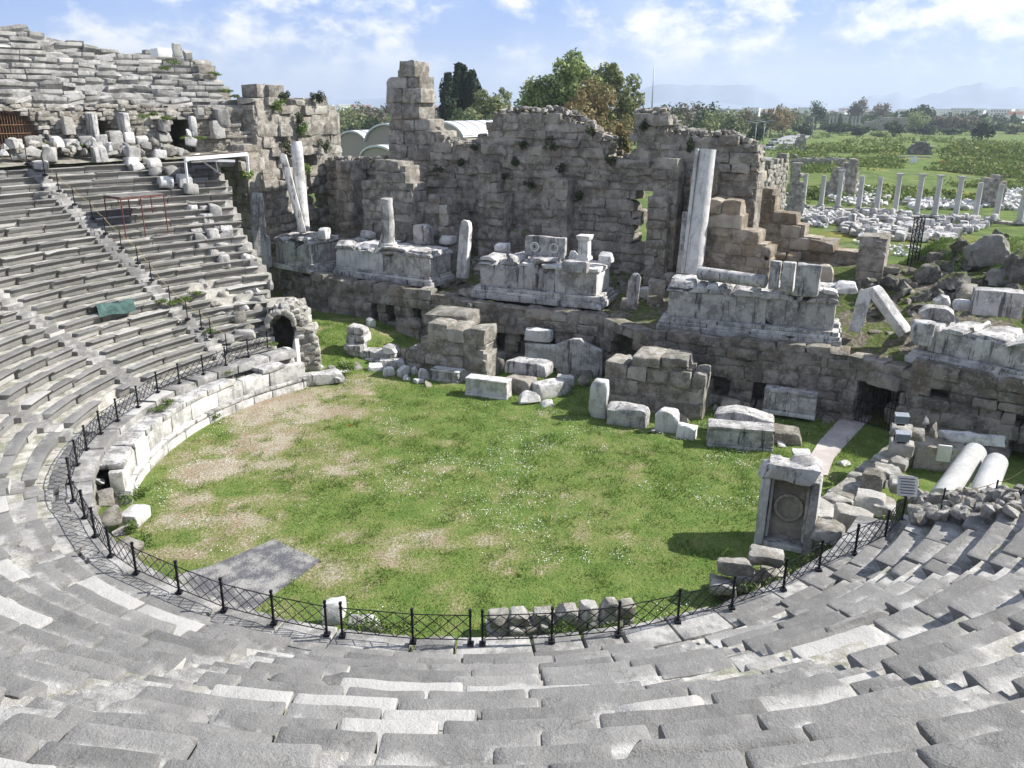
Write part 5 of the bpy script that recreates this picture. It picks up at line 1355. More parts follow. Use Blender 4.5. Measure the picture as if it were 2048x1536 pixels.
# rubble over the lower end of the rows, round the vaulted passage
L4 = [(452, 622, 474, 640), (470, 600, 500, 620), (498, 588, 530, 608), (396, 556, 420, 572), (412, 596, 446, 612), (436, 578, 462, 596), (458, 586, 484, 600), (482, 578, 508, 594), (508, 570, 530, 592), (466, 618, 496, 648), (480, 642, 510, 662), (430, 664, 468, 686), (470, 655, 512, 680), (502, 600, 528, 622), (418, 610, 450, 628), (350, 600, 378, 616), (340, 628, 372, 646), (532, 556, 548, 580)]
for i, (x0, y0, x1, y1) in enumerate(sorted(L4)):
    q = on_seats((x0+x1)/2, y1+3); zz = q[2]-.05 if q is not None else 3
    bx('rubble_block', ordn(i)+' pale rubble block from the left above the small vaulted passage', 'block', ('rubble', 'marble', 'seat')[i % 3], x0, y0, x1, y1, .7, random.uniform(-70, 20), z=zz, group='rubble blocks above the small vaulted passage', chips=5, chipd=.25)
va = empty('vaulted_passage', atz(575, 690, 1.2)); tag(va, 'small rubble vault with a dark arched opening at the end of the lower seats', 'ruin')
P = atz(524, 712, 1.3)[:2]; tn = np.array([.97, .24]); tn /= np.linalg.norm(tn); nn = np.array([tn[1], -tn[0]])
pv = pix_prof([(524, 660), (536, 636), (556, 614), (590, 612), (606, 626), (616, 656), (632, 680), (640, 700)], P, tn); Lv = pv[-1][0]
h0, h1 = onplane(542, 680, P, tn)[1], onplane(586, 680, P, tn)[1]; za = onplane(560, 628, P, tn)[0][2]; rs = (h1-h0)/2*.95
m = MB(); block_wall(m, P, tn, Lv, .2, prof(pv), h=.30, lens=(.22, .6), depth=1.3, hole=arch_hole(h0, h1, 0, za-rs, rs), out=.08, seed=420, chips=(1, 4), rough=.06, rnd=.06)
block_wall(m, P+tn*Lv*.93, -nn, 3.4, .3, prof([(0, 1.9), (1.5, 2.3), (3.4, 2.6)]), h=.30, lens=(.22, .6), depth=.9, out=.08, seed=421, chips=(1, 4), rough=.06, rnd=.06)
m.build('rubble_face', M['pale_rubble'], va)
m = MB()
for i in range(14):
    a = math.pi*i/13; q = P+tn*((h0+h1)/2-math.cos(a)*(rs+.16))+nn*.06; stone(m, (*q, za-rs+math.sin(a)*(rs+.16)), (.34, .5, .26), math.atan2(tn[1], tn[0]), 0, math.pi/2-a*1, rough=.03, rnd=.05, chips=2, seed=sd_())
m.build('voussoirs', M['pale_rubble'], va)
c = P+tn*(h0+h1)/2-nn*2.5
void_box((*c, za/2), (h1-h0+.1, 2.6, za+.1), math.atan2(tn[1], tn[0]), va, 'vault_recess')
m = MB(); r_ = np.random.default_rng(77)
for i in range(150):
    s = r_.uniform(.05, .9)*Lv; dpt = r_.uniform(.8, 3.6); q = P+tn*s-nn*dpt; z = prof(pv)(s)-.35+r_.uniform(-.1, .12)-dpt*.05
    sz = r_.uniform(.25, .6); stone(m, (*q, z), (sz*1.3, sz, sz*.8), r_.uniform(0, 3), r_.normal(0, .2), r_.normal(0, .2), div=(4, 4, 4), rnd=.05, rough=.05, chips=4, chipd=.25, seed=sd_())
m.build('rubble_crown', M['pale_rubble'], va)
# ------------------------------------------------------------- canopies
tops = [aty(181, 402, 49.3), aty(244, 406, 47.6), aty(333, 398, 50.3), aty(275, 390, 52.0)]
root = empty('red_canopy', on_seats(252, 470)); tag(root, 'rusty red steel frame canopy with flat grey sheet roof on the left seats', 'canopy')
tops = [on_seats(x, y)+np.array([0, 0, h]) for x, y, h in ((214, 435, .95), (252, 476, 2.2), (336, 463, 2.2), (305, 422, .8))]
zz = (tops[1][2]+tops[2][2])/2
for p in tops: p[2] = zz
def post_to(m, p, r=.035):
    r_c = math.hypot(p[0]-CX, p[1]-CY); th = math.degrees(math.atan2(p[0]-CX, -(p[1]-CY))); a, b = ab(th); zb = Z0+b*((r_c-R0)/a); tube(m, (p[0], p[1], zb-.1), p, r, 5)
for p in tops+[(tops[1]*.55+tops[2]*.45), tops[0]*.5+tops[3]*.5]:
    m = MB(); post_to(m, p); m.build('leg', M['red_steel'], root)
m = MB()
for i in range(4): tube(m, tops[i], tops[(i+1) % 4], .045, 4)
tube(m, (tops[0]+tops[1])/2, (tops[2]+tops[3])/2, .03, 4); tube(m, tops[1]-[0, 0, .6], tops[1]+(tops[0]-tops[1])*.2, .025, 4)
m.build('roof_frame', M['red_steel'], root)
m = MB(); V = np.array([p+[0, 0, .06] for p in tops]+[p+[0, 0, .1] for p in tops]); m.add(V, [(3, 2, 1, 0), (4, 5, 6, 7), (0, 1, 5, 4), (1, 2, 6, 5), (2, 3, 7, 6), (3, 0, 4, 7)], smooth=False)
M['sheet'] = plain('weathered_sheet', (.17, .16, .15), .8, 0, .3, 3)
m.build('roof_sheet', M['sheet'], root)
M['rust_sheet'] = plain('brown_sheet', (.22, .17, .14), .85, 0, .25, 3)
# white canopy
root = empty('white_canopy', aty(430, 345, 57)); tag(root, 'white painted steel canopy frame over the dark gap beside the left wing wall', 'canopy')
A, B = aty(370, 318, 55.0), aty(494, 308, 58.0); C, D = aty(398, 308, 59), aty(470, 304, 60.5)
m = MB()
for p in (A, B): tube(m, p-[0, 0, 1.5 if p is A else 1.2], p, .085, 4)
tube(m, A, B, .16, 4); tube(m, A, C, .08, 4); tube(m, B, D, .08, 4); tube(m, aty(470, 322, 57), aty(388, 320, 56), .1, 4); tube(m, aty(432, 322, 57.5), aty(436, 344, 58), .05, 4); tube(m, aty(405, 322, 56.5), aty(436, 344, 58), .05, 4)
m.build('frame', M['white_steel'], root)
m = MB(); V = np.array([A+[0, 0, .17], B+[0, 0, .17], [D[0], D[1], B[2]-.05], [C[0], C[1], A[2]-.05]]); V = np.concatenate([V, V+[0, 0, .05]]); m.add(V, [(3, 2, 1, 0), (4, 5, 6, 7), (0, 1, 5, 4), (1, 2, 6, 5), (2, 3, 7, 6), (3, 0, 4, 7)], smooth=False); m.build('roof_sheet', M['rust_sheet'], root)
# deep shaded passage wall below it
m = MB(); P = aty(352, 480, 64.5)[:2]
block_wall(m, P, TS, 8.5, .5, lambda s: 11.9+.3*math.sin(s), h=.6, lens=(.8, 1.7), depth=1.4, hole=lambda s, z: (3.2 < s < 5.0 and 5 < z < 7.4), out=.12, seed=430, chips=(1, 4), rough=.06)
tag(m.build('passage_wall', M['ashlar']), 'dark rough wall deep in the gap between the left seats and the wing wall', 'wall')
# white flat shed roof on the upper seats and dark stones beside it
bx('white_shed', 'small white roofed box among the upper seats near the skyline', 'shed', 'white_steel', 302, 97, 343, 112, .8, -50, z=17.7, chips=0, rough=0, rnd=.03)
bx('upright_slab', 'dark upright slab on the skyline right of the small white box', 'slab', 'seat_up', 346, 86, 366, 112, .5, -50, z=17.7, chips=3)
bx('upright_slab', 'pale upright slab right of the dark slab on the skyline', 'slab', 'seat_up', 366, 96, 386, 118, .5, -50, z=17.5, chips=3)
# green netting spread over broken seats
m = MB(); V = []
for v_ in np.linspace(0, 1, 9):
    for u_ in np.linspace(0, 1, 14):
        q = on_seats(192+u_*74+v_*8, 612-u_*12+v_*24); V.append(q+[0, 0, .06+.04*math.sin(u_*9+v_*5)])
V = np.array(V); I = np.arange(len(V)).reshape(9, 14); m.add(V, np.stack([I[:-1, :-1], I[1:, :-1], I[1:, 1:], I[:-1, 1:]], -1).reshape(-1, 4))
tag(m.build('green_net', M['green_net']), 'patch of green netting spread over broken left seats', 'netting')
# ---------------------------------------------------------------- mound at the right
my, mx = np.meshgrid(np.linspace(36, 66, 60), np.linspace(16, 52, 70))
MP = np.stack([mx.ravel(), my.ravel(), 0*mx.ravel()], -1)
def mound_z(x, y):
    u = np.clip((x-22.8)/5, 0, 1); bx_ = u*u*(3-2*u)
    v = np.clip((y-(38+ (30-x)*.12))/6.5, 0, 1)
    back = 1-np.clip((y-52)/11, 0, 1)**1.5
    return (STZ-.6 + .7*v + 3.9*bx_*v)*back - .3
MP[:, 2] = mound_z(MP[:, 0], MP[:, 1]) + fbm(MP*.5, 30, 3)*.35
I = np.arange(len(MP)).reshape(mx.shape); m = MB(); Qm = np.stack([I[:-1, :-1], I[:-1, 1:], I[1:, 1:], I[1:, :-1]], -1).reshape(-1, 4)[:, ::-1]
wy = np.interp(MP[:, 0], [w[0] for w in W], [w[1] for w in W]); okv = MP[:, 1] > wy+1.9; Qm = Qm[okv[Qm].all(1)]; m.add(MP, Qm)
tag(m.build('hill', M['mound'], origin=(30, 48, 0)), kind='structure')
def ray_mound(px, py):
    d = pdir(px, py); ts_ = np.linspace(36/d[1], 64/d[1], 900); P = CAM+d[None]*ts_[:, None]; z = mound_z(P[:, 0], P[:, 1])
    d2 = ((P[:, None, :2]-STAGE_V[None, ::2, :2])**2).sum(-1); j = d2.argmin(1); z = np.maximum(z, np.where(d2[np.arange(len(P)), j] < .6, STAGE_V[::2][j, 2], -9))
    i = np.where(P[:, 2] <= z)[0]
    return P[i[0]] if len(i) else None
BO = [(1948, 462, 2022, 528), (2018, 478, 2060, 560), (1934, 508, 1988, 540), (1944, 534, 1980, 568), (1978, 528, 2020, 572), (2016, 552, 2060, 600), (1910, 440, 1950, 470), (1875, 515, 1905, 545), (1832, 524, 1882, 562), (1850, 556, 1890, 592), (1890, 540, 1935, 580), (1760, 545, 1800, 585), (1790, 538, 1830, 580), (1774, 575, 1820, 610), (1820, 590, 1860, 625), (1722, 518, 1750, 545), (1990, 575, 2030, 612), (1906, 572, 1945, 600), (1850, 500, 1878, 522), (1965, 440, 2010, 462), (2005, 505, 2040, 545), (1900, 470, 1945, 510), (1748, 588, 1780, 612), (1925, 590, 1958, 610)]
_r = random.Random(4)
for k in range(64):
    x_, y_ = _r.uniform(1735, 2050), 0; y_ = _r.uniform(max(455, 560-(x_-1740)*.45), 625); s_ = _r.uniform(14, 44); BO.append((x_-s_/2, y_-s_*.4, x_+s_/2, y_+s_*.4))
for i, (x0, y0, x1, y1) in enumerate(sorted(BO)):
    q = ray_mound((x0+x1)/2, y1)
    if q is None: continue
    dist = fdist(q); w = (x1-x0)*dist/FPX; h = (y1-y0)*dist/FPX*.95
    m = MB(); stone(m, q+[0, w*.35, h*.38], (w, w*.8, h), random.uniform(-.4, .4), random.uniform(-.15, .15), random.uniform(-.15, .15), div=(10, 8, 8), rnd=min(w, h)*.08, rough=.11, chips=7, chipd=.6, seed=sd_(), freq=2.4)
    tag(m.build('boulder', M['grey_rock']), ordn(i)+' grey boulder from the left on the grassy mound at the right', 'boulder', 'boulders on the grassy mound')
# steel lattice mast on the mound
b = aty(1826, 522, 52.5); hT = aty(1834, 434, 52.5)[2]-b[2]
root = empty('lattice_mast', b); tag(root, 'dark steel lattice floodlight mast before the agora rubble', 'mast')
m = MB(); w = .22
for sx in (-w, w):
    for sy in (-w, w): tube(m, b+[sx, sy, -.5], b+[sx, sy, hT], .035, 4)
for k in range(6):
    z0, z1 = k*hT/6, (k+1)*hT/6
    for sy in (-w, w): tube(m, b+[-w, sy, z0], b+[w, sy, z1], .022, 4); tube(m, b+[w, sy, z0], b+[-w, sy, z1], .022, 4)
    for sx in (-w, w): tube(m, b+[sx, -w, z0], b+[sx, w, z1], .022, 4)
m.build('lattice_shaft', M['iron'], root)
m = MB(); tube(m, b+[-w, 0, hT], b+[.9, 0, hT], .04, 4); m.build('cross_arm', M['iron'], root)
bx('dark_drum', 'dark round stone drum standing right of the lattice mast', 'drum', 'ashlar_dark', 1850, 500, 1880, 526, 1.2, 0, z=6.3, rnd=.3, chips=2)

# ---------------------------------------------------------------- agora: standing columns and the field of marble
AC = [(1605, 411, 346, 0), (1641, 414, 350, 0), (1675, 416, 340, 1), (1716, 421, 351, 0), (1752, 424, 353, 0), (1789, 426, 347, 1), (1832, 432, 348, 1), (1868, 434, 350, 1), (1910, 437, 352, 1), (1949, 438, 364, 0), (1990, 442, 367, 0), (2038, 447, 368, 0)]
def agora_col(cap):
    root = empty('agora_column', (0, 0, 0)); H_ = 5.2
    m = MB(); pbox(m, (0, 0, .12), (1.15, 1.15, .24)); lathe(m, (0, 0, .24), [(.54, 0), (.56, .08), (.47, .15), (.5, .22), (.42, .28)], 14); m.build('base', M['grey_col'], root)
    m = MB(); lathe(m, (0, 0, .5), [(.40, 0), (.385, .4*H_), (.345, H_-.62), (.37, H_-.56), (.37, H_-.5)], 14); m.build('shaft', M['grey_col'], root)
    if cap:
        m = MB(); lathe(m, (0, 0, H_), [(.36, 0), (.40, .15), (.50, .32), (.56, .4)], 14, rough=.02); pbox(m, (0, 0, H_+.45), (1.05, 1.05, .12)); m.build('capital', M['grey_col'], root)
    return root
M['grey_col'] = stone_mat('grey_granite_column', (.44, .43, .42), (.30, .30, .29), (.54, .53, .51), 1.2, .1, .2, bumpd=.01)
protos = {0: agora_col(0), 1: agora_col(1)}
used = {0: False, 1: False}
cl = ['first', 'second', 'third', 'fourth', 'fifth', 'sixth', 'seventh', 'eighth', 'ninth', 'tenth', 'eleventh', 'twelfth']
for i, (px, py, pt, cap) in enumerate(AC):
    p = atz(px, py, .2); hh = (py-pt)*fdist(p)/FPX*.97
    pr_ = protos[cap]
    if not used[cap]: o = pr_; used[cap] = True; o.location = p
    else: o = copy_thing(pr_, p)
    o.scale = (1, 1, hh/(5.7 if cap else 5.25))
    tag(o, cl[i]+(' grey agora column from the left, with a capital' if cap else ' grey agora column from the left, bare topped'), 'column', 'row of grey columns in the agora')
# stylobate under the columns
a, b = atz(1590, 412, 0), atz(2060, 450, 0); d_ = b-a
m = MB(); block_wall(m, a[:2]-[.4, .5], d_[:2], np.linalg.norm(d_), -.2, lambda s: .2, h=.4, lens=(1.2, 2.6), depth=1.8, seed=510, core=False)
tag(m.build('column_step', M['ashlar']), 'long low stone step under the row of agora columns', 'step')
# fields of marble blocks
rrng = np.random.default_rng(31)
def in_poly(x, y, P):
    c = False; j = len(P)-1
    for i in range(len(P)):
        if (P[i][1] > y) != (P[j][1] > y) and x < (P[j][0]-P[i][0])*(y-P[i][1])/(P[j][1]-P[i][1])+P[i][0]: c = not c
        j = i
    return c
F1 = [(1682, 432), (1720, 424), (1800, 428), (1850, 440), (1920, 436), (1990, 448), (1925, 470), (1900, 486), (1800, 480), (1730, 478), (1684, 466)]
F2 = [(1555, 412), (1600, 420), (1688, 424), (1682, 440), (1650, 456), (1620, 452), (1580, 432)]
protos_b = []
for i in range(8):
    m = MB(); sz = (rrng.uniform(.8, 1.7), rrng.uniform(.6, 1.0), rrng.uniform(.45, .8)) if i < 6 else (.7, .7, .6)
    stone(m, (0, 0, sz[2]/2-.05), sz, div=(5, 4, 4), rnd=.06 if i < 6 else .25, rough=.04, chips=3, chipd=.25, seed=600+i)
    protos_b.append(m.build('marble_block', M['field_marble'] if 'field_marble' in M else M['marble'], origin=(0, 0, 0)))
usedb = [False]*8
def drop_block(p, label, group, rz, sc):
    i = int(rrng.integers(0, 8)); o = protos_b[i]
    if usedb[i]: o = o.copy(); COL.objects.link(o)
    usedb[i] = True
    o.location = p; o.rotation_euler = (rrng.normal(0, .08), rrng.normal(0, .08), rz); o.scale = (sc,)*3
    return tag(o, label, 'block', group)
def scatter(F, n, label, group, sc, zmax):
    xs = [p[0] for p in F]; ys = [p[1] for p in F]; k = 0; tries = 0; pts = []
    while k < n and tries < 9000:
        tries += 1
        x, y = rrng.uniform(min(xs), max(xs)), rrng.uniform(min(ys), max(ys))
        if not in_poly(x, y, F): continue
        p = atz(x, y, 0)
        if any(np.hypot(*(p-q)[:2]) < .95*sc for q in pts): continue
        pts.append(p); k += 1
        drop_block(p+[0, 0, rrng.choice([0, 0, 0, .55])*zmax], label, group, rrng.choice([-.55, 1.0])+rrng.normal(0, .25), sc*rrng.uniform(.7, 1.25))
scatter(F1, 170, 'white marble block lying in the crowded field of fragments before the agora columns', 'marble blocks before the agora columns', 1.25, 1)
scatter(F2, 80, 'small white marble block in the left hand heap before the agora columns', 'marble blocks in the left heap', .75, 1)
for i in range(8):
    if not usedb[i]: bpy.data.objects.remove(protos_b[i])
# small chips of marble nobody could count
def rubble_stuff(name, polys, mat, seed):
    r_ = np.random.default_rng(seed); m = MB()
    for F, n, s0, s1, z in polys:
        xs = [p[0] for p in F]; ys = [p[1] for p in F]; k = 0
        while k < n:
            x, y = r_.uniform(min(xs), max(xs)), r_.uniform(min(ys), max(ys))
            if not in_poly(x, y, F): continue
            k += 1; p = atz(x, y, 0); s = r_.uniform(s0, s1)
            stone(m, p+[0, 0, s*.2+r_.uniform(0, z)], (s*1.3, s, s*.7), r_.uniform(0, 3), r_.normal(0, .3), r_.normal(0, .3), div=(2, 2, 2), rough=.08*s, chips=2, chipd=.2, seed=int(r_.integers(1, 10**6)))
    return tag(m.build(name, M[mat]), kind='stuff')
rubble_stuff('marble_rubble', [(F1, 260, .25, .6, .4), (F2, 260, .25, .55, .4), ([(1690, 372), (1730, 375), (1775, 400), (1775, 415), (1690, 412), (1650, 405)], 220, .4, .8, .9), ([(1800, 400), (1880, 402), (1985, 412), (1985, 420), (1820, 420)], 160, .4, .8, .5), ([(1995, 380), (2047, 380), (2047, 420), (2000, 420)], 140, .4, .8, .6), ([(1555, 388), (1600, 392), (1605, 405), (1550, 408)], 80, .3, .7, .4), ([(1690, 478), (1800, 490), (1880, 500), (1900, 520), (1790, 510)], 60, .2, .45, .05)], 'marble_clean', 41)
o_, _, _ = bx('bench', 'white stone bench in front of the agora marble field', 'bench', 'marble_clean', 1848, 474, 1908, 480, .7, 0, z=.0, h=.16, chips=0, sink=-.5)
root = o_; p = np.array(root.location)
for sx in (-1.9, 1.9):
    m = MB(); pbox(m, p+[sx, 0, -.25], (.3, .5, .66)); m.build('leg', M['marble_clean'], root)
# ruins in and behind the agora
def ruin(name, label, pix, Y, tdir, z0, seed, mat='rubble', h=.5, depth=1.2, cat='ruin', hole=None, lens=(.5, 1.3), div=(3, 2, 3)):
    a = aty(pix[0][0], pix[0][1], Y); pr = [(q, max(v, z0+h*.9)) for q, v in pix_prof(pix, a[:2], tdir)]; m = MB()
    sgn = pr[-1][0]
    rg = np.random.default_rng(seed+7).uniform(-1, 1, 64); pf_ = prof(pr); amp_ = .12*(max(v for q, v in pr)-z0)
    block_wall(m, a[:2], tdir, sgn, z0, lambda s: pf_(s)+amp_*rg[int(s/sgn*40) % 64], h=h, lens=lens, depth=depth, out=.07, seed=seed, chips=(1, 3), rough=.05, hole=hole, div=div)
    return tag(m.build(name, M[mat]), label, cat)
EX = np.array([1., 0.]);
ruin('ruined_wall', 'tall ruined wall block with sunlit right side left of the agora columns', [(1538, 330), (1560, 322), (1578, 318), (1580, 322), (1580, 322)], 100, (.6, .8), 0, 520)
ruin('ruined_wall', 'narrow ruined wall slab right of the tall ruined wall block', [(1590, 316), (1602, 320), (1606, 350), (1612, 380)], 122, EX, 0, 521)
ruin('ruined_tower', 'dark triangular wall ruin behind the third agora column', [(1648, 400), (1672, 352), (1692, 330), (1716, 320), (1718, 322)], 148, EX, 0, 522, 'ashlar', .8, 2.5)
ruin('ruined_wall', 'sunlit pale side of the triangular wall ruin', [(1686, 352), (1718, 340), (1719, 345)], 147.2, (.8, .6), 0, 523, 'rubble', .7, 1.5)
ruin('ruined_pillar', 'grey square built pillar behind the last agora columns', [(1984, 358), (2014, 358), (2016, 362)], 138, EX, 0, 524, 'ashlar', .8, 3.0)
ruin('low_wall', 'long dark low wall behind the row of agora columns', [(1800, 413), (1860, 416), (1920, 420), (1990, 424), (2048, 428)], 140, EX, -.2, 525, 'ashlar', .6, 1.2)
ruin('low_wall', 'dark low wall between the fourth and sixth agora columns', [(1700, 410), (1760, 412), (1800, 414)], 150, EX, -.2, 526, 'ashlar', .6, 1.2)
ruin('garden_wall', 'long grey ruined wall crossing the field left of the round topped stone', [(1555, 322), (1600, 316), (1640, 312), (1680, 314), (1712, 322)], 228, EX, 0, 527, 'rubble', .9, 1.5, lens=(.8, 2))
ruin('garden_wall', 'low grey ruined wall crossing the field in front of the round topped stone', [(1750, 322), (1790, 312), (1830, 312), (1860, 316), (1920, 318), (1990, 320), (2048, 324)], 252, EX, 0, 528, 'rubble', .9, 1.5, lens=(.8, 2))
ruin('apse_stone', 'big grey round topped wall slab standing in the green field', [(1820, 300), (1826, 290), (1834, 284), (1845, 282), (1858, 285), (1864, 292), (1866, 312)], 262, EX, 0, 529, 'grey_rock', .55, 2.0, lens=(.7, 1.6))
ruin('ruined_gate', 'pale ruined gate jamb beside the road with the white cars', [(1550, 292), (1590, 288), (1600, 276), (1612, 274), (1613, 290)], 300, EX, 0, 530, 'rubble', 1.0, 2)
ruin('far_ruin', 'long dark ruin with broken outline below the far trees', [(1600, 262), (1650, 252), (1690, 248), (1735, 246), (1760, 238), (1790, 236), (1815, 240), (1830, 250), (1850, 262), (1900, 262), (1960, 265), (2048, 268)], 640, EX, 0, 531, 'ashlar_dark', 3.0, 6, lens=(3, 9))
for i in range(9):
    px = 1656+i*7+(i > 5)*3; p = atz(px, 272, 0); p = aty(px, 270, 600); p[2] = 0
    if i == 0:
        m = MB(); lathe(m, p, [(.9, 0), (.8, 1), (.7, 9.5), (1.0, 10.2)], 8); fc = m.build('far_column', M['grey_col'], origin=p); o = fc
    else: o = fc.copy(); COL.objects.link(o); o.location = p
    tag(o, cl[i]+' thin far column from the left against the long dark ruin', 'column', 'thin far columns before the long dark ruin')
# sign boards, person, cars, lamps on the field
p = aty(1826, 330, 238); p[2] = 0; root = empty('info_board', p); tag(root, 'white information board on two legs in the green field', 'sign')
zt = aty(1826, 314, 238)[2]
m = MB(); pbox(m, p+[0, 0, zt-1.3], (1.9, .12, 2.6)); m.build('board', M['white_steel'], root)
for s in (-.8, .8):
    m = MB(); tube(m, p+[s, .1, -.2], p+[s, .1, zt-2], .08, 4); m.build('leg', M['iron'], root)
def person(p, h, top, label):
    rr = MB(); s = h/1.75
    prof_ = [(.10, .0), (.11, .06), (.09, .1), (.12, .45), (.15, .8), (.19, .92)]
    V = []
    # one continuous turned body, flattened, with a head on a neck
    L_ = [(.12, 0), (.14, .05), (.13, .45), (.17, .85), (.19, .95), (.17, 1.1), (.21, 1.35), (.19, 1.45), (.07, 1.5), (.06, 1.54), (.10, 1.6), (.11, 1.67), (.08, 1.74), (.01, 1.76)]
    lathe(rr, (0, 0, 0), [(a*s, b*s) for a, b in L_], 12); rr.v[0][:, 1] *= .7
    for sx in (-1, 1): tube(rr, (sx*.2*s, 0, 1.4*s), (sx*.26*s, .03*s, .85*s), .055*s, 7, .04*s)
    rr.v = [v+np.asarray(p) for v in rr.v]
    o = rr.build('person', M['skin'], origin=p); tag(o, label, 'person')
    c = MB(); lathe(c, (0, 0, 0), [(.21*s, .88*s), (.20*s, 1.0*s), (.235*s, 1.34*s), (.2*s, 1.47*s), (.09*s, 1.51*s)], 12); c.v[0][:, 1] *= .75
    for sx in (-1, 1): tube(c, (sx*.2*s, 0, 1.41*s), (sx*.25*s, .02*s, 1.0*s), .07*s, 7, .06*s)
    c.v = [v+np.asarray(p) for v in c.v]; c.build('jacket', M[top], o)
    t_ = MB(); lathe(t_, (0, 0, 0), [(.14*s, .02*s), (.155*s, .45*s), (.2*s, .86*s), (.205*s, .95*s)], 12); t_.v[0][:, 1] *= .75; t_.v = [v+np.asarray(p) for v in t_.v]; t_.build('trousers', M['dark_cloth'], o)
    hh = MB(); lathe(hh, (0, .01, 0), [(.115*s, 1.66*s), (.12*s, 1.71*s), (.085*s, 1.78*s), (.01, 1.79*s)], 10); hh.v = [v+np.asarray(p) for v in hh.v]; hh.build('hair', M['hair'], o)
    return o
M['skin'] = plain('skin', (.45, .28, .2), .6); M['red_cloth'] = plain('red_cloth', (.5, .04, .05), .9); M['blue_cloth'] = plain('blue_grey_cloth', (.25, .27, .32), .9); M['dark_cloth'] = plain('dark_trousers', (.04, .045, .06), .9); M['hair'] = plain('dark_hair', (.03, .02, .015), .8)
p = aty(1884, 334, 238); p[2] = .0; person(p, 1.85, 'red_cloth', 'standing person in a red jacket beside the low grey wall in the field')
p = aty(1996, 335, 235); p[2] = .0; person(p, 1.85, 'blue_cloth', 'standing person in grey clothes at the far right of the green field')
# road strip
def strip(name, pix, mat, z):
    P = [atz(x, y, z) for x, y in pix]; m = MB(); V = np.array(P); V = np.concatenate([V, V-[0, 0, .3]]); n = len(P)
    m.add(V, [(i, (i+1) % n, n+(i+1) % n, n+i) for i in range(n)], [(0, i, i+1) for i in range(1, n-1)], smooth=False)
    return tag(m.build(name, M[mat]), kind='structure')
strip('road', [(1470, 318), (1540, 318), (1600, 285), (1625, 268), (1600, 268), (1570, 272), (1540, 285), (1510, 298)], 'asphalt', .9)
def car(label, px, py, Y, col):
    p = aty(px, py, Y); p[2] = 1.0; s = 1.5; root = empty('parked_car', p); tag(root, label, 'car', 'white cars on the far road')
    m = MB(); q, f = stone_local((1.8*s, 4.3*s, .7*s), (4, 6, 4), rnd=.25*s, rough=0); m.add(q+p+[0, 0, .65*s], f); m.build('body', M['car_paint'], root)
    m = MB(); q, f = stone_local((1.55*s, 2.3*s, .55*s), (4, 5, 4), rnd=.2*s, rough=0); q[:, :2] *= (1-.22*(q[:, 2:]/(.55*s)+.5)); m.add(q+p+[0, .2, 1.25*s], f); m.build('cabin', M['car_glass'], root)
    for sx in (-.85, .85):
        for sy in (-1.35, 1.35):
            m = MB(); lathe(m, p+[sx*s, sy*s, .33*s], [(.33*s, -.1*s), (.33*s, .1*s)], 10, ry=math.pi/2); m.build('wheel', M['iron'], root)
M['car_paint'] = plain('white_car_paint', (.78, .79, .8), .25, 0, .02); M['car_glass'] = plain('car_glass', (.03, .035, .04), .1, 0, .02)
car('white car nearer on the far road by the ruined gate', 1540, 297, 300, 0)
car('white car farther along the far road', 1548, 286, 350, 0)
def lamp(label, px, py0, py1, Y, heads=2):
    b = aty(px, py0, Y); b[2] = 0; zt = aty(px, py1, Y)[2]; root = empty('street_lamp', b); tag(root, label, 'street lamp', 'street lamps along the far road')
    m = MB(); tube(m, b, [b[0], b[1], zt], .16, 6, .11); m.build('pole', M['lamp_grey'], root)
    for sx in ((-1, 1) if heads == 2 else (1,)):
        m = MB(); tube(m, [b[0], b[1], zt], [b[0]+sx*2.2, b[1], zt+.5], .08, 5); m.build('arm', M['lamp_grey'], root)
        m = MB(); q, f = stone_local((1.2, .5, .3), (3, 3, 3), rnd=.12, rough=0); m.add(q+[b[0]+sx*2.4, b[1], zt+.5], f); m.build('lamp_head', M['lamp_grey'], root)
lamp('double street lamp left of the white cars', 1508, 300, 246, 300); lamp('double street lamp nearest the white cars', 1524, 306, 244, 290); lamp('single far street lamp near the dark cypress on the right', 1624, 268, 232, 560, 1); lamp('double street lamp left of the palms behind the stage wall', 1394, 300, 250, 330)
# tall thin mast on the horizon
b = aty(1304, 212, 1300); b[2] = 0; zt = aty(1304, 136, 1300)[2]
m = MB(); tube(m, b, [b[0], b[1], zt], 1.5, 6, .7); tag(m.build('radio_mast', M['lamp_grey'], origin=b), 'very tall thin grey radio mast on the horizon right of the trees', 'mast')

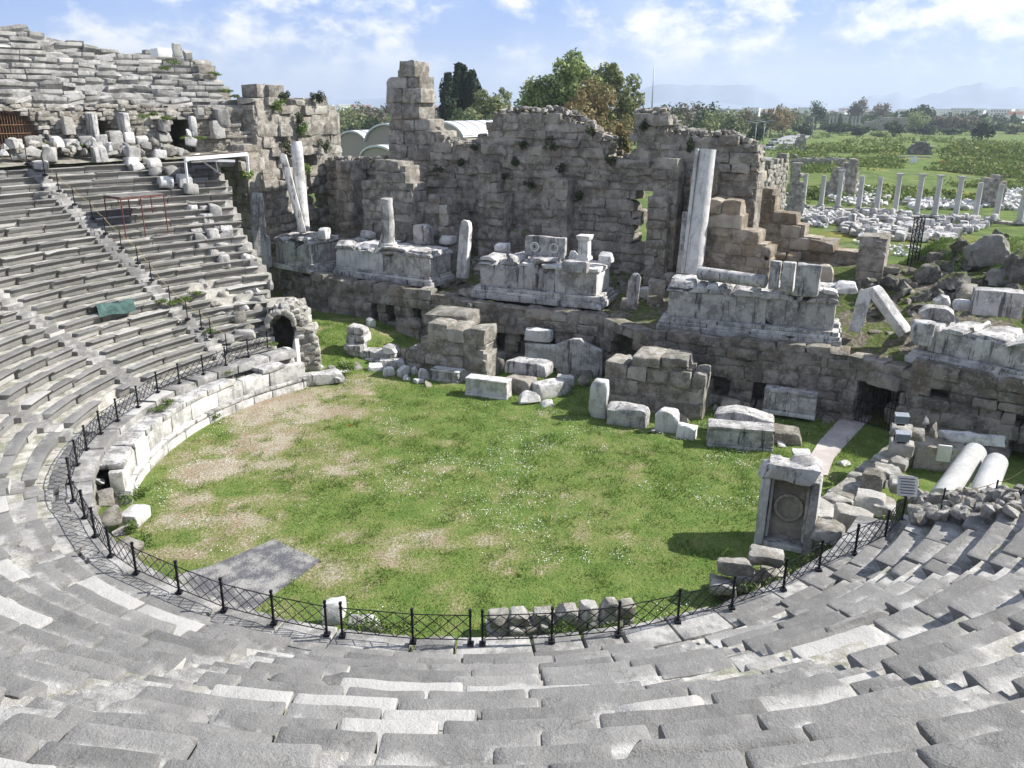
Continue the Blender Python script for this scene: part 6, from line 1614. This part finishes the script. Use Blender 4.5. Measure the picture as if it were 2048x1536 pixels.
# ---------------------------------------------------------------- vaulted halls behind the stage
def hall(label, pxc, py_top, py_spring, halfw_px, Y, length, yaw, py_base=320):
    sp = aty(pxc, py_spring, Y); tp = aty(pxc, py_top, Y); hw = halfw_px*Y/FPX; rise = tp[2]-sp[2]
    root = empty('vaulted_hall', (sp[0], Y, 0)); tag(root, label, 'hall', 'white vaulted halls behind the stage')
    a = np.array([math.cos(R(yaw)), math.sin(R(yaw))]); n = np.array([-a[1], a[0]])
    us = np.linspace(-1, 1, 19); c = np.array([sp[0], Y])
    cz = lambda u: sp[2]+rise*math.sqrt(max(0, 1-u*u*.92))
    m = MB(); V = []
    for k in (-.02, 1):
        for th in (0, .35):
            for u in us: p = c+a*u*(hw+.25)+n*k*length; V.append((p[0], p[1], cz(u)+th-.0))
    V = np.array(V); N_ = len(us); Q = []
    for j in range(N_-1): Q += [(N_+j, N_+j+1, 3*N_+j+1, 3*N_+j), (j, 2*N_+j, 2*N_+j+1, j+1), (j, j+1, N_+j+1, N_+j)]
    m.add(V, Q, smooth=False); roof = m.build('roof', M['tin'], root)
    m = MB()
    for k in np.linspace(.06, .95, 7):
        V = []
        for off in (0, .9):
            for u in us: p = c+a*u*(hw+.27)+n*(k*length+off); V.append((p[0], p[1], cz(u)+.40))
        V = np.array(V); m.add(V, [(j, j+1, N_+j+1, N_+j) for j in range(N_-1)], smooth=False)
    m.build('roof_ribs', M['lamp_grey'], roof)
    m = MB(); V = [(*(c+a*u*hw), cz(u)) for u in us]+[(*(c+a*u*hw), 0) for u in us]; m.add(np.array(V), [(N_+j, N_+j+1, j+1, j) for j in range(N_-1)], smooth=False)
    for sgn in (-1, 1):
        q0, q1 = c+a*sgn*hw, c+a*sgn*hw+n*length; m.add(np.array([(*q0, 0), (*q1, 0), (*q1, cz(1)), (*q0, cz(1))]), [(0, 1, 2, 3)], smooth=False)
    m.build('wall', M['cladding'], root)
t = NT('ribbed_gable'); v = t.coord((6, 6, .02)); w_ = t.n.new('ShaderNodeTexWave'); w_.inputs['Scale'].default_value = .45; t.l.new(v, w_.inputs['Vector'])
M['cladding'] = t.done(t.mix(w_.outputs['Fac'], (.30, .26, .22), (.46, .41, .36)), .8)
hall('white vaulted hall highest in the middle with a ribbed gable', 775, 250, 300, 50, 172, 30, -28)
hall('white vaulted hall at the left, half hidden by the wing wall', 706, 264, 300, 36, 190, 26, -28)
hall('low white vaulted hall in front of the highest one', 757, 294, 322, 40, 150, 22, -30)
hall('white striped vaulted hall right of the wall stump', 885, 246, 284, 48, 165, 30, -28)
m = MB(); p = aty(868, 250, 160); lathe(m, p-[0, 0, 1.2], [(.4, 0), (.4, 1.6), (.7, 1.7), (.7, 2.0)], 10); tag(m.build('roof_vent', M['lamp_grey']), 'grey metal vent pipe above the striped hall', 'vent')

# ---------------------------------------------------------------- trees
def leaf_quads(mb, P, N, size, r_, asp=1.6):
    n = len(P); a = r_.uniform(0, 2*np.pi, n); t1 = np.cross(N, r_.normal(size=(n, 3))); t1 /= np.linalg.norm(t1, axis=1, keepdims=True)+1e-9; t2 = np.cross(N, t1)
    s = size*r_.uniform(.6, 1.4, n)[:, None]
    V = np.stack([P-t1*s*asp*.5, P+t2*s*.5, P+t1*s*asp*.5, P-t2*s*.5], 1).reshape(-1, 3)
    mb.add(V, np.arange(4*n).reshape(-1, 4), smooth=False)
def crown(mb, c, rad, n, size, r_, clumps=26, hollow=.45, sq=1.0, cl_r=.34):
    cc = r_.normal(size=(clumps, 3)); cc /= np.linalg.norm(cc, axis=1, keepdims=True); cc *= r_.uniform(hollow, 1.0, (clumps, 1))
    wts = r_.uniform(.5, 1.5, clumps); k = r_.choice(clumps, n, p=wts/wts.sum())
    d = r_.normal(size=(n, 3)); d /= np.linalg.norm(d, axis=1, keepdims=True)
    P = cc[k] + d*cl_r*r_.uniform(.5, 1.0, (n, 1))*wts[k][:, None]
    N = d + r_.normal(0, .7, (n, 3)) + [0, 0, .3]; N /= np.linalg.norm(N, axis=1, keepdims=True)
    leaf_quads(mb, np.asarray(c)+P*np.asarray(rad), N, size, r_)
def trunk(name, p, h, r, parent, r_, spread=.4, branches=6):
    m = MB(); tube(m, p-[0, 0, .3], p+[0, 0, h*.5], r, 8, r*.7)
    for b in range(branches):
        a = r_.uniform(0, 6.28); q = p+[0, 0, h*r_.uniform(.3, .5)]; e = p+[math.cos(a)*h*spread*.7, math.sin(a)*h*spread*.7, h*r_.uniform(.65, .95)]
        mid = (q+e)/2+[0, 0, h*.06]; tube(m, q, mid, r*.45, 5, r*.3); tube(m, mid, e, r*.3, 5, r*.1)
    m.build('trunk', M['bark'], parent)
LEAFX = 1.5
def tree(name, label, px, py0, py1, wpx, Y, mat, seed, n=2600, size=None, group=None, clumps=26, trunk_f=.25, hollow=.4, cl_r=.34, base_z=0):
    r_ = np.random.default_rng(seed); b = aty(px, py0, Y); b[2] = base_z; zt = aty(px, py1, Y)[2]; h = zt-base_z; w = wpx*Y/FPX*1.02/2
    root = empty(name, b); tag(root, label, 'tree', group)
    trunk('trunk', b, h*.8, max(.12, h*.022), root, r_, spread=w/h*.9)
    m = MB(); ch = h*(1-trunk_f)/2; crown(m, b+[0, 0, h*trunk_f+ch], (w*1.08, w*1.08, ch*1.05), int(n*LEAFX), size or max(.16, w*.085), r_, clumps, hollow, cl_r=cl_r)
    m.build('crown', M[mat], root); return root
def cypress(label, px, py0, py1, wpx, Y, seed, n=2600, group='dark cypresses behind the stage'):
    r_ = np.random.default_rng(seed); b = aty(px, py0, Y); b[2] = 0; zt = aty(px, py1, Y)[2]; h = zt; w = wpx*Y/FPX/2
    root = empty('cypress', b); tag(root, label, 'tree', group)
    m = MB(); tube(m, b-[0, 0, .3], b+[0, 0, h*.8], .3, 7, .08); m.build('trunk', M['bark'], root)
    m = MB(); u = r_.beta(1.4, 1.3, n); a = r_.uniform(0, 6.28, n); rr = w*np.clip(np.sin(np.pi*np.clip(u*.78+.14, 0, 1))**.8, 0, 1)*(1-u*.25)
    rr *= .72+.6*vnoise(np.stack([np.cos(a)*1.8, np.sin(a)*1.8, u*13], -1), seed) ; rr *= r_.uniform(.55, 1.0, n)
    P = np.stack([rr*np.cos(a), rr*np.sin(a), h*(.06+.94*u)], -1)+b; N = np.stack([np.cos(a), np.sin(a), .5+0*a], -1)+r_.normal(0, .5, (n, 3)); N /= np.linalg.norm(N, axis=1, keepdims=True)
    leaf_quads(m, P, N, max(.3, w*.15), r_); m.build('crown', M['leaf_cypress'], root)
cypress('slim dark cypress, leftmost of three behind the stage wall', 897, 250, 146, 58, 205, 1, 5000)
cypress('tallest dark cypress, middle of three behind the stage wall', 921, 250, 128, 72, 210, 2, 7000)
cypress('dark cypress, rightmost of three behind the stage wall', 944, 250, 140, 60, 208, 3, 5500)
tree('bushy_pine', 'bushy green pine at the foot of the three cypresses', 965, 285, 188, 90, 190, 'leaf_olive', 4, 5200, trunk_f=.4)
tree('pine_tree', 'loose green tree right of the cypresses with bare branches', 1010, 262, 176, 56, 215, 'leaf_olive', 5, 2600, hollow=.6, trunk_f=.5)
tree('shrub_tree', 'dark green shrubby tree left behind the jagged wall', 915, 300, 228, 80, 180, 'leaf_dark', 6, 4200, trunk_f=.3)
tree('poplar_tree', 'fresh green leafy tree, leftmost behind the wall crest', 1086, 270, 148, 92, 150, 'leaf_green', 7, 5200, trunk_f=.48, hollow=.5, clumps=62, cl_r=.23)
tree('poplar_tree', 'fresh green leafy tree, tallest behind the wall crest', 1136, 270, 113, 104, 150, 'leaf_green', 8, 6000, trunk_f=.48, hollow=.45, clumps=62, cl_r=.23)
tree('poplar_tree', 'olive green leafy tree, rightmost behind the wall crest', 1222, 280, 137, 100, 155, 'leaf_olive', 9, 5600, trunk_f=.48, hollow=.45, clumps=62, cl_r=.23)
tree('budding_tree', 'brown budding tree between the fresh green trees', 1168, 290, 166, 110, 140, 'leaf_brown', 10, 5200, clumps=34, trunk_f=.4)
tree('budding_tree', 'brownish bush tree overhanging the gap in the back wall', 1226, 330, 215, 70, 100, 'leaf_brown', 11, 4500, clumps=30, trunk_f=.35)
tree('budding_tree', 'yellow brown hanging bush in the notch of the back wall', 1238, 330, 256, 42, 64, 'leaf_brown', 12, 1500, size=.22, clumps=24, trunk_f=0, base_z=8.8)
# trees in the middle distance, right
MT = [(1290, 218, 262, 50, 420, 'leaf_dark'), (1330, 212, 264, 44, 380, 'leaf_dark'), (1370, 206, 266, 50, 360, 'leaf_grey'), (1405, 198, 268, 52, 370, 'leaf_dark'), (1440, 215, 270, 46, 340, 'leaf_olive'), (1462, 222, 275, 44, 330, 'leaf_olive'), (1350, 232, 270, 46, 300, 'leaf_olive'), (1412, 236, 275, 52, 290, 'leaf_olive'), (1385, 240, 278, 40, 280, 'leaf_dark'), (1490, 214, 278, 34, 400, 'leaf_grey'), (1540, 212, 268, 44, 460, 'leaf_brown'), (1565, 216, 266, 44, 480, 'leaf_brown'), (1512, 240, 286, 36, 330, 'leaf_dark'), (1590, 224, 262, 34, 560, 'leaf_olive'), (1630, 205, 258, 30, 620, 'leaf_dark'), (1712, 200, 250, 34, 760, 'leaf_grey'), (1758, 204, 250, 32, 760, 'leaf_grey'), (1828, 214, 262, 62, 680, 'leaf_dark'), (1828, 226, 262, 34, 600, 'leaf_green'), (1786, 244, 284, 36, 500, 'leaf_dark'), (1720, 250, 282, 46, 520, 'leaf_dark'), (1668, 248, 272, 50, 560, 'leaf_dark'), (1890, 232, 272, 50, 620, 'leaf_grey'), (1925, 234, 274, 44, 620, 'leaf_grey'), (1960, 246, 296, 40, 420, 'leaf_cypress'), (1997, 236, 270, 30, 640, 'leaf_dark'), (1960, 232, 268, 30, 700, 'leaf_green'), (2030, 248, 276, 40, 560, 'leaf_olive'), (1900, 256, 284, 40, 540, 'leaf_dark'), (1845, 250, 284, 40, 520, 'leaf_dark'), (1758, 262, 284, 30, 480, 'leaf_green'), (736, 216, 262, 60, 420, 'leaf_grey'), (775, 212, 262, 60, 430, 'leaf_grey'), (708, 220, 268, 60, 400, 'leaf_olive'), (745, 236, 268, 46, 300, 'leaf_dark'), (785, 226, 262, 40, 340, 'leaf_green'), (860, 222, 262, 44, 360, 'leaf_olive'), (848, 206, 250, 40, 600, 'leaf_grey'), (1270, 226, 268, 50, 360, 'leaf_dark'), (1310, 232, 272, 50, 320, 'leaf_olive'), (1605, 246, 272, 36, 480, 'leaf_dark')]
kinds = {'leaf_dark': 'dark green', 'leaf_grey': 'grey bare', 'leaf_olive': 'olive green', 'leaf_brown': 'brown budding', 'leaf_green': 'fresh green', 'leaf_cypress': 'blackish conical'}
cnt = {}
for i, (px, py1, py0, w, Y, mt) in enumerate(sorted(MT)):
    kd = kinds[mt]; cnt[kd] = cnt.get(kd, 0)+1
    tree('distant_tree', ordn(cnt[kd]-1)+' '+kd+' tree from the left among the distant trees', px, py0, py1, w, Y, mt, 60+i, 700 if Y > 330 else 1000, size=w*Y/FPX*.075, group='distant trees beyond the ruins', trunk_f=.12, hollow=.3, cl_r=.4)
cypress('lone dark cypress before the far ruin', 1676, 272, 228, 16, 540, 71, 500, 'lone cypresses of the plain'); cypress('small dark cypress beside the far road', 1511, 262, 222, 9, 520, 72, 300, 'lone cypresses of the plain')
# belt of far woodland nobody could count
m = MB(); r_ = np.random.default_rng(91)
for i in range(520):
    az = r_.uniform(-.42, .62); D = r_.choice([r_.uniform(700, 1100), r_.uniform(1100, 2600)]); c = np.array([D*math.sin(az), D*math.cos(az), 3.0]); n = 46
    s = r_.uniform(5, 11); crown(m, c, (s*1.5, s, s*.75), n, s*.42, r_, 6, .3, cl_r=.6)
tag(m.build('far_woodland', M['leaf_wood'] if 'leaf_wood' in M else M['leaf_dark'], origin=(0, 1200, 0)), kind='stuff')
# town on the horizon
M['wall_white'] = plain('white_render', (.72, .70, .66), .9, 0, .05, .2); M['roof_red'] = plain('red_tiles', (.30, .15, .11), .9, 0, .1, .3); M['win'] = plain('dark_windows', (.07, .08, .1), .4)
def house(w, d, h, flat):
    root = empty('town_house', (0, 0, 0))
    m = MB(); pbox(m, (0, 0, h/2), (w, d, h)); m.build('wall', M['wall_white'], root)
    m = MB()
    if flat: pbox(m, (0, 0, h+.35), (w+.6, d+.6, .7)); m.build('roof', M['wall_white'], root)
    else:
        V = np.array([(-w/2-.6, -d/2-.6, h), (w/2+.6, -d/2-.6, h), (w/2+.6, d/2+.6, h), (-w/2-.6, d/2+.6, h), (-w/2-.6, 0, h+d*.28), (w/2+.6, 0, h+d*.28)]); m.add(V, [(0, 1, 5, 4), (2, 3, 4, 5), (0, 3, 2, 1)], [(1, 2, 5), (3, 0, 4)], smooth=False); m.build('roof', M['roof_red'], root)
    for f in range(int(h//3.2)):
        m = MB()
        for x in np.arange(-w/2+1.6, w/2-1, 3.4): pbox(m, (x, -d/2-.03, f*3.2+1.8), (1.5, .12, 1.4))
        m.build('window_band', M['win'], root)
    return root
HP = [house(16, 11, 9.6, True), house(12, 10, 6.4, False), house(26, 12, 12.8, True), house(18, 12, 9.6, False)]
usedh = [False]*4; r_ = np.random.default_rng(55); n_h = 0
for (az0, az1, D0, D1, n, bias) in ((-.26, -.10, 1300, 2200, 46, 0), (.14, .40, 1500, 2600, 60, 0), (.42, .60, 1100, 2400, 110, 1), (-.10, .14, 1700, 2600, 20, 0)):
    for i in range(n):
        az = r_.uniform(az0, az1); D = r_.uniform(D0, D1); k = int(r_.choice(4, p=(.45, .04, .46, .05) if bias else (.36, .18, .28, .18)))
        o = HP[k]
        if usedh[k]: o = copy_thing(o, (0, 0, 0))
        usedh[k] = True; o.location = (D*math.sin(az), D*math.cos(az), 0); o.rotation_euler = (0, 0, r_.uniform(-.5, .5)-az); o.scale = (r_.uniform(.8, 1.2),)*2+(r_.uniform(.8, 1.25),)
        tag(o, 'small white house of the far town under the horizon', 'house', 'white houses of the far town')
# pale mountains
def ridge(name, D, az0, az1, H_, seed, col):
    n = 160; m = MB(); V = []
    for i in range(n):
        az = az0+(az1-az0)*i/(n-1); P = np.array([[az*9, 0, seed]]); hh = H_*(.55+.6*fbm(P, seed, 5)[0])*math.sin(math.pi*min(1, max(0, (i+.5)/n)))**.5
        for k, (f, dd) in enumerate(((0, -420), (.35, -270), (.75, -120), (1, 0), (.4, 300), (0, 540))):
            j = 1+.12*fbm(np.array([[az*40, k*3.1, seed]]), seed+5, 3)[0]; V.append(((D+dd)*math.sin(az), (D+dd)*math.cos(az), max(-5, hh*f*j)))
    V = np.array(V); I = np.arange(len(V)).reshape(n, 6); m.add(V, np.stack([I[:-1, :-1], I[1:, :-1], I[1:, 1:], I[:-1, 1:]], -1).reshape(-1, 4)); o = m.build(name, M['mountain'], origin=(0, D, 0)); return tag(o, kind='structure')
M['mountain'] = plain('haze_blue_mountain', (.22, .27, .36), .95, 0, .12, .004)  # bluish base colour stands in for part of the distance haze
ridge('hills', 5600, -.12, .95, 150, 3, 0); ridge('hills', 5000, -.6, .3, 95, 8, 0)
# ---------------------------------------------------------------- haze: one closed box of even thin air
hz = MB(); pbox(hz, (900, 3050, 134), (9000, 6500, 272)); t = NT('thin_haze'); t.n.remove(t.b)
pv_ = t.n.new('ShaderNodeVolumePrincipled'); pv_.inputs['Color'].default_value = (.76, .88, 1.0, 1); pv_.inputs['Density'].default_value = .00017; pv_.inputs['Anisotropy'].default_value = .2
t.l.new(pv_.outputs[0], t.out.inputs['Volume']); hzo = hz.build('haze', t.m, origin=(0, 0, 0)); tag(hzo, kind='stuff')
# ---------------------------------------------------------------- turf blades, daisies, weeds
def in_orchestra(x, y):
    r = np.hypot(x-CX, y-CY); th = np.degrees(np.arctan2(x-CX, -(y-CY)))
    ins = (r < 15.6) | ((np.abs(th) > 57) & (y > 33) & (r < 40))
    ins &= ~((th < -60) & (th > -138) & (r > 14.4))
    fy = np.interp(x, [w[0] for w in W], [w[1] for w in W])
    return ins & (y < fy-.05)
def in_quad(x, y, P):
    c = np.zeros(len(x), bool); j = len(P)-1
    for i in range(len(P)):
        with np.errstate(divide='ignore', invalid='ignore'):
            k = ((P[i][1] > y) != (P[j][1] > y)) & (x < (P[j][0]-P[i][0])*(y-P[i][1])/(P[j][1]-P[i][1]+1e-12)+P[i][0])
        c ^= k; j = i
    return c
PATHP = [gp(*q)[:2] for q in [(1596, 948), (1655, 950), (1668, 915), (1700, 880), (1745, 832), (1690, 826), (1640, 880)]]
_shr = lambda P: [np.mean(P, 0)+(p-np.mean(P, 0))*.91 for p in P]
PADP = [gp(*q)[:2] for q in [(350, 1150), (440, 1250), (515, 1212), (640, 1120), (548, 1078), (430, 1128)]]
def blades(mb, x, y, z, h, w, r_, lean=.5):
    n = len(x); a = r_.uniform(0, 6.283, n); dx, dy = np.cos(a)*w, np.sin(a)*w; l = r_.normal(0, lean, (n, 2))*h[:, None]
    B = np.stack([x, y, z], -1); V = np.stack([B+np.stack([-dx, -dy, 0*dx], -1), B+np.stack([dx, dy, 0*dx], -1), B+np.stack([l[:, 0], l[:, 1], h], -1)], 1).reshape(-1, 3)
    mb.add(V, tris=np.arange(3*n).reshape(-1, 3), smooth=False)
PADP = _shr(PADP); PATHP = _shr(PATHP)
r_ = np.random.default_rng(99); n = 330000
x, y = r_.uniform(-17, 25, n), r_.uniform(17, 62, n); k = in_orchestra(x, y) & ~in_quad(x, y, PATHP) & ~in_quad(x, y, PADP); x, y = x[k], y[k]
b_ = bareness(x, y); P = np.stack([x, y, 0*x], -1); cl = fbm(P*1.3, 14, 3)
k = r_.random(len(x)) < np.clip(1.02-b_*1.15+cl*.25, .03, 1); x, y, cl, b_ = x[k], y[k], cl[k], b_[k]
tall = np.clip(cl*1.2-.1, 0, 1)
h = r_.uniform(.03, .08, len(x))*(1+2.4*tall); m = MB(); blades(m, x, y, ground_z(x, y)+.0, h, r_.uniform(.010, .022, len(x)), r_, .7)
tag(m.build('grass', M['grass_blade'], origin=(0, 34, 0)), kind='stuff')
# daisies in drifts
n = 60000; x, y = r_.uniform(-16, 17, n), r_.uniform(18, 46, n); P = np.stack([x, y, 0*x], -1); d_ = fbm(P*.5, 41, 4)+.5*fbm(P*2.2, 44, 2)
q = atz(930, 960, 0); d_ += .55*np.exp(-(((x-q[0])/8)**2+((y-q[1])/5)**2))
k = in_orchestra(x, y) & (r_.random(n) < np.clip((d_-.42)*1.3, 0, .8)) & ~in_quad(x, y, PADP) & ~in_quad(x, y, PATHP); x, y = x[k], y[k]; n = len(x)
def petals(x, y, z, s, name, mat):
    m = MB(); n = len(x); N = r_.normal(0, .35, (n, 3))+[0, 0, 1]; N /= np.linalg.norm(N, axis=1, keepdims=True)
    leaf_quads(m, np.stack([x, y, z], -1), N, s, r_, 1.0); return tag(m.build(name, M[mat], origin=(0, 34, 0)), kind='stuff')
petals(x, y, ground_z(x, y)+r_.uniform(.06, .12, n), .034, 'daisies', 'daisy')
pp = np.array([atz(*q, .1) for q in [(462, 1012), (444, 1022), (515, 805), (530, 802), (416, 880), (672, 828), (540, 850), (620, 800), (1085, 1020), (700, 850), (360, 1030), (560, 770), (945, 1250), (500, 870), (640, 855)]]); pp = np.concatenate([pp+r_.normal(0, .15, pp.shape)*[1, 1, .1] for _ in range(5)])
petals(pp[:, 0], pp[:, 1], ground_z(pp[:, 0], pp[:, 1])+.1, .05, 'poppies', 'poppy')
# leafy weeds: each clump a plant of its own
def weed(name, label, group, p, w, h, mat='herb', n=160, leaf=.06):
    m = MB(); c = np.asarray(p)+[0, 0, h*.45]; crown(m, c, (w/2, w/2, h/2), n, leaf, r_, 8, .2, cl_r=.55)
    for i in range(3): tube(m, np.asarray(p)-[0, 0, .05], c+r_.normal(0, .15, 3)*[w, w, h], .008, 3)
    return tag(m.build(name, M[mat], origin=p), label, 'plant', group)
WD = [(330, 880, .1), (352, 866, .1), (300, 905, .1), (270, 950, .1), (430, 838, .1), (470, 815, .1), (262, 1000, .1), (285, 990, .1), (380, 850, .1), (1130, 1270, .3), (1225, 1262, .3), (1540, 1178, .5), (1590, 1150, .5), (1620, 1128, .5), (1680, 1096, .5), (1700, 1080, .5), (1730, 1062, .5), (1755, 1050, .5), (760, 1262, .6), (715, 1258, .6), (800, 1260, .4), (1500, 1188, .5), (1660, 1110, .5), (300, 1095, .5), (255, 1060, 1.0)]
for i, (px, py, z) in enumerate(sorted(WD)):
    weed('weed_clump', ordn(i)+' green weed clump from the left along the rim of the lawn', 'weed clumps along the rim of the lawn', atz(px, py, z), r_.uniform(.5, .95), r_.uniform(.3, .6), n=260, leaf=.055)
weed('yellow_bush', 'dense yellow green bush at the far end of the podium wall', None, atz(696, 748, .1), 1.5, 1.0, 'grass_blade', 900, .07)
WS = [(310, 806), (320, 820), (382, 768), (340, 806), (372, 600), (350, 606), (325, 604), (392, 590), (240, 836), (420, 664), (545, 690), (455, 745)]
for i, (px, py) in enumerate(sorted(WS)):
    q = on_seats(px, py); q = atz(px, py, 1.75) if q is None or (px in (310, 320, 382, 340, 240, 455)) else q
    weed('step_weed', ordn(i)+' green weed patch from the left growing on the lower seats and podium top', 'weed patches on the lower seats', q+[0, 0, .0], r_.uniform(.6, 1.0), r_.uniform(.14, .22), 'herb', 420, .045)
WU = [(160, 296, 11.9), (180, 302, 11.6), (110, 292, 11.9), (306, 232, 13.6), (290, 236, 13.4), (330, 240, 13.0), (372, 278, 11.9), (400, 280, 11.9), (430, 150, 17), (455, 185, 15), (470, 195, 14.6), (330, 140, 17), (345, 128, 17.3)]
for i, (px, py, z) in enumerate(sorted(WU)):
    rr_ = 34.2 if py > 225 else 36.4 if py > 180 else 39.5
    p = aty(px, py, ring_Y(px, py, rr_)); weed('ledge_weed', ordn(i)+' weed tuft from the left on the walkway and upper seats', 'weed tufts on the walkway and upper seats', p, r_.uniform(.7, 1.2), .3, 'herb', 400, .055)
weed('green_shrub', 'bright green shrub growing on the wing wall under the white canopy', None, aty(497, 356, 60.5), 1.2, .9, 'leaf_green', 600, .12)
def wallp(px, py, off=.25): return onplane(px, py, BW0-NA*off, TS)[0]
WW = [(985, 372), (1030, 330), (1120, 345), (1180, 268), (1010, 360), (1060, 380), (1156, 400), (1220, 330), (1290, 260), (925, 330), (880, 345), (1045, 295), (1240, 300), (1380, 300), (950, 300), (1100, 300)]
for i, (px, py) in enumerate(sorted(WW)):
    weed('wall_plant', ordn(i)+' grey green plant from the left rooted in the stage back wall', 'plants rooted in the stage back wall', wallp(px, py), r_.uniform(.5, 1.0), r_.uniform(.4, .9), 'grey_herb', 260, .09)
for i, (px, py, s) in enumerate([(556, 222, 3.0), (568, 200, 3.5), (600, 250, 4.2), (606, 272, 4.2), (634, 205, 6), (650, 300, 7), (615, 345, 4.5), (575, 310, 3.4), (640, 210, 6.4)]):
    d = onplane(px, py, C0+TS*.35, NA)[0]
    weed('wall_plant', ordn(i)+' plant listed from the corner outward on the sunlit left wing wall', 'plants on the left wing wall', d, r_.uniform(.7, 1.2), r_.uniform(.7, 1.4), 'grey_herb' if i % 3 else 'grass_blade', 360, .09)
# tufts on the stage floor and mound
n = 70000; x, y = r_.uniform(14, 50, n), r_.uniform(37, 64, n); P = np.stack([x, y, 0*x], -1); z = mound_z(x, y)+fbm(P*.5, 30, 3)*.35; k = (fbm(P*.4, 61, 3) > -.25) & (x > 18) & (y > np.interp(x, [w[0] for w in W], [w[1] for w in W])+2.2); x, y, z = x[k], y[k], z[k]
m = MB(); blades(m, x, y, z-.03, r_.uniform(.12, .32, len(x)), r_.uniform(.02, .05, len(x)), r_, .6); tag(m.build('mound_grass', M['grass_blade'], origin=(30, 48, 0)), kind='stuff')
# scrub on the field behind
m = MB(); n = 3600
for i in range(n):
    px, py = r_.uniform(1540, 2070), r_.uniform(268, 404)
    if r_.random() < .35: px, py = r_.uniform(1500, 2070), r_.uniform(318, 350)
    elif r_.random() < .35: px, py = r_.uniform(1560, 2070), r_.uniform(338, 400)
    p = atz(px, py, 0)
    if fbm(np.array([[p[0]*.02, p[1]*.02, 0]]), 71, 3)[0] < (-.15 if py < 330 else -.45): continue
    if 1800 < px < 1885 and 286 < py < 345: continue
    p[2] = field_bulge(p[0], p[1])-.1; s = r_.uniform(.6, 2.0)*(1 if p[1] < 260 else 1.5)
    crown(m, p+[0, 0, s*.2], (s*1.5, s*1.5, s*.55), 34, s*.28, r_, 5, .2, cl_r=.6)
tag(m.build('field_scrub', M['scrub'] if 'scrub' in M else M['leaf_olive'], origin=(150, 250, 0)), kind='stuff')
